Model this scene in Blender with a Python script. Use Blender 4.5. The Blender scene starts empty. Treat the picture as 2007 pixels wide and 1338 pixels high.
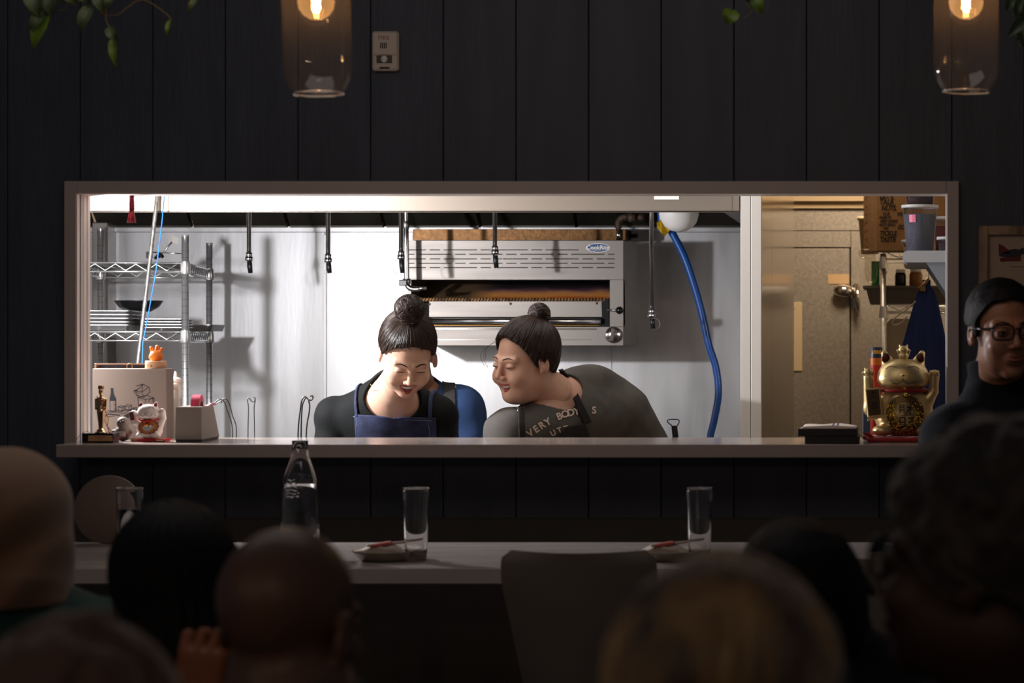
import bpy, math, random
import numpy as np
from mathutils import Vector, Matrix, Euler
from mathutils.bvhtree import BVHTree
random.seed(7)
rng = np.random.default_rng(7)
scene = bpy.context.scene
COL = scene.collection
PI = math.pi
# ---------------------------------------------------------------- camera
FPX = 4739.0; VX = 1793.0; VY = 669.0; CH = 1.42      # focal length in px, vanishing point, camera height
cam_d = bpy.data.cameras.new('camera'); cam = bpy.data.objects.new('camera', cam_d); COL.objects.link(cam)
cam.location = (0, 0, CH); cam.rotation_euler = (PI/2, 0, 0)
cam_d.sensor_width = 36.0; cam_d.lens = FPX/2007*36.0
cam_d.shift_x = (1003.5-VX)/2007.0; cam_d.shift_y = 0.0
cam_d.clip_start = 0.05; cam_d.clip_end = 60
cam_d.dof.use_dof = True; cam_d.dof.focus_distance = 7.9; cam_d.dof.aperture_fstop = 5.0
scene.camera = cam
# ---------------------------------------------------------------- view, world, lights
scene.view_settings.view_transform = 'Standard'; scene.view_settings.look = 'None'
scene.view_settings.gamma = 1.0; scene.view_settings.exposure = 0.0
scene.view_settings.use_curve_mapping = False
w = bpy.data.worlds.new('world'); scene.world = w; w.use_nodes = True
w.node_tree.nodes['Background'].inputs[0].default_value = (0.75, 0.80, 1.0, 1)
w.node_tree.nodes['Background'].inputs[1].default_value = 0.03
def area(name, loc, tgt, size, power, col, sy=None, spread=None):
    d = bpy.data.lights.new(name, 'AREA'); d.energy = power; d.color = col; d.size = size
    if sy: d.shape = 'RECTANGLE'; d.size_y = sy
    if spread: d.spread = spread
    o = bpy.data.objects.new(name, d); COL.objects.link(o); o.location = loc
    o.rotation_euler = (Vector(tgt)-Vector(loc)).to_track_quat('-Z', 'Y').to_euler()
    return o
def point(name, loc, power, col, r=0.03):
    d = bpy.data.lights.new(name, 'POINT'); d.energy = power; d.color = col; d.shadow_soft_size = r
    o = bpy.data.objects.new(name, d); COL.objects.link(o); o.location = loc
    return o
point('pass_lamp_light', (-2.66, 7.22, 1.74), 165, (0.98, 0.97, 1.0), 0.034)       # bare lamp at the left end of the pass
area('kitchen_fill_light', (-1.7, 7.55, 2.62), (-1.7, 8.3, 0.9), 2.4, 13, (1.0, 0.96, 0.93), 0.5)  # unseen overhead fill, added to lift the kitchen shadows
area('walk_in_ceiling_light', (-0.15, 10.3, 2.62), (-0.25, 10.9, 1.0), 0.4, 21, (1.0, 0.80, 0.58))
area('dining_fill_light', (-1.2, 4.7, 3.1), (-1.2, 6.0, 0.6), 2.0, 12, (1.0, 0.90, 0.86))  # big soft fill, unseen, added as ambient light for the dining side
for lx, ly, lz in ((-3.2, 0.4, 2.3), (-1.7, -0.6, 2.35), (-0.2, 0.2, 2.3), (1.1, -0.8, 2.35), (-2.5, -1.6, 2.3)):      # the room's other pendant bulbs, behind the camera
    point('far_pendant_light', (lx, ly, lz), 7, (1.0, 0.66, 0.40), 0.035)
# ---------------------------------------------------------------- photo pixel + depth -> point in the room
def P(px, py, Y): return Vector(((px-VX)*Y/FPX, Y, CH-(py-VY)*Y/FPX))
def PX(px, Y): return (px-VX)*Y/FPX
def PZ(py, Y): return CH-(py-VY)*Y/FPX
def L(n, Y): return n*Y/FPX
# ---------------------------------------------------------------- materials
MATS = {}
def srgb(h):
    h = h.lstrip('#'); c = [int(h[i:i+2], 16)/255 for i in (0, 2, 4)]
    return tuple((x/12.92 if x <= 0.04045 else ((x+0.055)/1.055)**2.4) for x in c)
def mat(name, col, rough=0.5, metal=0.0, bump=0.0, bscale=60, stretch=(1, 1, 1), var=0.0, vscale=8, var2=None,
        trans=0.0, ior=1.45, emit=None, estr=0.0, spec=0.5, alpha=1.0, sss=0.0, coat=0.0, rvar=0.0, sheen=0.0, aniso=0.0):
    if name in MATS: return MATS[name]
    if isinstance(col, str): col = srgb(col)
    m = bpy.data.materials.new(name); m.use_nodes = True; nt = m.node_tree; N = nt.nodes; b = N['Principled BSDF']
    b.inputs['Base Color'].default_value = (*col, 1); b.inputs['Roughness'].default_value = rough
    b.inputs['Metallic'].default_value = metal; b.inputs['IOR'].default_value = ior
    b.inputs['Transmission Weight'].default_value = trans; b.inputs['Alpha'].default_value = alpha
    b.inputs['Specular IOR Level'].default_value = spec
    b.inputs['Coat Weight'].default_value = coat; b.inputs['Sheen Weight'].default_value = sheen
    if aniso: b.inputs['Anisotropic'].default_value = aniso
    if sss:
        b.inputs['Subsurface Weight'].default_value = sss; b.inputs['Subsurface Radius'].default_value = (0.012, 0.005, 0.003)
        b.inputs['Subsurface Scale'].default_value = 1.0
    if emit is not None:
        if isinstance(emit, str): emit = srgb(emit)
        b.inputs['Emission Color'].default_value = (*emit, 1); b.inputs['Emission Strength'].default_value = estr
    tc = N.new('ShaderNodeTexCoord'); mp = N.new('ShaderNodeMapping'); mp.inputs['Scale'].default_value = stretch
    nt.links.new(tc.outputs['Object'], mp.inputs['Vector'])
    if bump:
        t = N.new('ShaderNodeTexNoise'); t.inputs['Scale'].default_value = bscale; t.inputs['Detail'].default_value = 6
        nt.links.new(mp.outputs[0], t.inputs['Vector'])
        bp = N.new('ShaderNodeBump'); bp.inputs['Strength'].default_value = min(1, bump); bp.inputs['Distance'].default_value = 0.002
        nt.links.new(t.outputs['Fac'], bp.inputs['Height']); nt.links.new(bp.outputs[0], b.inputs['Normal'])
    if var or rvar:
        t = N.new('ShaderNodeTexNoise'); t.inputs['Scale'].default_value = vscale; t.inputs['Detail'].default_value = 5
        nt.links.new(mp.outputs[0], t.inputs['Vector'])
        if var:
            cr = N.new('ShaderNodeValToRGB'); cr.color_ramp.elements[0].position = 0.35; cr.color_ramp.elements[1].position = 0.65
            c2 = srgb(var2) if isinstance(var2, str) else (var2 or tuple(x*(1-var) for x in col))
            cr.color_ramp.elements[0].color = (*c2, 1); cr.color_ramp.elements[1].color = (*col, 1)
            nt.links.new(t.outputs['Fac'], cr.inputs[0]); nt.links.new(cr.outputs[0], b.inputs['Base Color'])
        if rvar:
            mr = N.new('ShaderNodeMapRange'); mr.inputs['To Min'].default_value = max(0.02, rough-rvar); mr.inputs['To Max'].default_value = min(1, rough+rvar)
            nt.links.new(t.outputs['Fac'], mr.inputs['Value']); nt.links.new(mr.outputs[0], b.inputs['Roughness'])
    MATS[name] = m
    return m
def thin_glass(name, tint=(1, 1, 1), k=1.0, haze=0.0, hcol=(1, .95, .9)):      # thin-walled glass: mirror-like at grazing angles, optional veil that stands in for lamp glow
    m = bpy.data.materials.new(name); m.use_nodes = True; nt = m.node_tree; nt.nodes.clear(); N = nt.nodes; K = nt.links.new
    out = N.new('ShaderNodeOutputMaterial'); mx = N.new('ShaderNodeMixShader'); tr = N.new('ShaderNodeBsdfTransparent'); gl = N.new('ShaderNodeBsdfGlossy')
    tr.inputs[0].default_value = (*tint, 1); gl.inputs['Roughness'].default_value = .03
    lw = N.new('ShaderNodeLayerWeight'); lw.inputs[0].default_value = .5; pw = N.new('ShaderNodeMath'); pw.operation = 'POWER'; pw.inputs[1].default_value = 5
    ml = N.new('ShaderNodeMath'); ml.operation = 'MULTIPLY_ADD'; ml.inputs[1].default_value = .55*k; ml.inputs[2].default_value = .045*k
    K(lw.outputs['Facing'], pw.inputs[0]); K(pw.outputs[0], ml.inputs[0]); K(ml.outputs[0], mx.inputs[0]); K(tr.outputs[0], mx.inputs[1]); K(gl.outputs[0], mx.inputs[2])
    last = mx
    if haze:
        df = N.new('ShaderNodeBsdfTranslucent'); df.inputs[0].default_value = (*hcol, 1); d2 = N.new('ShaderNodeBsdfDiffuse'); d2.inputs[0].default_value = (*hcol, 1)
        ma = N.new('ShaderNodeMixShader'); ma.inputs[0].default_value = .5; K(df.outputs[0], ma.inputs[1]); K(d2.outputs[0], ma.inputs[2])
        m2 = N.new('ShaderNodeMixShader'); m2.inputs[0].default_value = haze; K(mx.outputs[0], m2.inputs[1]); K(ma.outputs[0], m2.inputs[2]); last = m2
    K(last.outputs[0], out.inputs[0]); MATS[name] = m; return m
# ---------------------------------------------------------------- mesh builder (world coordinates)
class MB:
    def __init__(s): s.v = []; s.f = []; s.m = []; s.cur = 0; s.sm = []
    def add(s, vs, fs, smooth=False, M=None):
        n = len(s.v)
        s.v += [tuple(M @ Vector(v)) if M is not None else tuple(v) for v in vs]
        for f in fs: s.f.append(tuple(i+n for i in f)); s.m.append(s.cur); s.sm.append(smooth)
        return s
    def slot(s, i): s.cur = i; return s
    def box(s, a, b, M=None, bev=0.0):
        x0, x1 = sorted((a[0], b[0])); y0, y1 = sorted((a[1], b[1])); z0, z1 = sorted((a[2], b[2]))
        if bev <= 0:
            return s.add([(x0,y0,z0),(x1,y0,z0),(x1,y1,z0),(x0,y1,z0),(x0,y0,z1),(x1,y0,z1),(x1,y1,z1),(x0,y1,z1)],
                [(0,3,2,1),(4,5,6,7),(0,1,5,4),(1,2,6,5),(2,3,7,6),(3,0,4,7)], False, M)
        c = [(x0+x1)/2, (y0+y1)/2, (z0+z1)/2]; h = [(x1-x0)/2, (y1-y0)/2, (z1-z0)/2]; e = min(bev, min(h)*0.95)
        vs = []; idx = {}
        for sx in (-1, 1):
            for sy in (-1, 1):
                for sz in (-1, 1):
                    for k in range(3):
                        q = [h[0]-e, h[1]-e, h[2]-e]; q[k] = h[k]
                        idx[(sx, sy, sz, k)] = len(vs); vs.append((c[0]+sx*q[0], c[1]+sy*q[1], c[2]+sz*q[2]))
        fs = []
        I = idx
        for sg in (-1, 1):
            fs.append((I[(sg,-1,-1,0)], I[(sg,1,-1,0)], I[(sg,1,1,0)], I[(sg,-1,1,0)]) if sg > 0 else (I[(sg,-1,-1,0)], I[(sg,-1,1,0)], I[(sg,1,1,0)], I[(sg,1,-1,0)]))
            fs.append((I[(-1,sg,-1,1)], I[(1,sg,-1,1)], I[(1,sg,1,1)], I[(-1,sg,1,1)]) if sg < 0 else (I[(-1,sg,-1,1)], I[(-1,sg,1,1)], I[(1,sg,1,1)], I[(1,sg,-1,1)]))
            fs.append((I[(-1,-1,sg,2)], I[(1,-1,sg,2)], I[(1,1,sg,2)], I[(-1,1,sg,2)]) if sg > 0 else (I[(-1,-1,sg,2)], I[(-1,1,sg,2)], I[(1,1,sg,2)], I[(1,-1,sg,2)]))
        for a1 in (-1, 1):
            for a2 in (-1, 1):
                fs.append((I[(a1,a2,-1,0)], I[(a1,a2,-1,1)], I[(a1,a2,1,1)], I[(a1,a2,1,0)]) if a1*a2 < 0 else (I[(a1,a2,-1,0)], I[(a1,a2,1,0)], I[(a1,a2,1,1)], I[(a1,a2,-1,1)]))
                fs.append((I[(a1,-1,a2,0)], I[(a1,-1,a2,2)], I[(a1,1,a2,2)], I[(a1,1,a2,0)]) if a1*a2 > 0 else (I[(a1,-1,a2,0)], I[(a1,1,a2,0)], I[(a1,1,a2,2)], I[(a1,-1,a2,2)]))
                fs.append((I[(-1,a1,a2,1)], I[(-1,a1,a2,2)], I[(1,a1,a2,2)], I[(1,a1,a2,1)]) if a1*a2 < 0 else (I[(-1,a1,a2,1)], I[(1,a1,a2,1)], I[(1,a1,a2,2)], I[(-1,a1,a2,2)]))
        for sx in (-1, 1):
            for sy in (-1, 1):
                for sz in (-1, 1):
                    t = (I[(sx,sy,sz,0)], I[(sx,sy,sz,1)], I[(sx,sy,sz,2)])
                    fs.append(t if sx*sy*sz > 0 else t[::-1])
        return s.add(vs, fs, False, M)
    def tube(s, pts, r, n=8, cap=True, closed=False, M=None, flat=1.0):
        pts = [Vector(p) for p in pts]; k = len(pts); rr = r if hasattr(r, '__len__') else [r]*k
        vs = []; up = None
        for i, p in enumerate(pts):
            if closed: t = pts[(i+1) % k]-pts[i-1]
            else: t = pts[min(i+1, k-1)]-pts[max(i-1, 0)]
            t = t.normalized() if t.length > 1e-9 else Vector((0, 0, 1))
            if up is None: up = t.orthogonal().normalized()
            up = (up-t*up.dot(t)); up = up.normalized() if up.length > 1e-6 else t.orthogonal().normalized()
            sd = t.cross(up)
            for j in range(n):
                a = 2*PI*j/n; vs.append(p+(up*math.cos(a)*flat+sd*math.sin(a))*rr[i])
        fs = []
        for i in range(k if closed else k-1):
            i2 = (i+1) % k
            for j in range(n): fs.append((i*n+j, i*n+(j+1) % n, i2*n+(j+1) % n, i2*n+j))
        if cap and not closed: fs.append(tuple(range(n))[::-1]); fs.append(tuple((k-1)*n+j for j in range(n)))
        return s.add(vs, fs, True, M)
    def lathe(s, prof, o=(0, 0, 0), n=32, M=None, smooth=True, cap0=False, cap1=False):
        vs = []; k = len(prof)
        for r, z in prof:
            for j in range(n):
                a = 2*PI*j/n; vs.append((o[0]+r*math.cos(a), o[1]+r*math.sin(a), o[2]+z))
        fs = [(i*n+j, i*n+(j+1) % n, (i+1)*n+(j+1) % n, (i+1)*n+j) for i in range(k-1) for j in range(n)]
        if cap0: fs.append(tuple(range(n))[::-1])
        if cap1: fs.append(tuple((k-1)*n+j for j in range(n)))
        return s.add(vs, fs, smooth, M)
    def cyl(s, o, r, h, n=24, M=None, bev=0.0, r2=None):
        r2 = r if r2 is None else r2
        pr = [(r, 0), (r2, h)] if not bev else [(r-bev, 0), (r, bev), (r2, h-bev), (r2-bev, h)]
        return s.lathe(pr, o, n, M, True, True, True)
    def ball(s, c, r, n=16, M=None):
        rx, ry, rz = r if hasattr(r, '__len__') else (r, r, r)
        vs = [(c[0], c[1], c[2]-rz)]; m = n//2
        for i in range(1, m):
            a = PI*i/m-PI/2
            for j in range(n):
                b = 2*PI*j/n; vs.append((c[0]+rx*math.cos(a)*math.cos(b), c[1]+ry*math.cos(a)*math.sin(b), c[2]+rz*math.sin(a)))
        vs.append((c[0], c[1], c[2]+rz)); q = len(vs)-1
        fs = [(0, 1+(j+1) % n, 1+j) for j in range(n)]
        for i in range(m-2):
            for j in range(n): fs.append((1+i*n+j, 1+i*n+(j+1) % n, 1+(i+1)*n+(j+1) % n, 1+(i+1)*n+j))
        fs += [(q, 1+(m-2)*n+j, 1+(m-2)*n+(j+1) % n) for j in range(n)]
        return s.add(vs, fs, True, M)
    def prism(s, poly, y0, y1, M=None, smooth=False):            # polygon in x,z extruded along y
        n = len(poly)
        ar = sum(poly[i][0]*poly[(i+1) % n][1]-poly[(i+1) % n][0]*poly[i][1] for i in range(n))
        if ar < 0: poly = poly[::-1]
        vs = [(x, y0, z) for x, z in poly]+[(x, y1, z) for x, z in poly]
        fs = [tuple(range(n)), tuple(range(2*n-1, n-1, -1))]
        s.add(vs, fs, False, M)
        sd = [(i, i+n, (i+1) % n+n, (i+1) % n) for i in range(n)]
        return s.add(vs, sd, smooth, M)
    def build(s, name, mats, parent=None):
        if not isinstance(mats, (list, tuple)): mats = [mats]
        me = bpy.data.meshes.new(name)
        off = Vector(parent.get('_o', (0, 0, 0))) if parent is not None else Vector((0, 0, 0))
        me.from_pydata([tuple(Vector(v)-off) for v in s.v], [], s.f)
        for m in mats: me.materials.append(m)
        me.polygons.foreach_set('material_index', s.m); me.polygons.foreach_set('use_smooth', s.sm)
        me.update(); me.validate()
        o = bpy.data.objects.new(name, me); COL.objects.link(o)
        if parent is not None: o.parent = parent; o['_o'] = tuple(off)
        return o
def thing(name, label, cat, loc=(0, 0, 0), group=None):
    o = bpy.data.objects.new(name, None); COL.objects.link(o); o.location = loc; o['_o'] = tuple(loc)
    o.empty_display_size = 0.05
    return tag(o, label, cat, group)
def tag(o, label, cat, group=None, kind=None):
    if label: o['label'] = label
    if cat: o['category'] = cat
    if group: o['group'] = group
    if kind: o['kind'] = kind
    return o
def struct(name, mb, m, label=None):
    o = mb.build(name, m); o['kind'] = 'structure'
    if label: o['label'] = label
    return o
def copy_tree(o, parent=None):
    c = o.copy(); COL.objects.link(c)
    if parent is not None: c.parent = parent
    for ch in [x for x in COL.objects if x.parent == o]: copy_tree(ch, c)
    return c
def rotm(rx=0, ry=0, rz=0, o=(0, 0, 0)):
    o = Vector(o)
    return Matrix.Translation(o) @ Euler((rx, ry, rz)).to_matrix().to_4x4() @ Matrix.Translation(-o)
def spline(pts, n=8):
    pts = [Vector(p) for p in pts]; out = []
    for i in range(len(pts)-1):
        p0 = pts[max(i-1, 0)]; p1 = pts[i]; p2 = pts[i+1]; p3 = pts[min(i+2, len(pts)-1)]
        for k in range(n):
            t = k/n
            out.append(0.5*((2*p1)+(p2-p0)*t+(2*p0-5*p1+4*p2-p3)*t*t+(3*p1-p0-3*p2+p3)*t**3))
    out.append(pts[-1]); return out
# ---- lettering: a filled text mesh; map() places every vertex
def text_verts(txt, size, extrude=0.0, bold=0.0, align='CENTER'):
    c = bpy.data.curves.new('txt', 'FONT'); c.body = txt; c.size = size; c.extrude = extrude; c.offset = bold
    c.align_x = align; c.align_y = 'CENTER'; c.resolution_u = 3
    o = bpy.data.objects.new('txt', c); COL.objects.link(o)
    dg = bpy.context.evaluated_depsgraph_get(); dg.update()
    me = bpy.data.meshes.new_from_object(o.evaluated_get(dg))
    vs = [tuple(v.co) for v in me.vertices]; fs = [tuple(p.vertices) for p in me.polygons]
    bpy.data.objects.remove(o); bpy.data.curves.remove(c); bpy.data.meshes.remove(me)
    return vs, fs
def text_mb(mb, txt, size, fn, bold=0.0, align='CENTER'):
    vs, fs = text_verts(txt, size, 0.0, bold, align)
    return mb.add([fn(x, y) for x, y, z in vs], fs)
def stroke_mb(mb, strokes, w, fn):              # flat ink strokes: polylines in (u,v), fn(u,v) -> point
    for st in strokes:
        for (a, b) in zip(st[:-1], st[1:]):
            d = Vector((b[0]-a[0], b[1]-a[1]))
            if d.length < 1e-9: continue
            d.normalize(); n = Vector((-d.y, d.x))*w/2; e = d*w*0.3
            q = [(a[0]-e.x-n.x, a[1]-e.y-n.y), (b[0]+e.x-n.x, b[1]+e.y-n.y), (b[0]+e.x+n.x, b[1]+e.y+n.y), (a[0]-e.x+n.x, a[1]-e.y+n.y)]
            mb.add([fn(u, v) for u, v in q], [(0, 1, 2, 3)])
    return mb
# ---------------------------------------------------------------- implicit surfaces
def nrm(q): return np.sqrt(np.einsum('ij,ij->i', q, q)+1e-18)
def ell(p, c, r, R=None):
    q = p-np.array(c, dtype=np.float32)
    if R is not None: q = q @ np.array(R, dtype=np.float32)
    r = np.array(r, dtype=np.float32); k0 = nrm(q/r); k1 = nrm(q/(r*r))
    return k0*(k0-1)/k1
def cone(p, a, b, ra, rb):
    a = np.array(a, dtype=np.float32); b = np.array(b, dtype=np.float32); ab = b-a
    t = np.clip(((p-a) @ ab)/max(1e-9, float(ab @ ab)), 0, 1)
    return nrm(p-a-t[:, None]*ab)-(ra+(rb-ra)*t)
def rbox(p, c, h, r, R=None):
    q = p-np.array(c, dtype=np.float32)
    if R is not None: q = q @ np.array(R, dtype=np.float32)
    q = np.abs(q)-np.array(h, dtype=np.float32)+r
    return nrm(np.maximum(q, 0))+np.minimum(q.max(axis=1), 0)-r
def smin(a, b, k):
    h = np.clip(0.5+0.5*(b-a)/k, 0, 1); return b+(a-b)*h-k*h*(1-h)
def smax(a, b, k): return -smin(-a, -b, k)
def chain(p, pts, rs, k=0.01):
    d = None
    for i in range(len(pts)-1):
        e = cone(p, pts[i], pts[i+1], rs[i], rs[i+1]); d = e if d is None else smin(d, e, k)
    return d
def surf(f, lo, hi, h):
    lo = np.array(lo, dtype=np.float64); hi = np.array(hi, dtype=np.float64); B = 4
    nb = np.ceil((hi-lo)/(h*B)).astype(int); n = nb*B
    bi = np.stack(np.meshgrid(*[np.arange(k) for k in nb], indexing='ij'), -1).reshape(-1, 3)
    cen = (lo+(bi*B+(B-1)/2)*h).astype(np.float32)
    cv = f(cen)
    V = np.empty(tuple(n), np.float32)
    V.reshape(nb[0], B, nb[1], B, nb[2], B)[...] = cv.reshape(nb[0], 1, nb[1], 1, nb[2], 1)
    near = np.abs(cv) < h*B*0.87*1.9+0.002
    nbi = bi[near]
    loc = np.stack(np.meshgrid(*[np.arange(B)]*3, indexing='ij'), -1).reshape(-1, 3)
    for s in range(0, len(nbi), 6000):
        ii = (nbi[s:s+6000, None, :]*B+loc[None]).reshape(-1, 3)
        V[ii[:, 0], ii[:, 1], ii[:, 2]] = f((lo+ii*h).astype(np.float32))
    V[V == 0] = 1e-7
    S = V < 0
    c = S[:-1, :-1, :-1].astype(np.int8)
    cnt = sum(S[a:S.shape[0]-1+a, b:S.shape[1]-1+b, d:S.shape[2]-1+d].astype(np.int8) for a in (0, 1) for b in (0, 1) for d in (0, 1))
    act = np.argwhere((cnt > 0) & (cnt < 8))
    ids = -np.ones(cnt.shape, np.int64); ids[act[:, 0], act[:, 1], act[:, 2]] = np.arange(len(act))
    offs = [(a, b, d) for a in (0, 1) for b in (0, 1) for d in (0, 1)]
    cvv = {o: V[act[:, 0]+o[0], act[:, 1]+o[1], act[:, 2]+o[2]] for o in offs}
    acc = np.zeros((len(act), 3)); num = np.zeros(len(act))
    for o in offs:
        for ax in range(3):
            if o[ax] == 0:
                o2 = list(o); o2[ax] = 1; o2 = tuple(o2); a = cvv[o]; b = cvv[o2]
                mk = (a < 0) != (b < 0); t = np.where(mk, a/np.where(mk, a-b, 1), 0)
                pt = np.array(o, float)[None].repeat(len(act), 0); pt[:, ax] = t
                acc += pt*mk[:, None]; num += mk
    verts = lo+(act+acc/num[:, None])*h
    quads = []
    for ax in range(3):
        u, v = (ax+1) % 3, (ax+2) % 3
        sl0 = [slice(None)]*3; sl1 = [slice(None)]*3
        sl0[ax] = slice(0, -1); sl1[ax] = slice(1, None)
        A = S[tuple(sl0)]; Bm = S[tuple(sl1)]
        e = np.argwhere(A != Bm); e = e[(e[:, u] > 0) & (e[:, v] > 0) & (e[:, u] < n[u]-1) & (e[:, v] < n[v]-1)]
        if not len(e): continue
        sg = A[e[:, 0], e[:, 1], e[:, 2]]
        def cell(du, dv):
            q = e.copy(); q[:, u] += du; q[:, v] += dv; return ids[q[:, 0], q[:, 1], q[:, 2]]
        Q = np.stack([cell(-1, -1), cell(0, -1), cell(0, 0), cell(-1, 0)], 1)
        Q[~sg] = Q[~sg][:, ::-1]
        quads.append(Q)
    quads = np.concatenate(quads); quads = quads[(quads >= 0).all(1)]
    return verts, quads
def quad_obj(name, verts, quads, mats, parent=None, mi=None, keep=None):
    if not isinstance(mats, (list, tuple)): mats = [mats]
    off = np.array(parent.get('_o', (0, 0, 0))) if parent is not None else np.zeros(3)
    me = bpy.data.meshes.new(name); nv, nq = len(verts), len(quads)
    me.vertices.add(nv); me.vertices.foreach_set('co', (verts-off).astype(np.float32).ravel())
    me.loops.add(nq*4); me.loops.foreach_set('vertex_index', quads.astype(np.int32).ravel())
    me.polygons.add(nq); me.polygons.foreach_set('loop_start', np.arange(0, nq*4, 4, dtype=np.int32))
    me.polygons.foreach_set('loop_total', np.full(nq, 4, np.int32))
    for m in mats: me.materials.append(m)
    if mi is not None: me.polygons.foreach_set('material_index', mi.astype(np.int32))
    me.polygons.foreach_set('use_smooth', np.ones(nq, bool)); me.update(calc_edges=True); me.validate()
    o = bpy.data.objects.new(name, me); COL.objects.link(o)
    if parent is not None: o.parent = parent; o['_o'] = tuple(off)
    return o
def relax(verts, quads, it=2, k=0.5):
    for _ in range(it):
        s = np.zeros_like(verts); c = np.zeros(len(verts))
        for a, b in ((0, 1), (1, 2), (2, 3), (3, 0)):
            np.add.at(s, quads[:, a], verts[quads[:, b]]); np.add.at(s, quads[:, b], verts[quads[:, a]])
            np.add.at(c, quads[:, a], 1); np.add.at(c, quads[:, b], 1)
        verts = verts*(1-k)+k*s/np.maximum(c, 1)[:, None]
    return verts
def wob(p, s, seed=0):                          # cheap smooth noise, about -1..1
    a = p*s+seed*1.7
    return (np.sin(a[:, 0]*1.3+np.sin(a[:, 1]*1.1+a[:, 2]*.7)*1.4)+np.sin(a[:, 1]*1.7+np.sin(a[:, 2]*1.2)*1.3+1)+np.sin(a[:, 2]*1.5+np.sin(a[:, 0]*.9+a[:, 1])*1.2+2))/3
# ================================================================ THE SETTING
m_wall = mat('dark_siding', '#3c414d', 0.55, bump=0.5, bscale=30, stretch=(3, 3, 0.35), var=0.25, vscale=5)
m_gap = mat('siding_gap', '#1a1c22', 0.8)
m_trim = mat('painted_trim', '#a89a93', 0.45, bump=0.05, bscale=20)
m_ledge = mat('ledge_quartz', '#9c8e87', 0.16, spec=0.6, rvar=0.04, vscale=4)
m_steel = mat('stainless_wall', (0.45, 0.45, 0.46), 0.43, 0.93, bump=0.12, bscale=26, stretch=(3, 3, 0.6), rvar=0.10, vscale=3, var=0.22)
m_hood = mat('hood_steel', (0.36, 0.31, 0.265), 0.42, 0.9, bump=0.05, bscale=40, stretch=(0.3, 3, 5), rvar=0.06, vscale=3)
m_steel2 = mat('brushed_steel', (0.215, 0.197, 0.182), 0.45, 0.85, bump=0.06, bscale=60, stretch=(0.4, 3, 5), rvar=0.08, vscale=6)
m_chrome = mat('chrome', (0.78, 0.78, 0.78), 0.14, 1.0)
m_dull = mat('dull_metal', (0.42, 0.41, 0.40), 0.4, 1.0, rvar=0.1, vscale=30)
m_black = mat('black_plastic', (0.012, 0.012, 0.013), 0.35)
m_white = mat('white_plastic', (0.78, 0.76, 0.74), 0.35)
m_seam = mat('dark_seam', (0.02, 0.018, 0.016), 0.7)
m_grease = mat('greasy_filter', (0.05, 0.045, 0.035), 0.45, 0.6, var=0.5, vscale=6)
m_paint = mat('cream_paint', '#c9b08c', 0.6)
m_galv = mat('stucco_metal', (0.42, 0.37, 0.31), 0.5, 0.65, bump=0.35, bscale=190, var=0.22, vscale=70)
m_floor = mat('floor_boards', '#2a2420', 0.5, var=0.3, vscale=3)
m_tile = mat('kitchen_floor', '#4a4038', 0.6, var=0.2, vscale=5)
WY = 6.77; WB = 6.835
XL = PX(156, WY); XR = PX(1855, WY); ZT = PZ(380, WY); ZB = 1.14
# dining wall: backing round the opening, faced with vertical boards
mb = MB()
for a, b in (((-4.6, -0.0), (XL, 3.4)), ((XR, 0), (2.2, 3.4)), ((XL, ZT), (XR, 3.4)), ((XL, 0), (XR, ZB-0.036))):
    mb.slot(0).box((a[0], WY+0.006, a[1]), (b[0], WB, b[1]))
brd = L(142.3, WY); x0 = PX(158, WY)-brd*9
for k in range(40):
    a = x0+brd*k+0.0008; b = x0+brd*(k+1)-0.0008
    if a > 2.2: break
    side = b <= XL+.006 or a >= XR-.006
    for z0, z1 in (((0, 3.4),) if side else ((0, ZB-0.036), (ZT, 3.4))):
        mb.slot(1)
        aa, bb = max(a, -4.6), min(b, 2.2)
        if aa >= bb: continue
        mb.box((aa, WY-0.006, z0), (bb, WY+0.007, z1), bev=0.002)
    for u, v in (() if side else ((a, min(b, XL)), (max(a, XR), b))):
        u, v = max(u, -4.6), min(v, 2.2)
        if v-u > 0.004: mb.box((u, WY-0.006, ZB-0.036), (v, WY+0.007, ZT), bev=0.002)
struct('wall_front', mb, [m_gap, m_wall])
mb = MB()
for a, b in (((-4.3, 0.0), (XL-.04, 2.7)), ((XR+.04, 0), (.55, 2.7)), ((XL-.04, ZT+.04), (XR+.04, 2.7)), ((XL-.04, 0), (XR+.04, ZB-0.04))):
    mb.box((a[0], WB, a[1]), (b[0], WB+.004, b[1]))
struct('wall_kitchen_side', mb, mat('kitchen_white', '#a5a19a', 0.4))
mb = MB().box((-4.6, WY-0.022, 0), (2.2, WY-0.006, PZ(1015, WY-0.02)), bev=0.004)
struct('baseboard_front', mb, mat('lower_panel', '#3a3430', 0.5, bump=0.3, bscale=30, stretch=(3, 3, 0.4)))
mb = MB(); t = 0.0345; ty = WY-0.028
mb.box((XL-t, ty, ZB-0.02), (XL, WB+0.004, ZT+t), bev=0.002)
mb.box((XR, ty, ZB-0.02), (XR+t, WB+0.004, ZT+t), bev=0.002)
mb.box((XL, ty, ZT), (XR, WB+0.004, ZT+t), bev=0.002)
struct('trim_1', mb, m_trim)
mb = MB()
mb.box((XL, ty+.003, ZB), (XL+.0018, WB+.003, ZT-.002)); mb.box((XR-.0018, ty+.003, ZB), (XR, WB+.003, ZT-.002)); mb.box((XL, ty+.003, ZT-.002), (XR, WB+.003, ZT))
struct('trim_5', mb, mat('jamb_bounce_white', '#ece4de', .35))  # added liner, its white colour stands in for kitchen light bounced onto the jamb
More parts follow.
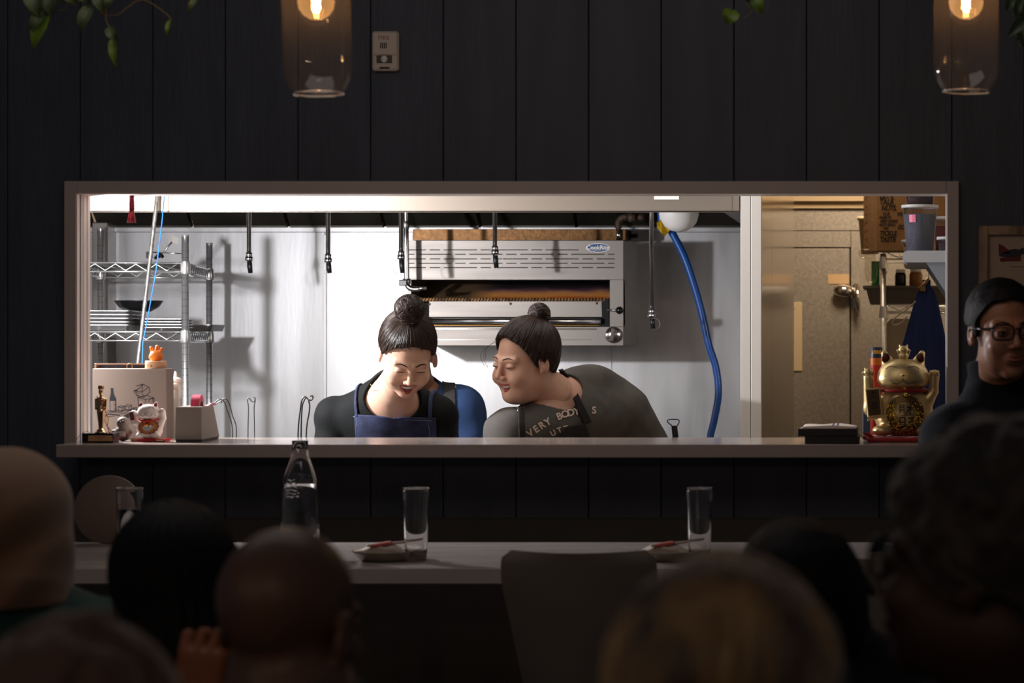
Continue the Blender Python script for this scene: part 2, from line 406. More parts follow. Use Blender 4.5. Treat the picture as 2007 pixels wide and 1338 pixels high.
# sliding track strips set in the left jamb
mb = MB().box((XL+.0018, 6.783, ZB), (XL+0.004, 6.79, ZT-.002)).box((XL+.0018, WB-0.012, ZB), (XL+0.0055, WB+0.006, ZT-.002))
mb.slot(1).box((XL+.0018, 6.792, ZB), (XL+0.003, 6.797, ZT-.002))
struct('trim_2', mb, [MATS['jamb_bounce_white'], m_seam])
mb = MB().box((-4.6, -1.0, -0.1), (2.6, WY, 0)); struct('floor', mb, m_floor)
mb = MB().box((-4.6, WB, -0.1), (2.6, 12.5, 0)); struct('floor_kitchen', mb, m_tile)
mb = MB().box((-4.6, WB, 2.7), (1.2, 12.5, 2.8)); struct('ceiling', mb, mat('ceiling_paint', '#b5aea4', 0.7))
# stainless back wall, panel seams, corner guard
mb = MB()
cuts = [-4.3, PX(637, 10.1), PX(1197, 10.1), -0.52]
for a, b in zip(cuts[:-1], cuts[1:]): mb.box((a+0.001, 10.1, 0), (b-0.001, 10.14, PZ(455, 10.1)), bev=0.0006)
mb.slot(1).box((-4.3, 10.12, 0), (-0.52, 10.2, 2.7))
mb.slot(0).box((cuts[1]-0.007, 10.094, 0), (cuts[1]+0.007, 10.101, PZ(455, 10.1)-0.01), bev=0.001)
mb.box((cuts[2]-0.003, 10.096, 0), (cuts[2]+0.003, 10.101, PZ(455, 10.1)-0.01))
mb.box((-4.3, 10.085, PZ(455, 10.08)), (-0.52, 10.12, PZ(443, 10.08)), bev=0.002)
struct('wall_back', mb, [m_steel, m_paint])
mb = MB().box((PX(190, 10.05), 9.99, 0), (PX(220, 10.05), 10.1, PZ(437, 10.05)), bev=0.003)
struct('trim_3', mb, m_steel2)
mb = MB().box((-4.4, WB, 0), (-4.3, 10.2, 2.7)); struct('wall_left', mb, m_steel)
# partition between cook line and walk-in: white front post, reflective side
yp = 8.0; xa, xb = PX(1451.5, yp), PX(1492, yp); xj = PX(1471.5, yp)
mb = MB().box((xa, yp, 0), (xj-0.0008, yp+0.03, 2.7), bev=0.0012).box((xj+0.0008, yp, 0), (xb, yp+0.03, 2.7), bev=0.0012)
mb.slot(1).box((xa+0.001, yp+0.03, 0), (xb-0.0015, 8.62, 2.7)).box((xa+0.001, 8.624, 0), (xb-0.0015, 9.1, 2.7))
mb.slot(1).box((xa+0.001, 9.1, 0), (xb-0.002, 10.2, 2.7))
struct('wall_partition', mb, [mat('white_post', '#e9e4de', 0.4), mat('side_steel', (0.55, 0.50, 0.45), 0.16, 0.95, bump=0.02, bscale=10, stretch=(1, 1, .2))])
mb = MB().box((0.55, WB, 0), (0.65, 12, 2.7)); struct('wall_right', mb, mat('right_wall', '#c8bba8', 0.5))
# walk-in cooler face
YW = 11.2
mb = MB(); zt, z2, z3 = PZ(410, YW), PZ(452, YW), PZ(485, YW); xd = PX(1667, YW)
mb.slot(0).box((-1.3, YW, z2+0.002), (0.6, YW+0.05, zt)).box((-1.3, YW, z3+0.003), (xd, YW+0.05, z2-0.002)).box((xd+0.003, YW, 0), (0.6, YW+0.05, z2-0.002))
mb.slot(1).box((-1.3, YW-0.02, zt+0.004), (0.6, YW+0.05, PZ(395, YW))).box((-1.3, YW-0.05, PZ(395, YW)), (0.6, YW+0.05, 2.7))
mb.slot(2).box((-1.3, YW+0.051, 0), (0.6, YW+0.08, 2.7))
struct('wall_walk_in', mb, [m_galv, mat('bulkhead_paint', '#b9a07c', 0.55), m_seam])
door = thing('door_1', None, None, (-0.62, YW, 0)); door['kind'] = 'structure'
MB().box((-1.28, YW-0.012, 0.02), (xd-0.004, YW+0.045, z3-0.004), bev=0.004).build('door_panel', m_galv, door)
# latch on the door edge
q = MB(); c = P(1652, 570, YW-0.05)
q.add([], []); q.lathe([(0.0, -0.045), (0.016, -0.040), (0.028, -0.02), (0.032, 0.004), (0.026, 0.03), (0.018, 0.042), (0.0, 0.044)], (0, 0, 0), 20, Matrix.Translation(c) @ Euler((0, PI/2+0.12, 0)).to_matrix().to_4x4())
lt = q.build('latch', mat('latch_chrome', (0.7, 0.68, 0.66), 0.12, 1.0), door)
q = MB(); a = P(1678, 556, YW-0.03)
q.tube([P(1664, 572, YW-0.05), P(1676, 571, YW-0.06), P(1680, 578, YW-0.06)], [0.014, 0.016, 0.016], 10)
q.box((a.x-0.016, YW-0.06, PZ(605, YW)), (a.x+0.018, YW-0.005, PZ(556, YW)), bev=0.008)
q.tube([P(1680, 560, YW-0.07), P(1681, 590, YW-0.075), P(1681, 613, YW-0.06)], [0.012, 0.013, 0.008], 10)
q.build('strike', MATS['latch_chrome'], door)

# ================================================================ THE LEDGE
mb = MB().box((PX(109, 6.57), 6.57, 1.104), (PX(1856, WY)-0.0005, WB+0.002, 1.14), bev=0.0025)
mb2 = MB().box((XL+0.0003, 6.8, 1.104), (XR-0.0003, 7.06, 1.14), bev=0.0025)
lg = thing('pass_ledge', 'long pale polished ledge running below the kitchen pass opening', 'ledge', (-1.1, 6.77, 1.104))
mb = MB().box((PX(109, 6.57), 6.57, 1.104), (PX(1856, WY), ty-0.0005, 1.14), bev=0.0025)
mb.box((XL+0.0003, ty-0.004, 1.1042), (XR-0.0003, 7.06, 1.1398), bev=0.002)
mb.build('slab', m_ledge, lg)

# ================================================================ HOOD
HY = 8.3; hz = PZ(415.5, HY); hx = PX(1449, HY)
hood = thing('range_hood', 'large stainless extraction hood hanging over the cook line', 'range hood', (-2.5, HY, hz))
mb = MB().box((-4.25, HY, hz), (hx, HY+0.012, 2.55), bev=0.001)
mb.box((-4.25, HY, hz), (hx, HY+0.03, hz+0.004))
sx = PX(1434, HY); mb.box((sx-0.0012, HY-0.002, hz+0.003), (sx+0.0012, HY+0.001, 2.55))
mb.build('front_panel', m_hood, hood)
mb = MB().box((hx-0.012, HY+0.012, hz), (hx, 10.08, 2.55)).box((hx-0.055, HY+0.03, hz), (hx-0.012, 10.06, hz+0.004))
mb.build('side_panel', m_steel2, hood)
mb = MB().box((-4.25, HY+0.012, 2.5), (hx-0.012, 10.08, 2.55)).build('top_panel', m_dull, hood)
mb = MB()
for k in range(9):
    a = -4.2+k*0.4
    mb.add([(a, 10.07, hz+0.03), (a+0.385, 10.07, hz+0.03), (a+0.385, 9.5, hz+0.5), (a, 9.5, hz+0.5)], [(0, 1, 2, 3)])
    mb.box((a, 10.06, hz+.03), (a+.385, 10.075, hz+.05))
mb.build('grease_filter', m_grease, hood)
MB().box((-4.25, 9.5, hz+0.5), (hx-0.012, 9.52, 2.5)).build('inner_panel', m_grease, hood)
# sheets taped to the hood front
for (x0, x1, y1, g) in ((1282, 1331, 391, 'white paper note taped to the hood front, its lower edge showing'), ):
    o = MB().box((PX(x0, HY), HY-0.002, PZ(y1, HY)), (PX(x1, HY), HY-0.001, PZ(340, HY))).build('paper_note', mat('paper', '#f2efe9', 0.7)); tag(o, g, 'note')
# dome light under the hood
o = thing('hood_light', 'white glass dome light hanging under the right end of the hood', 'light', P(1331, 418, 9.0))
c = P(1331, 416, 9.0); M = Matrix.Translation(c) @ Euler((0, -0.12, 0)).to_matrix().to_4x4()
MB().lathe([(0.074, 0.012), (0.075, 0), (0.071, -0.02), (0.060, -0.045), (0.042, -0.062), (0.02, -0.071), (0.0, -0.073)], (0, 0, 0), 32, M).build('dome', m_white, o)
MB().lathe([(0, 0.055), (0.05, 0.055), (0.078, 0.03), (0.079, 0.010), (0.0, 0.010)], (0, 0, 0), 32, M).build('collar', m_dull, o)
MB().cyl((c.x, c.y, c.z+0.05), 0.012, 2.498-c.z-0.05).build('stem', m_dull, o)

# ---- suppression nozzles hanging from the hood
noz = [(488, 497, 535, 'chrome drop pipe with nozzle, leftmost below the hood, above the wire shelf'),
       (643, 500, 535, 'chrome drop pipe with nozzle hanging over the seam of the steel wall'),
       (786, 494, 535, 'chrome drop pipe with nozzle at the left end of the broiler, beside the gas pipe'),
       (970, 484, 525, 'chrome drop pipe with nozzle hanging in front of the broiler vents'),
       (1277, 608, 644, 'longest chrome drop pipe with nozzle, right of the broiler')]
for px, yf, yb, lb in noz:
    Y = 9.25; c = P(px, yf, Y); top = 2.498
    o = thing('drop_pipe', lb, 'pipe', (c.x, Y, c.z), 'drop pipes below the hood')
    MB().tube([(c.x, Y, top), (c.x, Y, c.z)], 0.0085, 12).build('pipe', m_chrome, o)
    q = MB(); q.cyl((c.x, Y, PZ(yf+6, Y)), 0.012, L(8, Y), 6, bev=0.001); q.cyl((c.x, Y, PZ(yf+14, Y)), 0.0145, L(8, Y), 8, bev=0.001)
    q.build('fitting', m_chrome, o)
    q = MB(); q.tube([(c.x+0.001, Y, PZ(yf+13, Y)), (c.x+0.003, Y, PZ((yf+yb)/2+6, Y)), (c.x+0.006, Y, PZ(yb, Y))], [0.009, 0.010, 0.0085], 10)
    q.build('nozzle_cap', m_black, o)
    q = MB(); s = -1 if px < 900 else 1
    q.tube(spline([(c.x, Y-0.01, PZ(yf+16, Y)), (c.x+s*0.022, Y-0.012, PZ(yf+17, Y)), (c.x+s*0.034, Y-0.012, PZ(yf+28, Y)), (c.x+s*0.022, Y-0.012, PZ(yb+1, Y)), (c.x+s*0.006, Y-0.012, PZ(yb, Y))], 5), 0.0009, 5)
    q.build('tether_loop', m_dull, o)
# ---- gas pipe on the left of the broiler
o = thing('gas_pipe', 'steel gas pipe dropping to the left side of the broiler', 'pipe', P(797, 560, 9.5))
q = MB(); q.tube(spline([Vector((PX(796,9.5), 9.47, 2.498)), P(796, 400, 9.5), P(796, 470, 9.5), P(797, 545, 9.5), P(799, 560, 9.5), P(808, 566, 9.5), P(822, 566, 9.5)], 6), 0.0105, 12); q.build('pipe', m_chrome, o)
q = MB(); q.cyl(P(795.5, 448, 9.5), 0.0135, 0.03, 8, bev=.001); q.build('fitting', m_dull, o); q = MB(); q.cyl(P(797, 556, 9.5), 0.016, 0.02, 8, bev=.001)
q.tube([P(815, 566, 9.5), P(836, 564, 9.5)], 0.008, 6); q.build('fitting', m_dull, o)
q = MB(); q.box(P(784, 560, 9.49), P(797, 548, 9.47), bev=.002); q.tube([P(783, 549, 9.47), P(798, 549, 9.47)], 0.002, 6); q.build('valve', m_black, o)
o = thing('supply_pipe', 'rusty threaded pipe elbow rising from the right end of the broiler', 'pipe', P(1213, 450, 9.85))
m_rust = mat('rusty_pipe', '#5a4838', 0.6, 0.4, bump=.5, bscale=60, var=0.5, vscale=40)
q = MB(); q.tube(spline([P(1212, 447, 9.85), P(1212, 436, 9.85), P(1216, 430, 9.85), P(1224, 426, 9.85), P(1262, 426, 9.85)], 5), 0.014, 10)
q.cyl(P(1226, 430, 9.85), 0.018, 0.018, 8); q.tube([P(1232, 426, 9.84), P(1246, 426, 9.84)], [0.02, 0.02], 8); q.build('elbow', m_rust, o)
q = MB(); q.tube([P(1212, 475, 9.85), P(1212, 445, 9.85)], 0.010, 10); q.build('riser', m_chrome, o)

# ================================================================ BROILER
BY = 9.6
def bb(mb, x0, y0, x1, y1, ya, yb=None, bev=0.0): return mb.box((PX(x0, BY), ya, PZ(y1, BY)), (PX(x1, BY), yb if yb else ya+0.004, PZ(y0, BY)), bev=bev)
br = thing('salamander_broiler', 'stainless wall broiler with slotted top panel and open burnt front', 'broiler', (PX(1010, BY), BY, PZ(677, BY)))
m_sl = mat('slot_black', (0.006, 0.006, 0.006), 0.8)
q = MB(); bb(q, 800, 471, 1222, 548, BY, BY+0.01, 0.001)
q.slot(1); S = 4.014; ox, oy = 760, 400
odd = [(165,300),(330,412),(440,702),(730,812),(842,1103),(1130,1215),(1242,1503),(1530,1615),(1645,1785)]
evn = [(165,210),(240,500),(530,612),(642,903),(932,1013),(1043,1303),(1333,1415),(1443,1705),(1733,1783)]
for i, yy in enumerate((359, 394, 430, 465, 499)):
    for a, b in (odd if i % 2 == 0 else evn):
        if i == 0 and b > 1510: continue
        bb(q, a/S+ox, yy/S+oy-0.9, b/S+ox, yy/S+oy+0.9, BY-0.0006, BY+0.001)
q.build('vent_panel', [m_steel2, m_sl], br)
q = MB(); bb(q, 1195, 548, 1222, 640, BY, BY+0.05, .001); bb(q, 800, 640, 1222, 677, BY, BY+0.012, .001)
bb(q, 800, 548, 806, 640, BY, BY+.05, .001)
bb(q, 1170, 641, 1172, 660, BY-.001, BY+.001, 0)
q.build('front_frame', m_steel2, br)
q = MB(); bb(q, 846, 643, 1170, 646, BY-.003, BY+.002, .001); bb(q, 846, 665, 1160, 666, BY-.001, BY+.001); q.build('drip_tray', m_chrome, br)
q = MB(); q.box((PX(1222, BY)-0.004, BY+.001, PZ(676, BY)), (PX(1222, BY), 10.099, PZ(471, BY)-.001)); q.box((PX(800, BY), BY+.012, PZ(676, BY)), (PX(800, BY)+.004, 10.099, PZ(471, BY)-.001))
q.box((PX(800, BY)+.004, BY+.012, PZ(472.5, BY)), (PX(1222, BY)-.004, 10.05, PZ(471, BY))); q.box((PX(800, BY)+.004, BY+.012, PZ(676.5, BY)), (PX(1222, BY)-.004, 10.05, PZ(675, BY)))
q.build('casing', m_dull, br)
# burnt back of the cavity: heat tint runs from blue-black to orange
mh = bpy.data.materials.new('heat_tint'); mh.use_nodes = True; nt = mh.node_tree; N = nt.nodes; b = N['Principled BSDF']
b.inputs['Metallic'].default_value = 0.15; b.inputs['Roughness'].default_value = 0.45
tc = N.new('ShaderNodeTexCoord'); sp = N.new('ShaderNodeSeparateXYZ'); nt.links.new(tc.outputs['Object'], sp.inputs[0])
nz = N.new('ShaderNodeTexNoise'); nz.inputs['Scale'].default_value = 9; nz.inputs['Detail'].default_value = 5; nt.links.new(tc.outputs['Object'], nz.inputs['Vector'])
mr = N.new('ShaderNodeMapRange'); z0b, z1b = PZ(588, 9.85)-PZ(677, BY), PZ(552, 9.85)-PZ(677, BY)
mr.inputs['From Min'].default_value = z0b; mr.inputs['From Max'].default_value = z1b; nt.links.new(sp.outputs['Z'], mr.inputs['Value'])
ad = N.new('ShaderNodeMath'); ad.operation = 'MULTIPLY_ADD'; ad.inputs[1].default_value = 0.35; nt.links.new(nz.outputs['Fac'], ad.inputs[0]); nt.links.new(mr.outputs[0], ad.inputs[2])
cr = N.new('ShaderNodeValToRGB'); e = cr.color_ramp.elements
e[0].position = 0.25; e[0].color = (0.85, 0.16, 0.03, 1); e[1].position = 1.15 if False else 1.0; e[1].color = (0.01, 0.008, 0.012, 1)
for pos, c in ((0.38, (1.0, 0.45, 0.10, 1)), (0.58, (0.85, 0.36, 0.14, 1)), (0.74, (0.20, 0.09, 0.12, 1)), (0.85, (0.03, 0.018, 0.03, 1))):
    k = e.new(pos); k.color = c
nt.links.new(ad.outputs[0], cr.inputs[0])
mr2 = N.new('ShaderNodeMapRange'); mr2.inputs['From Min'].default_value = -0.22; mr2.inputs['From Max'].default_value = -0.12; nt.links.new(sp.outputs['X'], mr2.inputs['Value'])
mx = N.new('ShaderNodeMix'); mx.data_type = 'RGBA'; nt.links.new(mr2.outputs[0], mx.inputs['Factor']); mx.inputs['A'].default_value = (0.16, 0.10, 0.05, 1); nt.links.new(cr.outputs[0], mx.inputs['B'])
nt.links.new(mx.outputs['Result'], b.inputs['Base Color'])
q = MB(); q.add([(PX(803, BY), 9.72, PZ(592, BY)), (PX(1219, BY), 9.72, PZ(592, BY)), (PX(1219, BY), 9.98, PZ(545, BY)), (PX(803, BY), 9.98, PZ(545, BY))], [(0, 1, 2, 3)])
q.build('cavity_back', mh, br)
m_burnt = mat('burnt_steel', '#2c1e14', 0.6, 0.5, bump=.6, bscale=50, var=.6, vscale=30, var2='#a07a50')
q = MB(); bb(q, 806, 584, 1190, 590, 9.64, 9.72)
for k in range(60): 
    x = 812+k*6.3; q.tube([P(x, 590, 9.635), P(x+3, 583, 9.635)], 0.0028, 5)
q.build('grate_edge', m_burnt, br)
q = MB(); bb(q, 838, 590, 1180, 621, 9.628, 9.634, .001); q.build('splash_plate', m_steel2, br)
for x, y in ((1001, 595), (1170, 594), (842, 596)): MB().ball(P(x, y, 9.63), 0.006, 10).build('screw', m_burnt, br)
q = MB(); q.tube([P(838, 629, 9.60), P(1178, 629, 9.60)], 0.0125, 14); q.build('pull_bar', m_chrome, br)
q = MB(); bb(q, 838, 636.5, 1180, 638, 9.615, 9.62); q.build('runner', mat('brass_strip', '#7a5a30', .4, .8), br)
q = MB(); bb(q, 806, 548, 1195, 676, 9.98, 9.99); bb(q, 806, 592, 1195, 640, 9.70, 9.71)
q.prism([(PX(1178, BY), PZ(592, BY)), (PX(1192, BY), PZ(584, BY)), (PX(1193, BY), PZ(640, BY)), (PX(1172, BY), PZ(640, BY)), (PX(1179, BY), PZ(620, BY))], 9.612, 9.64)
q.build('linkage', m_sl, br)
q = MB(); q.tube([P(1190, 607, 9.59), P(1208, 608, 9.56)], 0.0042, 8); q.build('lever', m_dull, br)
q = MB(); q.ball(P(1214, 608, 9.56), 0.0155, 16); q.build('lever_ball', mat('gloss_black', (.008, .008, .01), .12), br)
q = MB(); c = P(1202, 656, BY); Mk = Matrix.Translation(c) @ Euler((PI/2, 0, 0)).to_matrix().to_4x4()
q.lathe([(0.033, 0), (0.033, 0.004), (0.029, 0.005)], (0, 0, 0), 28, Mk, cap1=True); q.build('bezel', m_dull, br)
q = MB(); q.lathe([(0.030, 0.004), (0.030, 0.014), (0.028, 0.017), (0, 0.018)], (0, 0, 0), 28, Mk); q.box((-.008, -.026, .016), (.008, .026, .03), Mk @ Euler((0, 0, -.16)).to_matrix().to_4x4(), bev=.002)
q.build('knob', m_chrome, br)
q = MB(); c = P(1172, 485.5, BY)
def oval(mb, rx, rz, y): 
    n = 40; mb.add([(c.x, y, c.z)]+[(c.x+rx*math.cos(2*PI*k/n), y, c.z+rz*math.sin(2*PI*k/n)) for k in range(n)], [(0, 1+k, 1+(k+1) % n) for k in range(n)])
q.slot(0); oval(q, L(23.5, BY), L(9, BY), BY-.0012); q.slot(1); oval(q, L(22, BY), L(7.8, BY), BY-.0018)
q.slot(0); text_mb(q, 'CookRite', L(11.5, BY), lambda x, y: (c.x+x, BY-.0024, c.z+y+L(.3, BY)), 0.0005)
q.tube([P(1162, 490.5, BY-.002), P(1182, 490.2, BY-.002)], .0008, 4)
q.build('maker_badge', [mat('badge_white', '#efe9df', .4), mat('badge_blue', '#1d4d84', .35)], br)
q = MB(); q.prism([(PX(812, 9.9), PZ(471, 9.9)), (PX(1228, 9.9), PZ(471, 9.9)), (PX(1228, 9.9), PZ(450, 9.9)), (PX(813, 9.9), PZ(450, 9.9))], 9.86, 10.0)
q.build('flue_riser', mat('greasy_brown', '#6b4a28', .4, .7, var=.4, vscale=60, bump=.3, bscale=80), br)
q = MB(); q.box(P(1232, 470, 9.99), P(1237, 452, 9.97)); q.tube([P(1237, 462, 9.97), P(1246, 462, 9.96), P(1250, 461, 9.96)], [.009, .010, .008], 8); q.build('bracket', m_black, br)

# ---- blue hose with yellow tag
o = thing('water_hose', 'thick blue hose hanging down beside the white post', 'hose', P(1391, 860, 9.5))
pts = [(1296, 430), (1304, 436), (1315, 452), (1341, 503), (1363, 567), (1378, 623), (1389, 675), (1403, 720), (1408, 770), (1400, 821), (1391, 862), (1384, 950), (1380, 1040)]
pts += [(1376, 1300)]
q = MB(); q.tube(spline([Vector((PX(1290,9.5), 9.47, 2.498))]+[P(x, y, 9.5) for x, y in pts]+[Vector((PX(1376,9.5)+.03, 9.4, 0.02))], 8), L(7.3, 9.5), 16); q.build('hose', mat('blue_rubber', '#0f4a96', .32, spec=.6), o)
q = MB(); Y = 9.46
q.add([P(x, y, Y+d) for x, y, d in ((1287, 436, 0), (1296, 430, .01), (1314, 447, 0), (1310, 455, .01), (1303, 463, 0), (1297, 458, -.01), (1288, 446, .01))], [(0, 1, 2, 3, 4, 5, 6)])
q.add([P(x, y, Y+.004+d) for x, y, d in ((1287, 436, 0), (1296, 430, .01), (1314, 447, 0), (1310, 455, .01), (1303, 463, 0), (1297, 458, -.01), (1288, 446, .01))], [(6, 5, 4, 3, 2, 1, 0)])
q.build('yellow_tag', mat('yellow_tape', '#c9a21c', .5, var=.3, vscale=30), o)

# ================================================================ WIRE SHELVES
A = Vector((PX(363, 8.9), 8.9)); ln = 0.865; wd = 0.42
u = Vector((-0.159, 0.85)).normalized(); v = Vector((-u.y, u.x))
def sh(a, b, z): p = A+u*a+v*b; return Vector((p.x, p.y, z))
m_wire = mat('shelf_chrome', (0.74, 0.74, 0.74), 0.28, 0.85)
ws = thing('wire_shelving', 'chrome wire shelving unit holding trays at the left of the kitchen', 'shelving', sh(ln/2, wd/2, 0))
for i, (a, b, zt) in enumerate(((0, 0, 1.807), (ln, 0, 1.813), (0, wd, 1.81), (ln, wd, 1.869))):
    q = MB(); q.tube([sh(a, b, 0), sh(a, b, zt)], 0.0127, 14)
    for k in range(int(zt/.0254)): 
        if k > 40: q.slot(1).cyl(sh(a, b, k*.0254), 0.01285, 0.0012, 14)
    q.slot(0).cyl(sh(a, b, zt), .0135, .004, 12); q.build('post', [m_wire, m_seam], ws)
def shelf_deck(zt, top_z, mk):
    q = MB(); dz = .032; r = .0032
    for z in (zt, zt-dz):
        q.tube([sh(0, 0, z), sh(ln, 0, z)], r, 6); q.tube([sh(0, wd, z), sh(ln, wd, z)], r, 6)
        q.tube([sh(0, 0, z), sh(0, wd, z)], r, 6); q.tube([sh(ln, 0, z), sh(ln, wd, z)], r, 6)
    def zig(p0, p1, n):
        pts = [p0.lerp(p1, k/n)+Vector((0, 0, -(dz-.004) if k % 2 else -.004)) for k in range(n+1)]
        q.tube(pts, .0022, 5)
    for a in (0, ln): zig(sh(a, .03, zt), sh(a, wd-.03, zt), 10)
    for b in (0, wd): zig(sh(.03, b, zt), sh(ln-.03, b, zt), 22)
    for k in range(34): a = .02+k*(ln-.04)/33; q.tube([sh(a, 0, zt+.003), sh(a, wd, zt+.003)], .0016, 4)
    for k in range(3): b = wd*(k+1)/4; q.tube([sh(0, b, zt-.003), sh(ln, b, zt-.003)], .003, 5)
    for a, b in ((0, 0), (ln, 0), (0, wd), (ln, wd)): q.lathe([(.0165, 0), (.0185, -.018), (.0185, -.042), (.0175, -.046)], sh(a, b, zt+.006), 16)
    q.build(mk, m_wire, ws)
ZU, ZLo = 1.708, 1.455
shelf_deck(ZU, 0, 'shelf'); shelf_deck(ZLo, 0, 'shelf'); shelf_deck(.95, 0, 'shelf'); shelf_deck(.25, 0, 'shelf')
def tray(cx, cy, z, lx, ly, h, ang, name, lb, m, group):
    q = MB(); M = Matrix.Translation((cx, cy, z)) @ Euler((0, 0, ang)).to_matrix().to_4x4()
    def ring(sx, sy, zz, r=.02):
        o = []
        for ccx, ccy, a0 in ((1, 1, 0), (-1, 1, PI/2), (-1, -1, PI), (1, -1, 1.5*PI)):
            for k in range(5): t = a0+k*PI/8; o.append((ccx*(sx-r)+r*math.cos(t), ccy*(sy-r)+r*math.sin(t), zz))
        return o
    R = [ring(lx/2-.012, ly/2-.012, 0), ring(lx/2-.004, ly/2-.004, h-.003), ring(lx/2, ly/2, h-.003), ring(lx/2, ly/2, h), ring(lx/2-.006, ly/2-.006, h), ring(lx/2-.015, ly/2-.015, .0012)]
    n = 20; vs = sum(R, []); fs = [(i*n+j, i*n+(j+1) % n, (i+1)*n+(j+1) % n, (i+1)*n+j) for i in range(5) for j in range(n)]
    fs += [tuple(range(n))[::-1], tuple(5*n+j for j in range(n))]
    q.add(vs, fs, False, M); o = q.build(name, m); tag(o, lb, 'tray', group); return o
m_al = mat('aluminium_tray', (0.30, 0.30, 0.30), .42, .95, rvar=.1, vscale=20)
ang = math.atan2(u.y, u.x)-PI/2
nm = ['bottom', 'second from the bottom', 'third from the bottom', 'fourth from the bottom', 'top']
for k in range(5):
    c = sh(.22, .33, 0); tray(c.x+.002*(k % 2), c.y, ZLo+.0052+.0135*k, .27, .36, .020 if k else .022, ang, 'sheet_tray', f'steel tray on the left stack of the wire shelf, {nm[k]}', m_al, 'left stack of trays')
for k in range(4):
    c = sh(.28, .095, 0); tray(c.x-.001*k, c.y, ZLo+.0052+.0105*k, .17, .26, .014, ang, 'sheet_tray', f'steel tray on the right stack behind the chrome post, {["bottom","second from the bottom","third from the bottom","top"][k]}', m_al, 'right stack of trays')
c = P(403, 650, 9.55); tray(c.x, c.y, ZLo+.0052, .115, .2, .026, ang-.2, 'steel_pan', 'small steel pan overhanging the right rear of the lower wire shelf', m_al, None)
o = thing('black_bowl', 'wide black bowl resting on the trays of the lower wire shelf', 'bowl', P(272, 628, 9.25))
c = sh(.42, .21, ZLo+.0052+.078); c.x = PX(272, 9.25); c.y = 9.25
MB().lathe([(0, 0), (.045, 0), (.075, .018), (.089, .038), (.092, .04), (.088, .042), (.07, .022), (.04, .006), (0, .005)], (c.x, c.y, ZLo+.0795), 32).build('bowl', mat('black_enamel', (.012, .012, .014), .25), o)
# tools on the upper shelf
o = thing('bench_scraper', 'long-handled metal scraper sticking up from the upper wire shelf', 'scraper', P(318, 507, 9.2))
q = MB(); q.tube([P(312, 505, 9.2), P(337, 474, 9.2)], .0035, 8); q.build('handle', m_dull, o)
q = MB(); q.add([P(x, y, 9.2) for x, y in ((336, 462), (350, 466), (349, 479), (337, 475))]+[P(x, y, 9.204) for x, y in ((336, 462), (350, 466), (349, 479), (337, 475))], [(0, 3, 2, 1), (4, 5, 6, 7), (0, 1, 5, 4), (1, 2, 6, 5), (2, 3, 7, 6), (3, 0, 4, 7)])
q.build('blade', m_steel2, o)
q = MB(); q.tube([P(304, 506, 9.21), P(313, 498, 9.2), P(320, 504, 9.2)], [.006, .009, .006], 8); q.build('grip', m_black, o)
o = thing('knife', 'long thin knife lying along the upper wire shelf', 'knife', P(330, 497, 9.0))
q = MB(); q.tube([P(298, 494, 9.0), P(356, 497, 8.98)], .0022, 6); q.build('blade', m_chrome, o)
q = MB(); q.box((PX(287, 9), 8.995, PZ(506, 9)), (PX(298, 9), 9.01, PZ(493, 9)), bev=.002); q.build('handle', m_black, o)
# ---- pole and blue cord
o = thing('mop_pole', 'worn grey metal pole leaning up past the wire shelving', 'pole', P(262, 760, 8.2))
q = MB(); q.tube([P(311, 360, 8.285), P(303, 430, 8.26), P(288, 560, 8.22), P(270, 712, 8.15), P(240, 960, 8.05), P(195, 1330, 7.85)], .0068, 12); q.build('pole', mat('worn_metal', (.30, .29, .28), .4, .8, var=.5, vscale=50), o)
MB().box(P(165, 1340, 7.86), P(225, 1325, 7.80), bev=.004).build('squeegee_head', m_black, o)
o = MB().tube([P(324, 360, 8.27), P(318, 430, 8.25), P(306, 530, 8.22), P(290, 620, 8.2), P(280, 672, 8.15), P(276, 800, 8.1), P(276, 950, 8.1)], .0022, 6).build('blue_rope', mat('blue_cord', '#1560d0', .4)); tag(o, 'thin bright blue cord hanging beside the grey pole', 'rope')
# ---- red tassel under the head of the opening
o = thing('red_tassel', 'red tassel hanging from the head of the pass opening at left', 'tassel', (PX(258, 6.81), 6.81, ZT)); Y = 6.81
m_red = mat('red_silk', '#b3122a', .55, sheen=.5, bump=.3, bscale=60, stretch=(6, 6, .6))
q = MB(); q.tube([Vector((PX(258, Y), Y, ZT-.0025)), P(258, 392, Y), P(258, 408, Y), P(258, 413, Y)], [.0062, .0068, .0078, .0072], 12)
q.tube([P(253, 384, Y-.006), P(264, 397, Y-.006)], .0008, 4); q.tube([P(264, 384, Y-.006), P(253, 400, Y-.006)], .0008, 4); q.build('braid', mat('red_braid', '#8c1026', .5, bump=.6, bscale=120), o)
q = MB()
for k in range(60):
    a = random.random()*2*PI; r = random.random()**.5
    q.tube([Vector((PX(258, Y)+.006*r*math.cos(a), Y+.006*r*math.sin(a), PZ(411, Y))), Vector((PX(258, Y)+.013*r*math.cos(a), Y+.012*r*math.sin(a), PZ(434+random.random()*3, Y)))], .0006, 4)
q.build('fringe', m_red, o)
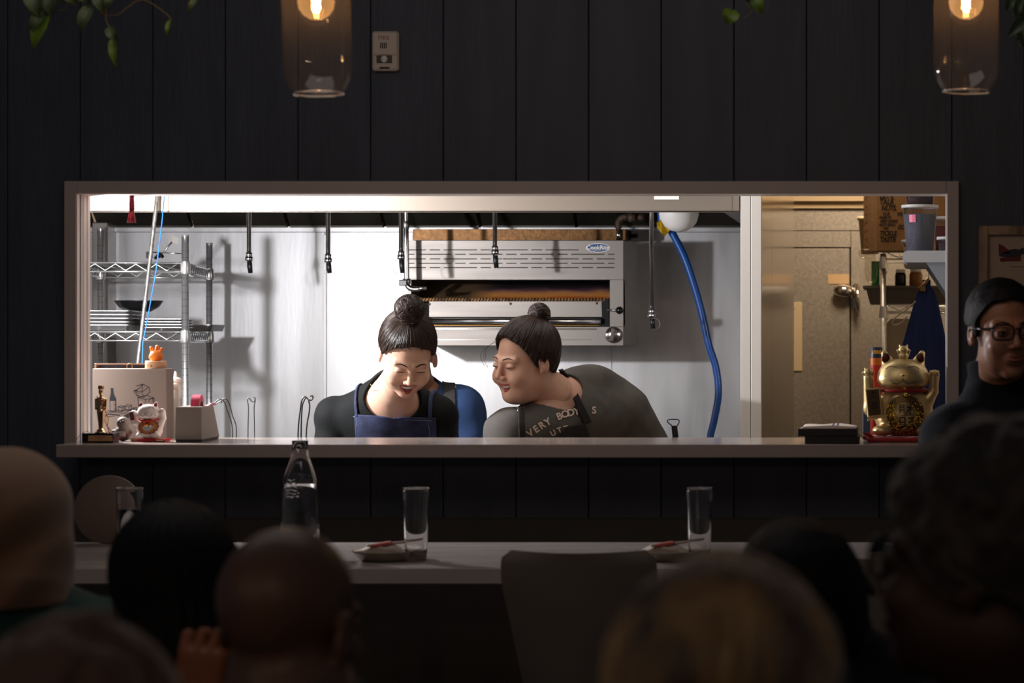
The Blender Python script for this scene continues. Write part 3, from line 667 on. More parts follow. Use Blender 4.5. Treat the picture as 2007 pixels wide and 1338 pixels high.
# ---- prep counter under the pass, tongs hanging over its rail
o = thing('prep_counter', 'stainless prep counter behind the pass ledge', 'counter', (-1.9, 7.3, 0))
q = MB().box((-3.6, 7.10, .86), (-.62, 7.42, .90), bev=.003); q.build('top', m_steel2, o)
q = MB().box((-3.58, 7.12, .0), (-.64, 7.40, .86)); q.build('cabinet', m_dull, o)
m_tong = mat('tong_wire', (0.10, 0.095, 0.09), .35, 1.0)
def tongs(pts, r, lb, m=m_tong):
    t = thing('tongs', lb, 'tongs', (pts[0][0].x, pts[0][0].y, .9), 'wire tongs behind the ledge')
    q = MB()
    for pl in pts: q.tube(spline(pl, 6), r, 8)
    q.build('wire', m, t); return t
Y = 7.3
def pp(l): return [P(x, y, Y) for x, y in l]
tongs([pp([(430, 1010), (456, 860), (444, 800), (438, 786), (434, 783), (428, 783), (420, 790)]), pp([(440, 1010), (463, 858), (455, 812), (449, 790), (442, 781), (436, 782), (433, 790)]), pp([(412, 796), (425, 790), (436, 784), (443, 780)])], .0015, 'wire tongs tilted to the left right of the tape dispenser')
tongs([pp([(487, 1000), (486, 857), (487, 800), (485, 785), (488, 780), (493, 786), (498, 787), (500, 780), (497, 779)]), pp([(499, 1000), (499, 857), (498, 800), (500, 787), (500, 779)])], .0014, 'pair of thin upright wire tongs between shelf and cook')
tongs([pp([(585, 1000), (584, 857), (589, 800), (592, 783), (598, 777), (606, 784), (612, 782), (613, 776), (608, 776)]), pp([(590, 1000), (590, 857), (592, 800), (596, 785), (600, 778)]), pp([(603, 1000), (600, 857), (607, 800), (605, 785), (611, 784)])], .0022, 'thick wire tongs standing left of the cook in the black top')
t = thing('tongs', 'short tongs with open dark ring handle right of the leaning cook', 'tongs', (PX(1325, 7.3), 7.3, .9), 'wire tongs behind the ledge')
q = MB(); q.tube(spline(pp([(1317, 834), (1308, 826), (1312, 822), (1328, 822), (1331, 827), (1326, 836)]), 5), .0017, 8); q.build('ring', mat('teal_metal', '#1a2b2e', .35, .8), t)
q = MB(); q.prism([(PX(1316, Y), PZ(834, Y)), (PX(1327, Y), PZ(834, Y)), (PX(1348, Y), .901), (PX(1334, Y), .901)], Y-.004, Y+.004); q.build('arm', m_black, t)
# ================================================================ THINGS ON THE PASS LEDGE
LZ = 1.14
def lp(px, Y): return (PX(px, Y), Y, LZ)
# ---- white box with line drawings
Y = 6.97; x0, x1 = PX(181, Y), PX(327, Y); zt = PZ(722, Y)
o = thing('printed_box', 'off-white box printed with ink drawings of a bottle and cartons', 'box', ((x0+x1)/2, Y, LZ))
m_card = mat('box_card', '#8a7d75', .6)
MB().box((x0, Y, LZ), (x1, 7.035, zt), bev=.0015).build('box', m_card, o)
S = 1784/400.; 
def bx_(u, v): return Vector((PX(u/S+130, Y), Y-.0006, PZ(v/S+620, Y)))
ink = MB(); lw = 5
st = [[(590,650),(632,632),(668,590),(722,620),(732,660),(678,706),(628,700),(590,650)], [(590,650),(660,660),(678,706)], [(660,660),(668,590)], [(660,660),(725,615)], [(612,605),(640,600),(668,590)],
      [(625,706),(632,780),(645,790)], [(625,706),(700,688),(768,712),(765,750)], [(625,706),(690,725),(768,712)], [(690,725),(692,750)], [(720,745),(728,722),(758,718),(756,745)],
      [(612,668),(616,664),(620,668)], [(632,672),(636,668),(640,672)], [(612,686),(640,690)],
      [(452,790),(470,780),(508,784),(506,820),(490,832),(455,828),(452,790)], [(452,790),(488,796),(508,784)], [(488,796),(490,832)],
      [(515,782),(535,768),(570,776),(572,806),(548,818),(516,812),(515,782)], [(515,782),(548,790),(570,776)], [(548,790),(548,818)],
      [(580,800),(615,796),(612,812),(585,815)], [(355,826),(380,818)], [(440,822),(520,818),(590,830),(640,812)], [(355,836),(460,840),(500,850),(600,800)], [(355,880),(420,870)]]
stroke_mb(ink, st, lw, bx_)
def poly(mb, pts): mb.add([bx_(a, b) for a, b in pts][::-1], [tuple(range(len(pts)))])
poly(ink, [(388,626),(411,626),(412,660),(420,690),(435,715),(440,832),(380,832),(378,715),(386,690),(390,660)])
poly(ink, [(595,650),(625,640),(618,656)]); poly(ink, [(500,868),(550,840),(548,892)])
poly(ink, [(360,846),(470,858),(470,868),(360,858)])
ink.slot(1); ink.add([bx_(a, b)+Vector((0, -.0004, 0)) for a, b in ((386,738),(386,822),(428,822),(428,738))], [(0,1,2,3)])
ink.slot(0)
def bx2(u, v): return bx_(u, v)+Vector((0, -.0008, 0))
stroke_mb(ink, [[(412,748),(420,760)], [(412,770),(424,766),(422,780)], [(414,792),(424,788)], [(416,800),(420,812),(426,806)], [(396,772),(402,772)], [(396,788),(402,788)]], 3.5, bx2)
ink.build('ink_drawing', [mat('ink', '#1c2028', .6), m_card], o)
# ---- open folder / dark frame behind, its top edge over the box
o = thing('wooden_tray', 'thin brown tray with a ring standing behind the printed box', 'tray', (PX(237, 7.07), 7.07, LZ))
Yb = 7.062; zb = PZ(712, Yb); xa_, xb_ = PX(185, Yb), PX(290, Yb)
m_wd = mat('brown_wood', '#7d5a48', .5, var=.3, vscale=20)
q = MB(); q.box((xa_, Yb, .901), (xa_+.006, Yb+.03, zb), bev=.001).box((xb_-.006, Yb, .901), (xb_, Yb+.03, zb), bev=.001).box((xa_+.006, Yb, zb-.004), (xb_-.006, Yb+.03, zb)); q.build('frame', m_wd, o)
q = MB().box((xa_+.006, Yb+.022, .901), (xb_-.006, Yb+.029, zb-.004)); q.build('backing', mat('dark_inner', '#2b2028', .6), o)
q = MB(); c = P(254, 718, Yb-.003)
q.tube([c+Vector((L(5.5, Yb)*math.cos(a), 0, L(6, Yb)*math.sin(a))) for a in [k*PI/8 for k in range(16)]], .0011, 6, closed=True); q.build('ring', mat('brass_ring', '#a58058', .3, .7), o)
# ---- round wooden pot and orange figure
Yp = 7.003; c = Vector((PX(305.5, Yp), Yp, zt)); h = PZ(707, Yp)-zt
o = thing('round_pot', 'small round cream wooden pot with a printed face on the printed box', 'pot', c)
q = MB(); q.lathe([(0, 0), (.029, 0), (.030, .0015), (.030, h-.003), (.0295, h), (0, h)], c, 32); q.build('pot', mat('pale_wood', '#d9a982', .5), o)
q = MB(); 
def onr(x, z, r=.0303): a = x/r; return (c.x+r*math.sin(a), c.y-r*math.cos(a), c.z+z)
for k, (x, z) in enumerate(((-.016, .006), (-.016, .011))): q.ball(onr(x, z), .0013, 8)
stroke_mb(q, [[(-.008, .012), (-.004, .010)], [(-.006, .005), (-.002, .008), (-.006, .012)], [(-.008, .008), (-.001, .006)]], .0012, onr); q.build('mark', mat('brown_ink', '#4a2a22', .6), o)
c2 = Vector((c.x+.0005, Yp, c.z+h)); sc = L(1, Yp)
def f(p):
    q = (p-np.array(c2, dtype=np.float32))/sc
    d = ell(q, (0, 0, 8), (14, 10, 10)); d = smin(d, ell(q, (0, 0, 14), (11, 8, 7)), 3)
    for a, b, r in (((-6, 0, 15), (-10, 0, 26), 2.8), ((0, 0, 16), (2, 0, 28), 3.2), ((7, 0, 14), (11, 0, 24), 2.6)): d = smin(d, cone(q, a, b, r+.8, r), 2)
    return smax(d, -(q[:, 2]), .5)*sc
o2 = thing('orange_figure', 'small orange rubber figure with three stubby ears on the round pot', 'figurine', c2)
v, qd = surf(f, c2+Vector((-.03, -.02, -.003)), c2+Vector((.03, .02, .05)), .0011); quad_obj('body', v, qd, mat('orange_rubber', '#e07818', .45, sss=.1), o2)
q = MB()
def onf(x, y): return (c2.x+x*sc, c2.y-(9.6+abs(x)*-.12)*sc, c2.z+y*sc)
stroke_mb(q, [[(-8, 9), (-5, 8.2), (-2.5, 9)], [(2.5, 9), (5, 8.2), (8, 9)], [(-2, 6), (0, 5.2), (2, 6)]], .9, onf); q.build('face', mat('face_ink', '#5a2410', .6), o2)
# ---- squeeze bottles
m_bt = mat('frosted_bottle', (.75, .68, .62), .35, trans=.35, ior=1.3); m_sauce = mat('brown_sauce', '#8b6a58', .35); m_cap = mat('cream_cap', '#e6d3c4', .4)
for k, (px, Yk, r, yt, yn, lb) in enumerate(((337, 7.12, .0185, 756, 740, 'squeeze bottle of brown sauce nearest the printed box'), (344, 7.22, .018, 745, 728, 'taller squeeze bottle behind, its pointed cap higher'), (333, 7.28, .016, 752, 742, 'squeeze bottle half hidden behind the printed box edge'))):
    z0 = .901; x = PX(px, Yk); zc = PZ(yt, Yk); zn = PZ(yn, Yk); o = thing('squeeze_bottle', lb, 'bottle', (x, Yk, z0), 'squeeze bottles beside the printed box')
    MB().lathe([(0, 0), (r, 0), (r+.001, .003), (r+.001, zc-z0-.014), (r-.003, zc-z0-.006), (r-.003, zc-z0)], (x, Yk, z0), 24).build('bottle', m_bt, o)
    MB().lathe([(0, 0.002), (r-.001, .002), (r-.001, (PZ(780, Yk)-z0)), (0, (PZ(780, Yk)-z0))], (x, Yk, z0), 24).build('sauce', m_sauce, o)
    MB().lathe([(r-.001, -.012), (r, -.010), (r, .004), (r-.004, .007), (.006, .009), (.005, .014), (.0025, zn-zc), (0, zn-zc)], (x, Yk, zc), 24).build('cap', m_cap, o)
# ---- trophy
Y = 6.70; S7 = 2007/280.
def tp(u, v, yy=Y): return Vector((PX(u/S7+160, yy), yy, PZ(v/S7+740, yy)))
m_gold = mat('polished_gold', (0.85, 0.62, 0.32), .12, 1.0)
o = thing('award_trophy', 'gold statuette trophy on black base draped with a red cord', 'trophy', (PX(197, Y), Y, LZ))
q = MB().box((PX(166, Y), Y-.022, LZ+.0002), (PX(227, Y), Y+.03, PZ(848.5, Y)), bev=.0012); q.build('base', mat('black_marble', (.01, .01, .014), .2), o)
q = MB(); q.slot(0).box((PX(178.5, Y), Y-.0235, PZ(863.5, Y)), (PX(225.5, Y), Y-.0215, PZ(852.5, Y))); q.slot(1)
cx = PX(202, Y); text_mb(q, 'SPEEDIEST STRIPES', .0042, lambda x, y: (cx+x*.85, Y-.0238, PZ(856, Y)+y)); text_mb(q, 'CHEF', .0042, lambda x, y: (cx+x, Y-.0238, PZ(860, Y)+y)); q.build('plaque', [mat('gold_plaque', '#c79a6c', .35, .3), m_seam], o)
q = MB(); zc = PZ(848.5, Y); X = PX(197, Y)
q.lathe([(0, 0), (.0165, 0), (.0165, .003), (.0125, .0035), (.0125, .009), (.0095, .0095), (.0085, .0135), (0, .0138)], (X, Y+.004, zc), 28); q.build('plinth', m_gold, o)
s = L(1/S7, Y); zf = PZ(735/S7+740, Y)
def f(p):
    q = p-np.array((X, Y+.004, zf), dtype=np.float32); q = q/s
    d = smin(cone(q, (-8, 0, 10), (-14, 0, 260), 22, 44), cone(q, (14, 0, 10), (10, 0, 260), 20, 42), 10)
    d = smin(d, ell(q, (0, 0, 350), (58, 34, 110)), 20); d = smin(d, ell(q, (0, 0, 430), (72, 34, 34)), 14)
    d = smin(d, cone(q, (-66, 0, 425), (-66, -6, 300), 22, 17), 8); d = smin(d, cone(q, (66, 0, 425), (66, -6, 300), 22, 17), 8)
    d = smin(d, cone(q, (-66, -6, 300), (0, -40, 320), 16, 12), 8); d = smin(d, cone(q, (66, -6, 300), (0, -40, 330), 16, 12), 8)
    d = smin(d, cone(q, (0, 0, 440), (0, 0, 500), 20, 20), 8); d = smin(d, ell(q, (0, 0, 540), (32, 34, 52)), 8)
    d = smin(d, rbox(q, (0, 0, 600), (34, 34, 26), 8), 6); d = smin(d, ell(q, (0, 0, 0), (30, 30, 12)), 6)
    return d*s
v, qd = surf(f, (X-.022, Y-.016, zf-.003), (X+.022, Y+.022, zf+.132), .00085); quad_obj('figure', v, qd, m_gold, o)
rib = thing('beaded_ribbon', 'red ribbon with gold bead cluster draped over the trophy', 'ribbon', tp(360, 800, Y-.03))
q = MB(); q.tube(spline([tp(208, 262, Y-.014), tp(245, 300, Y-.016), tp(290, 390, Y-.018), tp(345, 500, Y-.014), tp(355, 540, Y-.012)], 6), .0012, 8)
q.tube(spline([tp(362, 680, Y-.01), tp(392, 720, Y-.012), tp(410, 760, Y-.02), tp(398, 776, Y-.02), tp(378, 750, Y-.02), tp(366, 690, Y-.012)], 5), .0011, 8); q.build('ribbon', mat('red_cord', '#b01420', .5), rib)
q = MB(); 
for k in range(46):
    t = k/45; a = k*2.4; w_ = 24*math.sin(PI*min(1, t*1.05+.04))+6
    q.ball(tp(350+w_*math.cos(a)+8*t, 515+165*t, Y-.012-.0006*math.sin(a)*w_/10), .0011+.0006*random.random(), 6)
q.build('bead', mat('gold_bead', (.9, .5, .08), .2, .9), rib)
cc_=0
o = MB().tube(spline([(PX(146, 6.66), 6.66, LZ+.001), tp(-20, 800, 6.66), tp(30, 770, 6.68), tp(80, 755, 6.7)+Vector((0, 0, .001)), tp(110, 770, 6.72), tp(128, 800, 6.74)+Vector((0,.01,0))], 6), .0008, 6).build('clear_cable', mat('clear_cable', '#8f8f95', .3)); tag(o, 'thin clear cable looping up beside the left jamb', 'cable')
# ---- round daruma-like egg doll
Y = 6.80; c = Vector((PX(241, Y), Y, LZ+.0232))
o = thing('round_doll', 'round brown and cream doll with a paper scroll between trophy and cat', 'doll', (c.x, Y, LZ))
def f(p):
    q = (p-np.array(c, dtype=np.float32))
    q = q/1.2; d = ell(q, (0, 0, 0), (.0195, .019, .0195)); d = smin(d, ell(q, (0, 0, .024), (.0145, .0135, .0135)), .006)
    d = smin(d, ell(q, (-.019, -.004, .002), (.006, .005, .006)), .003); return 1.2*smin(d, ell(q, (.019, -.004, .003), (.006, .005, .006)), .003)
v, qd = surf(f, c+Vector((-.034, -.03, -.027)), c+Vector((.034, .03, .052)), .0012)
fc = v[qd].mean(1)-np.array(c); mi = (fc[:, 2] > -.004).astype(int)
quad_obj('body', v, qd, [mat('doll_brown', '#4f3630', .5), mat('doll_cream', '#5f524a', .6)], o, mi)
q = MB(); 
def wr(x, z, r=.0242): a = x/r; return (c.x+r*math.sin(a), c.y-r*math.cos(a), c.z+z)
n = 12; q.add([wr(-.015+.03*k/n, .004+.0012*math.sin(k/n*PI)) for k in range(n+1)]+[wr(-.015+.03*k/n, -.010+.0012*math.sin(k/n*PI), .0250) for k in range(n+1)], [(k, n+1+k, n+2+k, k+1) for k in range(n)])
q.slot(1)
for k, tx in enumerate(('FORTUNE FAVORS', 'the thirsty cat', 'and the night', 'shifts too')): text_mb(q, tx, .0033, lambda x, y, k=k: wr(x*.85, .0015-.003*k+y, .0254))
q.build('scroll', [mat('scroll_paper', '#a39488', .6), mat('scroll_ink', '#3a2c2a', .6)], o)
q = MB()
for x in (-.006, .006): q.ball((c.x+x, c.y-.0155, c.z+.032), (.0042, .002, .003), 10)
q.tube([(c.x-.006, c.y-.0168, c.z+.032), (c.x+.006, c.y-.0168, c.z+.032)], .0009, 6); q.build('face_mark', m_black, o)
# ---- lucky cats: built from one function
def cat_face(mb, C, s, fn, w):
    stroke_mb(mb, [[(-14, 9), (-11, 12), (-7, 12), (-4, 10)], [(4, 10), (7, 12), (11, 12), (14, 9)],
        [(-12, -2), (-10, -5), (-5, -6), (-1, -3), (0, 0)], [(0, 0), (1, -3), (5, -6), (10, -5), (12, -2)]], w, fn)
# white cat, on a red cushion
Y = 6.78; s = L(1, Y)
cu = thing('red_cushion', 'small flat red lacquer stand with gold corners under the white cat', 'stand', (PX(294, Y), Y, LZ))
q = MB().box((PX(262, Y), Y-.028, LZ+.0002), (PX(330, Y), Y+.03, LZ+.0080), bev=.003); q.build('stand', mat('red_lacquer', '#c01224', .2, coat=.5), cu)
for a, b in ((256, 268), (306, 321)): MB().box((PX(a, Y-.03), Y-.030, LZ+.0025), (PX(b, Y-.03), Y-.027, LZ+.0068), bev=.0008).build('gold_corner', m_gold, cu)
c = Vector((PX(293, Y), Y, LZ+.0082))
def f_cat(p, c, s, full=True):
    q = (p-np.array(c, dtype=np.float32))/s
    d = ell(q, (0, 2, 16), (25, 19, 19)); d = smin(d, ell(q, (1, 0, 30), (18, 14, 14)), 6)
    d = smin(d, ell(q, (-1, -3, 52), (21.5, 17, 15.5)), 3.5); d = smin(d, ell(q, (-1, -4, 47), (22, 16, 11)), 4)
    for sx in (-1, 1):
        ear = cone(q, (sx*12-1, -2, 60), (sx*16-1, -2, 71.5), 6.5, 1.6); ear = smax(ear, -(ell(q, (sx*14.5-1, -7.5, 66), (3.6, 4.2, 5.2))), .8); d = smin(d, ear, 2)
    d = smin(d, ell(q, (-14, -12, 6), (9, 8, 6.5)), 2); d = smin(d, ell(q, (17, -12, 6), (8.5, 8, 6.5)), 2)
    d = smin(d, cone(q, (19, 0, 24), (27, -1, 40), 8, 6), 3); d = smin(d, cone(q, (27, -1, 40), (26, -4, 53), 6, 6.2), 2)
    d = smin(d, cone(q, (-19, 0, 26), (-29, -4, 34), 7.5, 6), 3); d = smin(d, cone(q, (-29, -4, 34), (-29, -5, 50), 6, 6), 2)
    return smax(d, -q[:, 2], 1)*s
o = thing('lucky_cat', 'white porcelain waving cat figurine with red collar and gold bell', 'figurine', c)
v, qd = surf(lambda p: f_cat(p, c, s), c+Vector((-.056, -.04, -.003)), c+Vector((.056, .04, .11)), .0012)
quad_obj('body', v, qd, mat('white_porcelain', '#e5d8d2', .12, coat=.6), o)
def cs(x, z, y=-21.2): return Vector((c.x+(x-1)*s, c.y+y*s, c.z+z*s))
bv = BVHTree.FromPolygons([tuple(a) for a in v], [tuple(a) for a in qd])
def proj(P0, off=.0006, dirv=(0, 1, 0)):
    P0 = Vector(P0); h = bv.ray_cast(P0-Vector(dirv)*.3, Vector(dirv)); return (h[0]-Vector(dirv)*off) if h[0] is not None else P0
q = MB(); cat_face(q, c, s, lambda x, z: proj(cs(x, 50+z)), .8); stroke_mb(q, [[(-18, 45), (-16, 47)], [(-19, 42), (-16, 43)], [(16, 47), (18, 45)], [(16, 43), (19, 42)]], .6, lambda x, z: proj(cs(x, z)))
for x0 in (22.5, 25.5, 28.5): stroke_mb(q, [[(x0+1, 51), (x0+1, 55)]], .7, lambda x, z: proj(cs(x, z)))
q.build('face_lines', mat('cat_ink', '#6a2a38', .5), o)
q = MB(); q.ball(proj(cs(0, 50.5)), (.0018, .0012, .0012), 10); q.build('nose', mat('cat_nose', '#8a3040', .4), o)
for sx in (-1, 1): MB().ball(cs(sx*14.5, 65.5, -5.5), (3.4*s, 1.0*s, 4.6*s), 12).build('inner_ear', mat('ear_red', '#a8383a', .4), o)
q = MB(); pts = []
for k in range(24): a = 2*PI*k/24; pts.append(Vector((c.x+s*(0+19.5*math.sin(a)), c.y+s*(-1-17.5*math.cos(a)), c.z+s*(36+1.5*math.sin(a)**2*3-2))))
q.tube(pts, .0022, 8, closed=True); q.build('collar', mat('red_collar', '#c42a20', .4), o)
q = MB(); q.ball(proj(cs(0, 26), .002), .0046, 14); q.build('bell', mat('gold_bell', (.95, .6, .1), .15, 1), o)
q = MB(); n = 40
def bib(a, r): return proj((c.x+s*(1+20*r*math.cos(a)), 0, c.z+s*(24+15.5*r*math.sin(a))), .0007+.00008*r)
for sl, (r0, r1) in enumerate(((.0, .55), (.55, .82), (.82, 1.0))):
    for k in range(n):
        a0, a1 = 2*PI*k/n, 2*PI*(k+1)/n
        if (a0 < PI*.98 and a0 > PI*.02) and sl == 0: sl2 = 3
        else: sl2 = sl
        q.slot(sl2); w0 = 1+(.06*math.cos(a0*14) if sl == 2 else 0); w1 = 1+(.06*math.cos(a1*14) if sl == 2 else 0)
        q.add([bib(a0, r0), bib(a1, r0), bib(a1, r1*w1), bib(a0, r1*w0)][::-1], [(0, 1, 2, 3)])
q.build('bib', [mat('bib_grey', '#9aa3ae', .5), mat('bib_gold', '#c08020', .4, var=.6, vscale=300, var2='#7a2a14'), mat('bib_edge', '#7c3a24', .5), mat('bib_orange', '#d0602a', .45, var=.8, vscale=260, var2='#2a2a30')], o)
q = MB(); A0, B0 = cs(-27, 30, -11), cs(-31, 52, -11)
M_ = Matrix.Translation((A0+B0)/2) @ Euler((0, -.18, 0)).to_matrix().to_4x4()
q.box((-5.5*s, -1.6*s, -13*s), (5.5*s, 1.6*s, 13*s), M_, bev=.0012); q.slot(1).box((-4.2*s, -1.9*s, -5*s), (4.2*s, -1.5*s, 10.5*s), M_)
q.build('tablet', [mat('tablet_white', '#c9bdbb', .4), mat('tablet_paint', '#8a2f34', .4, var=.8, vscale=260, var2='#28302c')], o)
# ---- tape dispenser
Y = 6.72; o = thing('tape_dispenser', 'grey desktop dispenser holding a roll of pink tape', 'tape dispenser', (PX(386, Y), Y+.04, LZ))
# front face looks left-to-camera: block is turned so its end faces us and its long side runs back to the right
F0, F1 = PX(344, Y), PX(395, Y); zt_ = PZ(797, Y)
R0 = Vector((F0, Y)); R1 = Vector((F1, Y)); dpt = Vector((.115, .30)); 
def blk(z, e): 
    a = [R0, R1, R1+dpt*.42, R0+dpt*.42]; ce = sum(a, Vector((0, 0)))/4
    return [(*(p+(ce-p).normalized()*(-e)), z) for p in a]
E_ = Vector((PX(433, 6.98)-F1, .24)); E0 = E_.copy()
def ring4(z, e=0, f=1.0):
    E_ = Vector((E0.x*f, E0.y*f))
    p = [Vector((F0-e, Y-e)), Vector((F1+e, Y-e)), Vector((F1+E_.x+e, Y+E_.y+e)), Vector((F0+E_.x*.75-e, Y+E_.y+e))]
    return [(a.x, a.y, z) for a in p]
q = MB(); vs = ring4(LZ+.008, .0008)+ring4(zt_-.002, -.001, .70)+ring4(zt_, -.003, .70)
# slope the rear down
q.add(vs, [(0, 1, 5, 4), (1, 2, 6, 5), (2, 3, 7, 6), (3, 0, 4, 7), (4, 5, 9, 8), (5, 6, 10, 9), (6, 7, 11, 10), (7, 4, 8, 11), (8, 9, 10, 11)]); q.build('body', mat('dispenser_grey', '#9a8f85', .5, bump=.2, bscale=300), o)
q = MB(); vs = ring4(LZ+.0002, -.0015)+ring4(LZ+.008, .0004); q.add(vs, [(3, 2, 1, 0), (0, 1, 5, 4), (1, 2, 6, 5), (2, 3, 7, 6), (3, 0, 4, 7)]); q.build('foot', mat('dark_foot', '#4b4748', .6), o)
ax = Vector((E_.x, E_.y, 0)).normalized(); nrm_ = Vector((ax.y, -ax.x, 0))
cc = Vector((PX(387, Y+.08), Y+.08, PZ(800, Y+.08))); r1 = .0385
Mt = Matrix.Translation(cc) @ Matrix(((nrm_.x, ax.x, 0), (nrm_.y, ax.y, 0), (nrm_.z, ax.z, 1))).to_4x4() @ Euler((0, PI/2, 0)).to_matrix().to_4x4()
hw = .0115
q = MB(); q.lathe([(.0235, -hw), (r1, -hw), (r1, hw), (.0235, hw), (.0235, -hw)], (0, 0, 0), 48, Mt, smooth=False); rl = q.build('tape_roll', mat('pink_tape', '#e8476a', .4), o)
q = MB(); q.lathe([(.020, -hw), (.0236, -hw), (.0236, hw+.0004), (.020, hw+.0004), (.020, -hw)], (0, 0, 0), 40, Mt); q.build('tape_core', mat('core_brown', '#8d7a68', .6), o)
q = MB(); q.lathe([(0, -hw*.9), (.0199, -hw*.9), (.0199, hw*.7), (0, hw*.7)], (0, 0, 0), 40, Mt); q.build('hub', mat('hub_grey', '#6c625a', .5), o)
q = MB(); tb = Vector((F1+E_.x*.62, Y+E_.y*.62, zt_)); 
q.add([tb+Vector((-.006, -.02, 0)), tb+Vector((.006, .012, 0)), tb+Vector((.006, .012, .007)), tb+Vector((-.001, -.004, .007)), tb+Vector((-.02, 0, 0)), tb+Vector((-.010, .012, .007))], [(0, 1, 2, 3), (4, 0, 3), (4, 3, 5), (3, 2, 5)])
q.build('cutter', mat('pink_film', '#e8a0b0', .3), o)
# ---- stacked boxes with cloth on the right
Y = 6.70
for (a, b, y0, y1, lb, d0) in ((1577, 1683, 855, 869.5, 'black box at the bottom of the two-box stack beside the gold cat', .0), (1563, 1680, 841, 855, 'black box with brown edge on top of the two-box stack', .0)):
    z0, z1 = PZ(y1, 6.62), PZ(y0, 6.62); z0 = LZ+.0002 if y1 > 860 else LZ+.0208; z1 = z0+.0200
    x0_, x1_ = PX(a, 6.62), PX(b, 6.62)
    o = thing('black_box', lb, 'box', ((x0_+x1_)/2, 6.7, z0), 'stacked black boxes')
    q = MB().box((x0_, 6.62, z0), (x1_, 6.78, z1), bev=.0012); q.build('case', mat('box_black', '#1b1417', .5), o)
    q = MB().box((x0_+.003, 6.623, z1), (x1_-.003, 6.777, z1+.0006)); q.build('lid', mat('box_brown', '#6e5548', .6), o)
o = thing('folded_cloth', 'folded white napkin with thin blue stripes on the black boxes', 'napkin', (PX(1620, 6.7), 6.7, LZ+.0416))
q = MB(); n = 24; W0, W1 = PX(1570, 6.66), PX(1676, 6.66); z0 = LZ+.0418
for layer in range(2):
    vs = []
    for i in range(n+1):
        for j in range(9):
            t, s_ = i/n, j/8; x = W0+(W1-W0)*t+.004*layer; y = 6.635+.115*s_
            vs.append((x, y, z0+.0012+layer*.003+.003*math.sin(t*3.0)+.0012*math.sin(t*11+s_*5+layer*2)*(.3+s_)+.002*s_-(.002 if i in (0, n) else 0)))
    k0 = [(i*9+j, (i+1)*9+j, (i+1)*9+j+1, i*9+j+1) for i in range(n) for j in range(8)]
    if layer == 0: q.add(vs, k0, True); q.add([(x, y, z0) for x, y, z in vs], [(a, d, c_, b) for a, b, c_, d in k0])
    else:
        for fi, fq in enumerate(k0): 
            i = fi//8; q.slot(1 if i in (13, 15) else 0); q.add([vs[a] for a in fq], [(0, 1, 2, 3)], True)
        q.slot(0); m_ = len(vs); rim = [i*9 for i in range(n+1)]
        q.add([vs[a] for a in rim]+[(vs[a][0], vs[a][1], z0) for a in rim], [(k, k+n+1, k+n+2, k+1) for k in range(n)])
q.build('cloth', [mat('napkin_white', '#efe3d8', .8), mat('napkin_blue', '#59607c', .8)], o)
# ---- gold lucky cat on red cushion
Y = 6.80; sg = L(1, Y); cg = Vector((PX(1770, Y), Y, LZ+.0165))
cu = thing('red_cushion', 'red silk cushion with a tasselled corner under the gold cat', 'cushion', (cg.x, Y, LZ))
def f(p):
    q = (p-np.array((cg.x, Y-.01, LZ), dtype=np.float32))/sg
    d = rbox(q, (0, 0, 5.5), (70, 62, 5.2), 5); d = smin(d, ell(q, (-66, -40, 9), (12, 10, 6), None), 4); return (d+.8*np.sin(q[:, 0]*.22)*np.sin(q[:, 1]*.2))*sg
v, qd = surf(f, (cg.x-.125, Y-.12, LZ-.004), (cg.x+.125, Y+.10, LZ+.03), .0025); v[:, 2] = np.maximum(v[:, 2], LZ+.0003)
quad_obj('cushion', v, qd, mat('red_silk_cushion', '#9c1414', .5, sheen=.4, bump=.4, bscale=60), cu)
q = MB()
for k in range(26):
    a = k*.24; q.tube(spline([P(1705+k*.3, 858, 6.69), P(1697+k*.5, 853, 6.68), P(1690+k*.7, 846+k*.2, 6.67)], 3), .0008, 4)
q.build('tassel', mat('tassel_red', '#c4301c', .5), cu)
def f_gold(p):
    q = (p-np.array(cg, dtype=np.float32))/sg
    d = ell(q, (2, 6, 36), (58, 46, 44)); d = smin(d, ell(q, (2, 2, 70), (42, 36, 36)), 14)
    d = smin(d, ell(q, (0, -6, 119), (49, 38, 31)), 6); d = smin(d, ell(q, (0, -10, 108), (50, 36, 23)), 8)
    for sx in (-1, 1):
        ear = cone(q, (sx*28, 0, 138), (sx*37, 0, 160), 15, 6); ear = smax(ear, -ell(q, (sx*34, -14, 152), (9, 11, 12)), 2); d = smin(d, ear, 4)
    d = smin(d, ell(q, (-40, -28, 10), (20, 20, 12)), 5); d = smin(d, ell(q, (42, -28, 10), (18, 20, 12)), 5)
    d = smin(d, cone(q, (-40, 0, 60), (-64, -8, 54), 18, 13), 8); d = smin(d, cone(q, (-64, -8, 50), (-68, -10, 112), 13, 9.5), 5)
    d = smin(d, cone(q, (42, 0, 60), (60, -4, 86), 16, 9), 8); d = smin(d, cone(q, (60, -4, 86), (61, -8, 118), 8, 10.5), 4)
    return smax(d, -q[:, 2], 2)*sg
o = thing('lucky_cat', 'large gold waving cat figurine with raised paws and red collar', 'figurine', cg)
m_gc = mat('matte_gold', (0.66, 0.50, 0.24), .38, .75, coat=.2); m_gd = mat('dark_gold', (.16, .10, .03), .35, .6)
v, qd = surf(f_gold, cg+Vector((-.13, -.085, -.004)), cg+Vector((.125, .09, .245)), .0021)
quad_obj('body', v, qd, m_gc, o)
bv = BVHTree.FromPolygons([tuple(a) for a in v], [tuple(a) for a in qd])
def gp(x, z, off=.0012): return proj((cg.x+x*sg, 0, cg.z+z*sg), off)
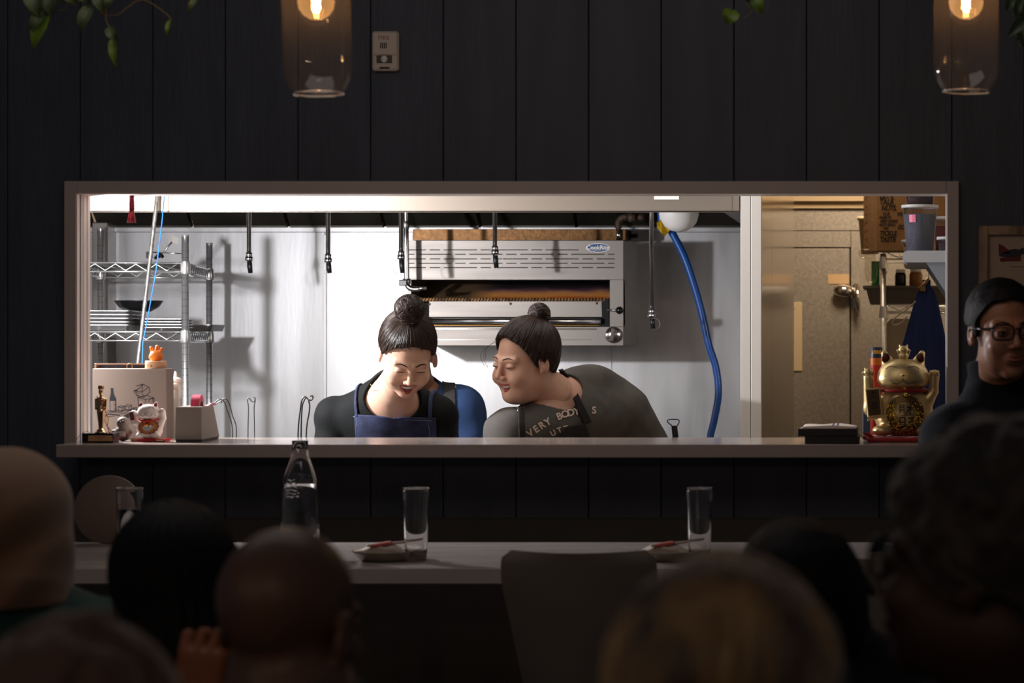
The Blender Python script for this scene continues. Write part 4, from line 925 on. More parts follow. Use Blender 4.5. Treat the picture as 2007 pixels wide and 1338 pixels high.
q = MB(); stroke_mb(q, [[(-34, 130), (-28, 135), (-20, 136), (-12, 133)], [(10, 133), (18, 136), (26, 135), (32, 130)], [(-24, 108), (-20, 103), (-10, 101), (-2, 106), (0, 112)], [(0, 112), (2, 106), (10, 101), (20, 103), (24, 108)],
    [(-40, 119), (-37, 100)], [(-35, 117), (-33, 103)]], 1.3, lambda x, z: gp(x, z)); q.build('face_lines', m_gd, o)
q = MB(); q.ball(gp(0, 118.5), (.006, .004, .003), 12); q.build('nose', mat('bright_gold', (.95, .65, .2), .15, 1), o)
for sx in (-1, 1): MB().ball((cg.x+sx*33.5*sg, cg.y-6*sg, cg.z+150*sg), (8.5*sg, 2.5*sg, 11*sg), 14).build('inner_ear', mat('ear_dark_red', '#4a1208', .25), o)
q = MB(); pts = []
for k in range(36): a = 2*PI*k/36; pts.append(Vector((cg.x+sg*45*math.sin(a), cg.y+sg*(-2-40*math.cos(a)), cg.z+sg*(88))))
q.tube(pts, .0052, 10, closed=True); q.build('collar', mat('cat_collar', '#8d1616', .4, bump=.4, bscale=200), o)
q = MB(); q.ball(gp(7, 81, .004), .0098, 16); q.build('bell', MATS['bright_gold'], o)
q = MB()
def bib(a, r): return gp(4+36*r*math.cos(a)*(1.05 if math.sin(a) > 0 else 1), 42+38*r*math.sin(a), .0014)
n = 30
for r0, r1_, sl in ((0, .62, 0), (.62, 1, 1)):
    for k in range(n):
        a0, a1 = 2*PI*k/n, 2*PI*(k+1)/n; q.slot(sl); q.add([bib(a0, r0), bib(a1, r0), bib(a1, r1_), bib(a0, r1_)][::-1], [(0, 1, 2, 3)])
q.slot(2)
for k in range(190):
    a = random.random()*2*PI; r = .55+.45*random.random(); pnt = bib(a, r); 
    if math.sin(a) > .75: continue
    q.ball(pnt, .0016+.0016*random.random(), 6)
q.slot(3); rs = [[(-6, 30), (-6, 12)], [(-6, 30), (4, 30), (4, 12), (-6, 12)], [(-6, 21), (4, 21)], [(10, 29), (24, 29)], [(17, 29), (17, 12)], [(11, 21), (23, 21)], [(9, 12), (25, 12)]]
stroke_mb(q, rs, 2.4, lambda x, z: gp(x, z+6, .003))
stroke_mb(q, [[(-6, 60), (-6, 47)], [(2, 60), (2, 47)], [(-6, 60), (2, 60)], [(-6, 56), (2, 56)], [(-6, 51), (2, 51)], [(-7, 47), (-9, 43)], [(2, 47), (4, 43)], [(8, 56), (20, 56)], [(15, 61), (15, 43), (12, 45)], [(15, 56), (8, 47)]], 1.8, lambda x, z: gp(x, z, .003))
q.build('bib', [mat('bib_brass', (.30, .22, .10), .35, .7), mat('bib_dark', (.14, .09, .03), .4, .7), mat('glitter', (.9, .55, .08), .15, 1.0), m_black], o)
# tablet held in the raised left paw
q = MB(); Mx = Matrix.Translation((cg.x-57*sg, cg.y-26*sg, cg.z+66*sg)) @ Euler((0, -.10, 0)).to_matrix().to_4x4()
q.box((-15*sg, -3*sg, -30*sg), (15*sg, 3*sg, 27*sg), Mx, bev=.002); q.slot(1).box((-12*sg, -4*sg, -26*sg), (12*sg, -2.9*sg, 24*sg), Mx)
q.slot(0).box((-20*sg, -6*sg, -34*sg), (22*sg, 4*sg, -30*sg), Mx @ Euler((0, -.12, 0)).to_matrix().to_4x4(), bev=.001)
q.slot(2); stroke_mb(q, [[(-6, 18), (6, 18)], [(0, 22), (0, 12), (-6, 6)], [(0, 12), (7, 6)], [(-6, 0), (6, 0)], [(-4, -4), (5, -4), (5, -12), (-4, -12), (-4, -4)], [(0, 0), (0, -18)]], 1.6, lambda x, z: Mx @ Vector((x*sg, -4.4*sg, z*sg)))
q.build('tablet', [m_gc, mat('tablet_dark', (.10, .06, .03), .3, .5), m_black], o)
def small_cat(C, k, nm):
    def f(p):
        q = (p-np.array(C, dtype=np.float32))/(sg*k)
        d = ell(q, (0, 0, 5), (10, 9, 8)); d = smin(d, ell(q, (0, -1, 17), (10, 8.5, 8.5)), 2)
        for sx in (-1, 1): d = smin(d, cone(q, (sx*5.5, 0, 22), (sx*7.5, 0, 27), 3, 1.2), 1); d = smin(d, cone(q, (sx*8, 0, 8), (sx*11, -2, 16), 3, 2.6), 1.5)
        return d*sg*k
    v, qd = surf(f, Vector(C)+Vector((-.022, -.02, -.006)), Vector(C)+Vector((.022, .02, .046)), .0014); quad_obj(nm, v, qd, m_gc, o)
small_cat((cg.x+1*sg, cg.y-4*sg, cg.z+150*sg), 1.0, 'small_cat')
small_cat((cg.x-68*sg, cg.y-10*sg, cg.z+108*sg), .9, 'small_cat')
q = MB()
for k in range(4): MB().ball((cg.x+(53.5+k*5)*sg, cg.y-17*sg, cg.z+122*sg), (2.6*sg, 3.4*sg, 6*sg), 10).build('toe', m_gc, o)
# ---- low blue bottle stood behind the gold cat
o = MB().box((PX(1691, 7.0), 6.97, LZ+.0002), (PX(1706, 7.0), 6.985, PZ(800, 7.0)), bev=.002).build('blue_card', mat('blue_card', '#2b4560', .5)); tag(o, 'narrow dark blue card standing left of the gold cat', 'card')
# ================================================================ WALK-IN SIDE
Yr = 10.3
rk = thing('wire_rack', 'chrome wire rack before the walk-in, holding tub and cardboard box', 'rack', (PX(1790, Yr), 10.5, 0))
q = MB()
xl, xr_ = PX(1731, Yr), .50
for x in (xl, xr_):
    for y in (Yr, Yr+.45):
        m = MB(); m.tube([(x, y, 0), (x, y, PZ(497, Yr))], .0127, 12)
        for z in (PZ(503, Yr), PZ(600, Yr)): m.lathe([(.014, 0), (.018, -.03), (.018, -.05)], (x, y, z), 12)
        m.build('post', m_wire, rk)
for z in (PZ(494, Yr), PZ(597, Yr), .9, .3):
    q = MB(); dz = .03
    for zz in (z, z-dz):
        q.tube([(xl, Yr, zz), (xr_, Yr, zz)], .0032, 6).tube([(xl, Yr+.45, zz), (xr_, Yr+.45, zz)], .0032, 6).tube([(xl, Yr, zz), (xl, Yr+.45, zz)], .0032, 6).tube([(xr_, Yr, zz), (xr_, Yr+.45, zz)], .0032, 6)
    q.tube([(xl+.02+k*.05, Yr, z-(.026 if k % 2 else .003)) for k in range(12)], .0022, 5)
    for k in range(22): x = xl+.01+k*.029; q.tube([(x, Yr, z+.003), (x, Yr+.45, z+.003)], .0016, 4)
    q.build('shelf', m_wire, rk)
# bus tub
zt0 = PZ(597, Yr)+.005; o = thing('bus_tub', 'grey plastic bus tub on the wire rack behind the blue apron', 'tub', (PX(1780, 10.15), 10.4, zt0))
q = MB(); xa_, xb_ = PX(1690, 10.2), .40; zt1 = PZ(558, 10.2)
def rr(x0, x1, y0, y1, z): return [(x0, y0, z), (x1, y0, z), (x1, y1, z), (x0, y1, z)]
Y0, Y1 = 10.335, 10.71
vs = rr(xa_+.03, xb_-.03, Y0+.02, Y1-.02, zt0)+rr(xa_+.01, xb_-.01, Y0+.006, Y1-.006, zt1-.004)+rr(xa_, xb_, Y0, Y1, zt1-.012)+rr(xa_, xb_, Y0, Y1, zt1)+rr(xa_+.012, xb_-.012, Y0+.01, Y1-.01, zt1)+rr(xa_+.034, xb_-.034, Y0+.024, Y1-.024, zt0+.004)
q.add(vs, [(i*4+j, i*4+(j+1) % 4, i*4+4+(j+1) % 4, i*4+4+j) for i in range(5) for j in range(4)]+[(3, 2, 1, 0), (20, 21, 22, 23)]); q.build('tub', mat('tub_grey', '#5b5650', .6), o)
for (px, w_, y0, col, lb) in ((1765, 22, 533, '#17130f', 'black lidded jar standing in the grey bus tub'), (1795, 26, 532, '#8a5a28', 'amber jar beside the black jar in the bus tub')):
    X = PX(px, 10.4); r = L(w_/2, 10.4); z1 = PZ(y0-5, 10.4); jb = thing('jar', lb, 'jar', (X, 10.4, zt0+.005), 'jars in the bus tub')
    MB().lathe([(0, 0), (r, 0), (r, z1-zt0-.03), (r*.8, z1-zt0-.015)], (X, 10.4, zt0+.005), 20, cap1=True).build('jar', mat('jar_'+col[1:], col, .25), jb)
    MB().cyl((X, 10.4, z1-.014), r*.85, .014, 20).build('lid', m_white, jb)
o = MB().box((PX(1708, 10.4), 10.38, zt0+.006), (PX(1724, 10.4), 10.42, PZ(512, 10.4)), bev=.003).build('green_carton', mat('green_pack', '#2c7a34', .4)); tag(o, 'green carton standing in the bus tub left of the rack post', 'carton')
# clear bag
Yq = 10.28; o = thing('plastic_bag', 'crumpled clear plastic bag drooping left of the rack post', 'bag', P(1705, 555, Yq))
def f(p):
    c0 = np.array(P(1705, 520, Yq-.0), dtype=np.float32); q = (p-c0)/L(1, Yq)
    d = smin(ell(q, (2, 0, -8), (13, 12, 28)), ell(q, (-8, 0, 24), (16, 8, 10)), 10); return (d+1.6*wob(q, .35)+.7*wob(q, .8, 3))*L(1, Yq)
cq = P(1705, 520, Yq); v, qd = surf(f, cq+Vector((-.08, -.05, -.1)), cq+Vector((.07, .05, .1)), .003); quad_obj('bag', v, qd, thin_glass('clear_bag', (.90, .88, .82), 1.3), o)
# cardboard box with lettering
Yc = 10.25; o = thing('cardboard_box', 'brown cardboard box with black handwritten capitals on the top rack', 'box', (PX(1760, Yc), Yc, PZ(490, Yc)))
zb_ = PZ(494, Yr)+.005; xa_, xb_ = PX(1718, Yc), PX(1862, Yc); zt_ = PZ(360, Yc)
q = MB(); q.add([(xa_, Yc, zb_), (xb_, Yc, zb_), (xb_, Yc+.25, zb_), (xa_-.06, Yc+.25, zb_)]+[(xa_, Yc, zt_), (xb_, Yc, zt_), (xb_, Yc+.25, zt_), (xa_-.06, Yc+.25, zt_)], [(3, 2, 1, 0), (4, 5, 6, 7), (0, 1, 5, 4), (1, 2, 6, 5), (2, 3, 7, 6), (3, 0, 4, 7)])
q.build('carton', mat('kraft', '#8f6a42', .7, var=.15, vscale=20), o)
q = MB(); SC = 4.459
def kx(u, v): return (PX(u/SC+1440, Yc), Yc-.0006, PZ(v/SC+360, Yc))
for tx, u, v, sz, bw in (("LET'S", 1270, 108, 58, 3), ('TALK', 1268, 160, 58, 3), ('NUTS.', 1285, 215, 54, 3), ('OUR', 1295, 265, 32, 1.6), ('FAMILYS', 1265, 296, 30, 1.6), ('BEEN GOING', 1275, 328, 28, 1.6), ('NUTS SINCE', 1265, 360, 28, 1.6), ('1929', 1295, 392, 28, 1.6), ('TICKLE', 1270, 435, 50, 3), ('TASTE', 1270, 488, 54, 3), ('WE', 1420, 268, 46, 2), ('GO', 1425, 380, 46, 2)):
    text_mb(q, tx, sz*1.15, lambda x, y, u=u, v=v: kx(u+x*.78+y*.12, v-y), bw, 'LEFT')
q.build('lettering', mat('marker_ink', '#241a12', .6), o)
q = MB()
for k in range(7):
    z = zb_+.02+k*(zt_-zb_)/8; q.tube([(xa_-.052, Yc+.215, z), (xa_-.03, Yc+.13, z+.012), (xa_-.012, Yc+.05, z)], .0012, 4)
q.build('side_print', mat('kraft_print', '#8a5c2c', .7), o)
# white pitcher
Yj = 10.7; o = thing('white_pail', 'white plastic pail with lipped rim left of the cardboard box', 'pail', P(1700, 490, Yj)); X = PX(1705, Yj)
MB().lathe([(0, 0), (.038, 0), (.05, PZ(428, Yj)-zb_-.01), (.056, PZ(428, Yj)-zb_-.008), (.056, PZ(425, Yj)-zb_), (.048, PZ(425, Yj)-zb_), (.036, .004), (0, .004)], (X, 10.68, zb_), 28).build('pail', mat('pail_white', '#cdb690', .45), o)
# note sheet and label on the door
Yn = YW-.014; o = thing('menu_board', 'cream whiteboard with handwritten list hanging on the walk-in door', 'notice', P(1550, 727, Yn))
q = MB().box((PX(1500, Yn), Yn-.004, PZ(727, Yn)), (PX(1572, Yn), Yn, PZ(592, Yn)), bev=.003); q.build('board', mat('board_cream', '#cdb392', .5), o)
q = MB(); stroke_mb(q, [[(1533, 610+k*7), (1536+random.random()*3, 608+k*7), (1541, 611+k*7), (1549-2*k % 5, 609+k*7)] for k in range(4)]+[[(1533, 613+k*7), (1545, 612+k*7)] for k in range(3)], 1.6, lambda u, v: (PX(u, Yn), Yn-.0046, PZ(v, Yn)))
q.slot(1); stroke_mb(q, [[(1533, 605), (1560, 605)], [(1533, 672), (1548, 670), (1558, 673)], [(1533, 600), (1540, 598), (1544, 601), (1551, 598)]], 1.2, lambda u, v: (PX(u, Yn), Yn-.0046, PZ(v, Yn)))
q.build('writing', [mat('pen_black', '#2a2622', .6), mat('pen_green', '#7a9a70', .6)], o)
o = MB().box((PX(1623, Yn), Yn-.0015, PZ(556, Yn)), (PX(1664, Yn), Yn, PZ(537, Yn))).build('tape_label', mat('masking_tape', '#c9a67c', .6)); tag(o, 'strip of masking tape stuck on the walk-in door above the latch', 'label')
# wall shelf with deli containers, just inside the opening
Ys = 7.9; o = thing('wall_shelf', 'white wall shelf on a bracket at the right edge of the opening', 'shelf', (.3, 8.1, PZ(515, Ys)))
z1s = PZ(491, Ys); z0s = PZ(514, Ys); q = MB(); xs = PX(1769, Ys)
prof = [(xs+.014, z1s), (xs+.006, z1s-.004), (xs+.001, z1s-.012), (xs, (z0s+z1s)/2), (xs+.001, z0s+.010), (xs+.006, z0s+.003), (xs+.014, z0s), (.548, z0s), (.548, z1s)]
q.prism(prof, Ys, Ys+.75); q.build('board', mat('shelf_white', '#b9bcc4', .35), o)
for yy in (Ys+.006, Ys+.6):
    q = MB(); q.prism([(PX(1815, Ys), z0s), (.546, z0s), (.546, z0s-.2), (PX(1858, Ys), PZ(580, Ys))], yy, yy+.006); q.build('bracket', mat('bracket_grey', '#8f98a4', .4), o)
def deli(px, y0, y1, Yk, rt, rb, fill, col, lb, tape=True, grp='deli containers on the wall shelf'):
    X = PX(px, Yk); zb, zt = (z1s+.0003 if y0 is None else y0), PZ(y1, Yk); h = zt-zb
    t = thing('deli_container', lb, 'container', (X, Yk, zb), grp)
    MB().lathe([(0, 0), (rb, 0), (rt, h-.006), (rt+.0005, h), (rt-.001, h), (rb-.001, .001), (0, .001)], (X, Yk, zb), 36).build('cup', MATS.get('clear_cup') or thin_glass('clear_cup', (.93, .93, .95), .9), t)
    MB().lathe([(0, .0015), (rb-.0014, .0015), (rb+(rt-rb)*fill-.0014, h*fill), (0, h*fill+.002)], (X, Yk, zb), 36).build('contents', mat('fill_'+col[1:], col, .75, var=.2, vscale=120), t)
    MB().lathe([(rt-.001, h-.010), (rt+.003, h-.010), (rt+.0035, h-.001), (rt+.002, h), (rt-.003, h), (rt-.004, h-.003), (0, h-.003)], (X, Yk, zb), 36).build('lid', mat('lid_clear', (.85, .85, .86), .3, trans=.3), t)
    if tape:
        a = -2.05; q = MB(); w_ = .012
        def w2(u, v, rr_=0): r_ = rb+(rt-rb)*v+.0006; ang_ = a+u/r_; return (X+r_*math.cos(ang_), Yk+r_*math.sin(ang_), zb+h*v)
        q.add([w2(-w_, .62), w2(0, .62), w2(w_, .62), w2(w_, .78), w2(0, .78), w2(-w_, .78)], [(0, 1, 4, 5), (1, 2, 3, 4)]); q.build('tape', mat('pink_label', '#e87a98', .5), t)
    return zt
zt = deli(1803, None, 402, 8.02, .0585, .045, .80, '#6a6b76', 'large clear tub of dark grey powder at the front of the wall shelf')
zt += .0005
deli(1803, zt, 300, 8.02, .0585, .045, .18, '#46302c', 'clear tub with dark spice stacked on the tub of grey powder')
deli(1797, None, 470, 8.3, .05, .042, .5, '#c8b8a8', 'low clear tub peeking out left behind the big tub', False)
deli(1858, None, 425, 8.35, .05, .044, .75, '#7a2a2c', 'clear tub of red dried chillies behind the big tub', False)
deli(1862, None, 464, 8.15, .042, .036, .6, '#3a2a2a', 'small white-lidded tub at the right edge of the opening', False)
# blue apron hanging from a clip
Ya = 9.3; o = thing('hanging_apron', 'blue apron hanging gathered from a steel clip below the wall shelf', 'apron', P(1800, 740, Ya))
q = MB(); rows = 26; cols = 40; vs = []
for i in range(rows+1):
    t = i/rows; y = 548+t*330; xL = 1812-4-(t**.85)*88; xR = 1822+(t**.7)*66
    if t < .06: xL = 1808; xR = 1824
    for j in range(cols+1):
        s_ = j/cols; x = xL+(xR-xL)*s_
        fold = math.sin(s_*18+t*1.2)*.010*(.25+t)+math.sin(s_*7+2)*.014*t
        vs.append((PX(x, Ya), Ya+fold+.02*t*math.sin(s_*PI), PZ(y, Ya)))
q.add(vs, [(i*(cols+1)+j, (i+1)*(cols+1)+j, (i+1)*(cols+1)+j+1, i*(cols+1)+j+1) for i in range(rows) for j in range(cols)], True)
q.add([(a, b+.006, c_) for a, b, c_ in vs], [(i*(cols+1)+j, i*(cols+1)+j+1, (i+1)*(cols+1)+j+1, (i+1)*(cols+1)+j) for i in range(rows) for j in range(cols)], True)
q.build('cloth', mat('apron_blue', '#33447e', .85, var=.15, vscale=14, bump=.2, bscale=200), o)
q = MB(); q.box(P(1803, 571, Ya-.03), P(1814, 560, Ya-.01), bev=.003); q.tube([P(1800, 566, Ya-.02), P(1812, 556, Ya-.02), P(1820, 545, Ya-.02)], .006, 8); q.build('clip', MATS['brass_ring'], o)
q = MB(); q.tube(spline([P(1795, 590, Ya-.02), P(1778, 606, Ya-.02), P(1758, 620, Ya-.02), P(1749, 630, Ya-.02), P(1753, 637, Ya-.02), P(1766, 633, Ya-.02), P(1778, 620, Ya-.02)], 6), .0028, 8); q.build('strap', mat('strap_cream', '#cdbfae', .7), o)
q = MB(); q.tube([P(1822, 520, Ya+.0), P(1819, 552, Ya)], .002, 6); q.tube([P(1822, 522, Ya), Vector((.55, Ya, PZ(522, Ya)))], .004, 8); q.build('hook', m_chrome, o)
# crate and lids lower on the rack, spice can
o = MB().box((PX(1738, 10.5), 10.35, .908), (PX(1800, 10.5), 10.7, PZ(625, 10.5)), bev=.02).build('plastic_crate', mat('crate_white', '#a89a86', .5)); tag(o, 'pale plastic crate low on the wire rack behind the apron strap', 'crate')
Yz = 7.0; X = PX(1718, Yz)
o = thing('spice_can', 'blue and red printed can behind the raised left paw of the gold cat', 'can', (X, Yz, LZ))
q = MB(); z2 = PZ(680, Yz); r = L(12, Yz); q.slot(0).lathe([(0, 0), (r, 0), (r, PZ(715, Yz)-LZ)], (X, Yz, LZ), 28); q.slot(1).lathe([(r, PZ(700, Yz)-LZ-.002), (r, z2-LZ-.002), (r-.002, z2-LZ), (0, z2-LZ)], (X, Yz, LZ), 28)
q.slot(2).lathe([(r, PZ(715, Yz)-LZ), (r, PZ(700, Yz)-LZ-.002)], (X, Yz, LZ), 28)
def cw(x, z): a = x/r; return (X+(r+.0003)*math.sin(a), Yz-(r+.0003)*math.cos(a), z)
q.slot(3); text_mb(q, 'TERS', .0135, lambda x, y: cw(x, PZ(690, Yz)+y), .0006); q.slot(2)
q.build('can', [mat('can_red', '#c0321c', .4), mat('can_blue', '#1c2a4c', .4), mat('can_orange', '#d8701c', .4), mat('can_yellow', '#f0b428', .4)], o)
# ================================================================ PEOPLE
def deg(a): return a*PI/180
def hmat(pos, yaw=0, pitch=0, roll=0, sc=1.0, bend=False):
    R = Matrix.Rotation(deg(roll), 4, 'Y') @ Matrix.Rotation(deg(pitch), 4, 'X') @ Matrix.Rotation(deg(yaw), 4, 'Z') if bend else Matrix.Rotation(deg(roll), 4, 'Y') @ Matrix.Rotation(deg(yaw), 4, 'Z') @ Matrix.Rotation(deg(pitch), 4, 'X')
    return Matrix.Translation(pos) @ R @ Matrix.Scale(sc, 4)
def loc_(p, Mi, sc):
    A = np.array(Mi.to_3x3(), dtype=np.float32); t = np.array(Mi.translation, dtype=np.float32)
    return p @ A.T+t
CR_C = np.array((0, .020, .036)); CR_R = np.array((.073, .092, .081))
def head_local(q, o):
    jw = o.get('jaw', 1.0); ck = o.get('cheek', 1.0)
    x = np.abs(q[:, 0]); qs = np.stack([x, q[:, 1], q[:, 2]], 1)
    d = ell(q, CR_C, CR_R)
    d = smin(d, ell(q, (0, -.028, -.032), (.059*jw, .058, .082)), .028)
    d = smin(d, ell(qs, (.022*jw, -.030, -.066), (.032*jw, .038, .034)), .026)
    d = smin(d, ell(q, (0, -.070, -.097), (.020, .015, .014)), .024)
    d = smin(d, ell(qs, (.035*jw, -.064, -.034), (.022*ck, .019*ck, .020*ck)), .020)
    d = smin(d, cone(qs, (.008, -.080, .016), (.044, -.068, .018), .009, .008), .014)
    d = smax(d, -ell(qs, (.031, -.098, .000), (.017, .015, .011)), .012)
    d = smin(d, ell(qs, (.031, -.0775, .000), (.0150, .0105, .0085)), .005)
    d = smin(d, cone(q, (0, -.084, .010), (0, -.1025, -.028), .0062, .0098), .011)
    d = smin(d, ell(qs, (.0115, -.0955, -.0335), (.0078, .0085, .0062)), .006)
    d = smax(d, -ell(qs, (.0062, -.103, -.040), (.0032, .005, .0030)), .003)
    sm = o.get('smile', 0)
    if sm:
        d = smax(d, -ell(q, (0, -.094, -.0655-.003*sm), (.025, .026, .0060+.0055*sm)), .004)
        d = smin(d, ell(qs, (.036*jw, -.073, -.044), (.016, .012, .012)), .012)
        d = smax(d, -ell(qs, (.034, -.092, -.060), (.0035, .004, .012), Matrix.Rotation(.35, 3, 'Y')), .008)
    else: d = smin(d, ell(q, (0, -.084, -.064), (.024, .010, .013)), .010)
    if o.get('chin2'): d = smin(d, ell(q, (0, -.030, -.100), (.046, .042, .026)), .024)
    # ears
    e = ell(qs, (.0775, .012, -.006), (.0075, .0185, .0305), Matrix.Rotation(.25, 3, 'X')); e = smax(e, -ell(qs, (.0855, .007, -.002), (.0065, .0105, .0185)), .004)
    e = smin(e, cone(qs, (.079, -.001, -.028), (.078, .004, -.018), .005, .006), .004)
    d = smin(d, e, .006)
    return d
def hairline(o): 
    n = np.array(o.get('hn', (0, .60, .80)), dtype=np.float32); n /= np.linalg.norm(n); return n, o.get('hd', .010)
def hair_local(q, o):
    st = o.get('hair', 'bun'); n, hd = hairline(o); th = o.get('thick', .010)
    sh = ell(q, CR_C, CR_R+th)
    sh = smin(sh, ell(q, (0, .045, -.01), (.062, .068, .075)), .02)
    pl = hd-q @ n+.006*np.exp(-(q[:, 0]/.028)**2)-o.get('temple', .036)*np.clip((np.abs(q[:, 0])-.045)/.03, 0, 1)*np.clip(1-np.abs(q[:, 1]+.005)/.07, 0, 1)
    if st in ('bun',):
        bp = np.array(o['bun'], dtype=np.float32); ax = bp-CR_C; ax /= np.linalg.norm(ax)
        e1 = np.cross(ax, (1, 0, 0)); e1 /= np.linalg.norm(e1); e2 = np.cross(ax, e1); w = q-CR_C
        ph = np.arctan2(w @ e1, w @ e2); rad = np.sqrt((w @ e1)**2+(w @ e2)**2)
        rd = np.clip(rad/.05, 0, 1)
        sh = sh+(.0016*np.sin(ph*31+2.2*wob(q, 30))+.0012*np.sin(ph*57+3*wob(q, 45, 2)))*rd
        d = smax(sh, pl+.003*wob(q, 60, 4), .006)
        br = o.get('bunr', .043); b = ell(q, bp, (br, br*.93, br*.92))
        w2 = q-bp; an = np.arctan2(w2[:, 2], w2[:, 0]); tw = nrm(w2)/br
        b = b+.0028*np.sin(an*3+tw*9+q[:, 1]*90)+.0016*np.sin(an*9-tw*14+wob(q, 60)*2)
        d = smin(d, b, .008)
        d = smin(d, cone(q, bp-ax*br*1.0, bp-ax*br*.6, .026, .024), .006)
        return d
    if st == 'curly':
        sh = sh+.006*wob(q, 70)+.004*wob(q, 130, 3)-.004; return smax(sh, pl+.008*wob(q, 50, 6), .008)
    if st == 'short':
        sh = sh+.0015*wob(q, 90); d = smax(sh, pl+.003*wob(q, 80, 5), .005)
        for sx in (-1, 1): d = smin(d, ell(q, (sx*.070, -.006, .012), (.010, .016, .026)), .005)
        return d
    if st == 'long':
        sh = sh+.002*np.sin(np.arctan2(q[:, 0], q[:, 1]-.02)*40+wob(q, 30)*2)+o.get('lump', 0)*wob(q, 38, 2); d = smax(sh, pl, .008)
        ln = o.get('len', .2)
        b = chain(q, [(0, .05, .0), (0, .06, -.08), (0, .055, -ln)], [.075, .078+o.get('wide', 0), .05+o.get('wide', 0)], .03); b = b+.002*np.sin(np.arctan2(q[:, 0], q[:, 1]-.02)*36+wob(q, 25)*2)
        return smin(d, b, .02)
    if st == 'fringe':      # balding: low band at the sides and back
        b = smax(ell(q, CR_C, CR_R+.0015), q[:, 2]+.012, .010); b = smax(b, -(q[:, 1]-.0), .006); return smax(b, -(q[:, 2]+.065), .004)
    return sh
def strands(mb, o, M, count, r=.0006, lift=.011, seed=1, loose=0):
    rg = random.Random(seed); n, hd = hairline(o); st = o.get('hair')
    tgt = np.array(o.get('bun', (0, .05, .12)), float); ax = tgt-CR_C; ax /= np.linalg.norm(ax)
    th = o.get('thick', .010)
    for _ in range(count):
        v = np.array([rg.gauss(0, 1) for _ in range(3)]); v -= ax*(v @ ax); v /= np.linalg.norm(v)
        amax = None
        for k in range(60):
            a = .25+k*.04; dv = ax*math.cos(a)+v*math.sin(a); p = CR_C+dv*(CR_R+th)
            if p @ n < hd: amax = a; break
        if amax is None: amax = 2.4
        a1 = amax+.03*rg.random()-rg.random()*.2*(1 if rg.random() < .6 else 3); pts = []; lf = rg.uniform(.000, .0022); sw = rg.uniform(-.12, .12)
        e2 = np.cross(ax, v)
        for k in range(11):
            t = k/10; a = a1*(1-t)+.22*t; vv = v*math.cos(sw*math.sin(t*PI))+e2*math.sin(sw*math.sin(t*PI))
            dv = ax*math.cos(a)+vv*math.sin(a); p = CR_C+dv*(CR_R+th+lf)
            pts.append(M @ Vector(p))
        mb.tube(pts, [r*(.5+.5*min(1, k/3)) for k in range(11)], 4)
    return mb
def add_frame(J):
    sL, sR, nk, pl = (Vector(J[k]) for k in ('shL', 'shR', 'neck', 'pel'))
    ex = (sR-sL).normalized(); up = (nk-pl).normalized(); ex = (ex-up*ex.dot(up)).normalized(); fy = up.cross(ex)     # fy points away from the chest front
    return np.array(Matrix((ex, fy, up)).transposed(), dtype=np.float32), ex, fy, up
def torso(p, J, w=1.0, inf=0.0):
    R, ex, fy, up = add_frame(J); sL, sR, nk, pl = (np.array(J[k], dtype=np.float32) for k in ('shL', 'shR', 'neck', 'pel'))
    mid = (sL+sR)/2; half = np.linalg.norm(sR-sL)/2; L0 = np.linalg.norm(nk-pl); upn = np.array(up, dtype=np.float32); fyn = np.array(fy, dtype=np.float32)
    rs = J.get('rs', .06)*1.0
    d = ell(p, nk-upn*.19*L0/.5+fyn*.01, (half*.98*w+inf, .115*w+inf, .20*L0/.5+inf), R)
    d = smin(d, ell(p, nk-upn*.36*L0/.5, (half*.84*w+inf, .115*w*J.get('belly', 1)+inf, .17+inf), R), .06)
    d = smin(d, ell(p, pl+upn*.02, (half*.86*w+inf, .12*w+inf, .13+inf), R), .06)
    d = smin(d, cone(p, sL, sR, rs+inf, rs+inf), .04)
    d = smin(d, cone(p, nk+upn*.01, (mid+sL)/2+upn*.0, .050+inf, rs*.9+inf), .04); d = smin(d, cone(p, nk+upn*.01, (mid+sR)/2, .050+inf, rs*.9+inf), .04)
    return d
def arm(p, J, s, inf=0.0, frac=1.0, w=1.0):
    a, b, c = (np.array(J[k+s], dtype=np.float32) for k in ('sh', 'el', 'wr')); rs = J.get('rs', .06)
    r0, r1, r2 = rs*.88*w+inf, .043*w+inf, .028*w+inf
    if frac <= 1: e = a+(b-a)*frac; return cone(p, a, e, r0+inf*.3, r0+(r1-r0)*frac+inf*.6)
    d = cone(p, a, b, r0, r1); e = b+(c-b)*(frac-1); return smin(d, cone(p, b, e, r1, r1+(r2-r1)*(frac-1)), .02)
def legs(p, J, inf=0.0):
    d = None
    for s in ('L', 'R'):
        h, k, f = (np.array(J[n+s], dtype=np.float32) for n in ('hip', 'kn', 'ft'))
        e = smin(cone(p, h, k, .085+inf, .058+inf), cone(p, k, f, .056+inf, .040+inf), .03); d = e if d is None else smin(d, e, .02)
    return d
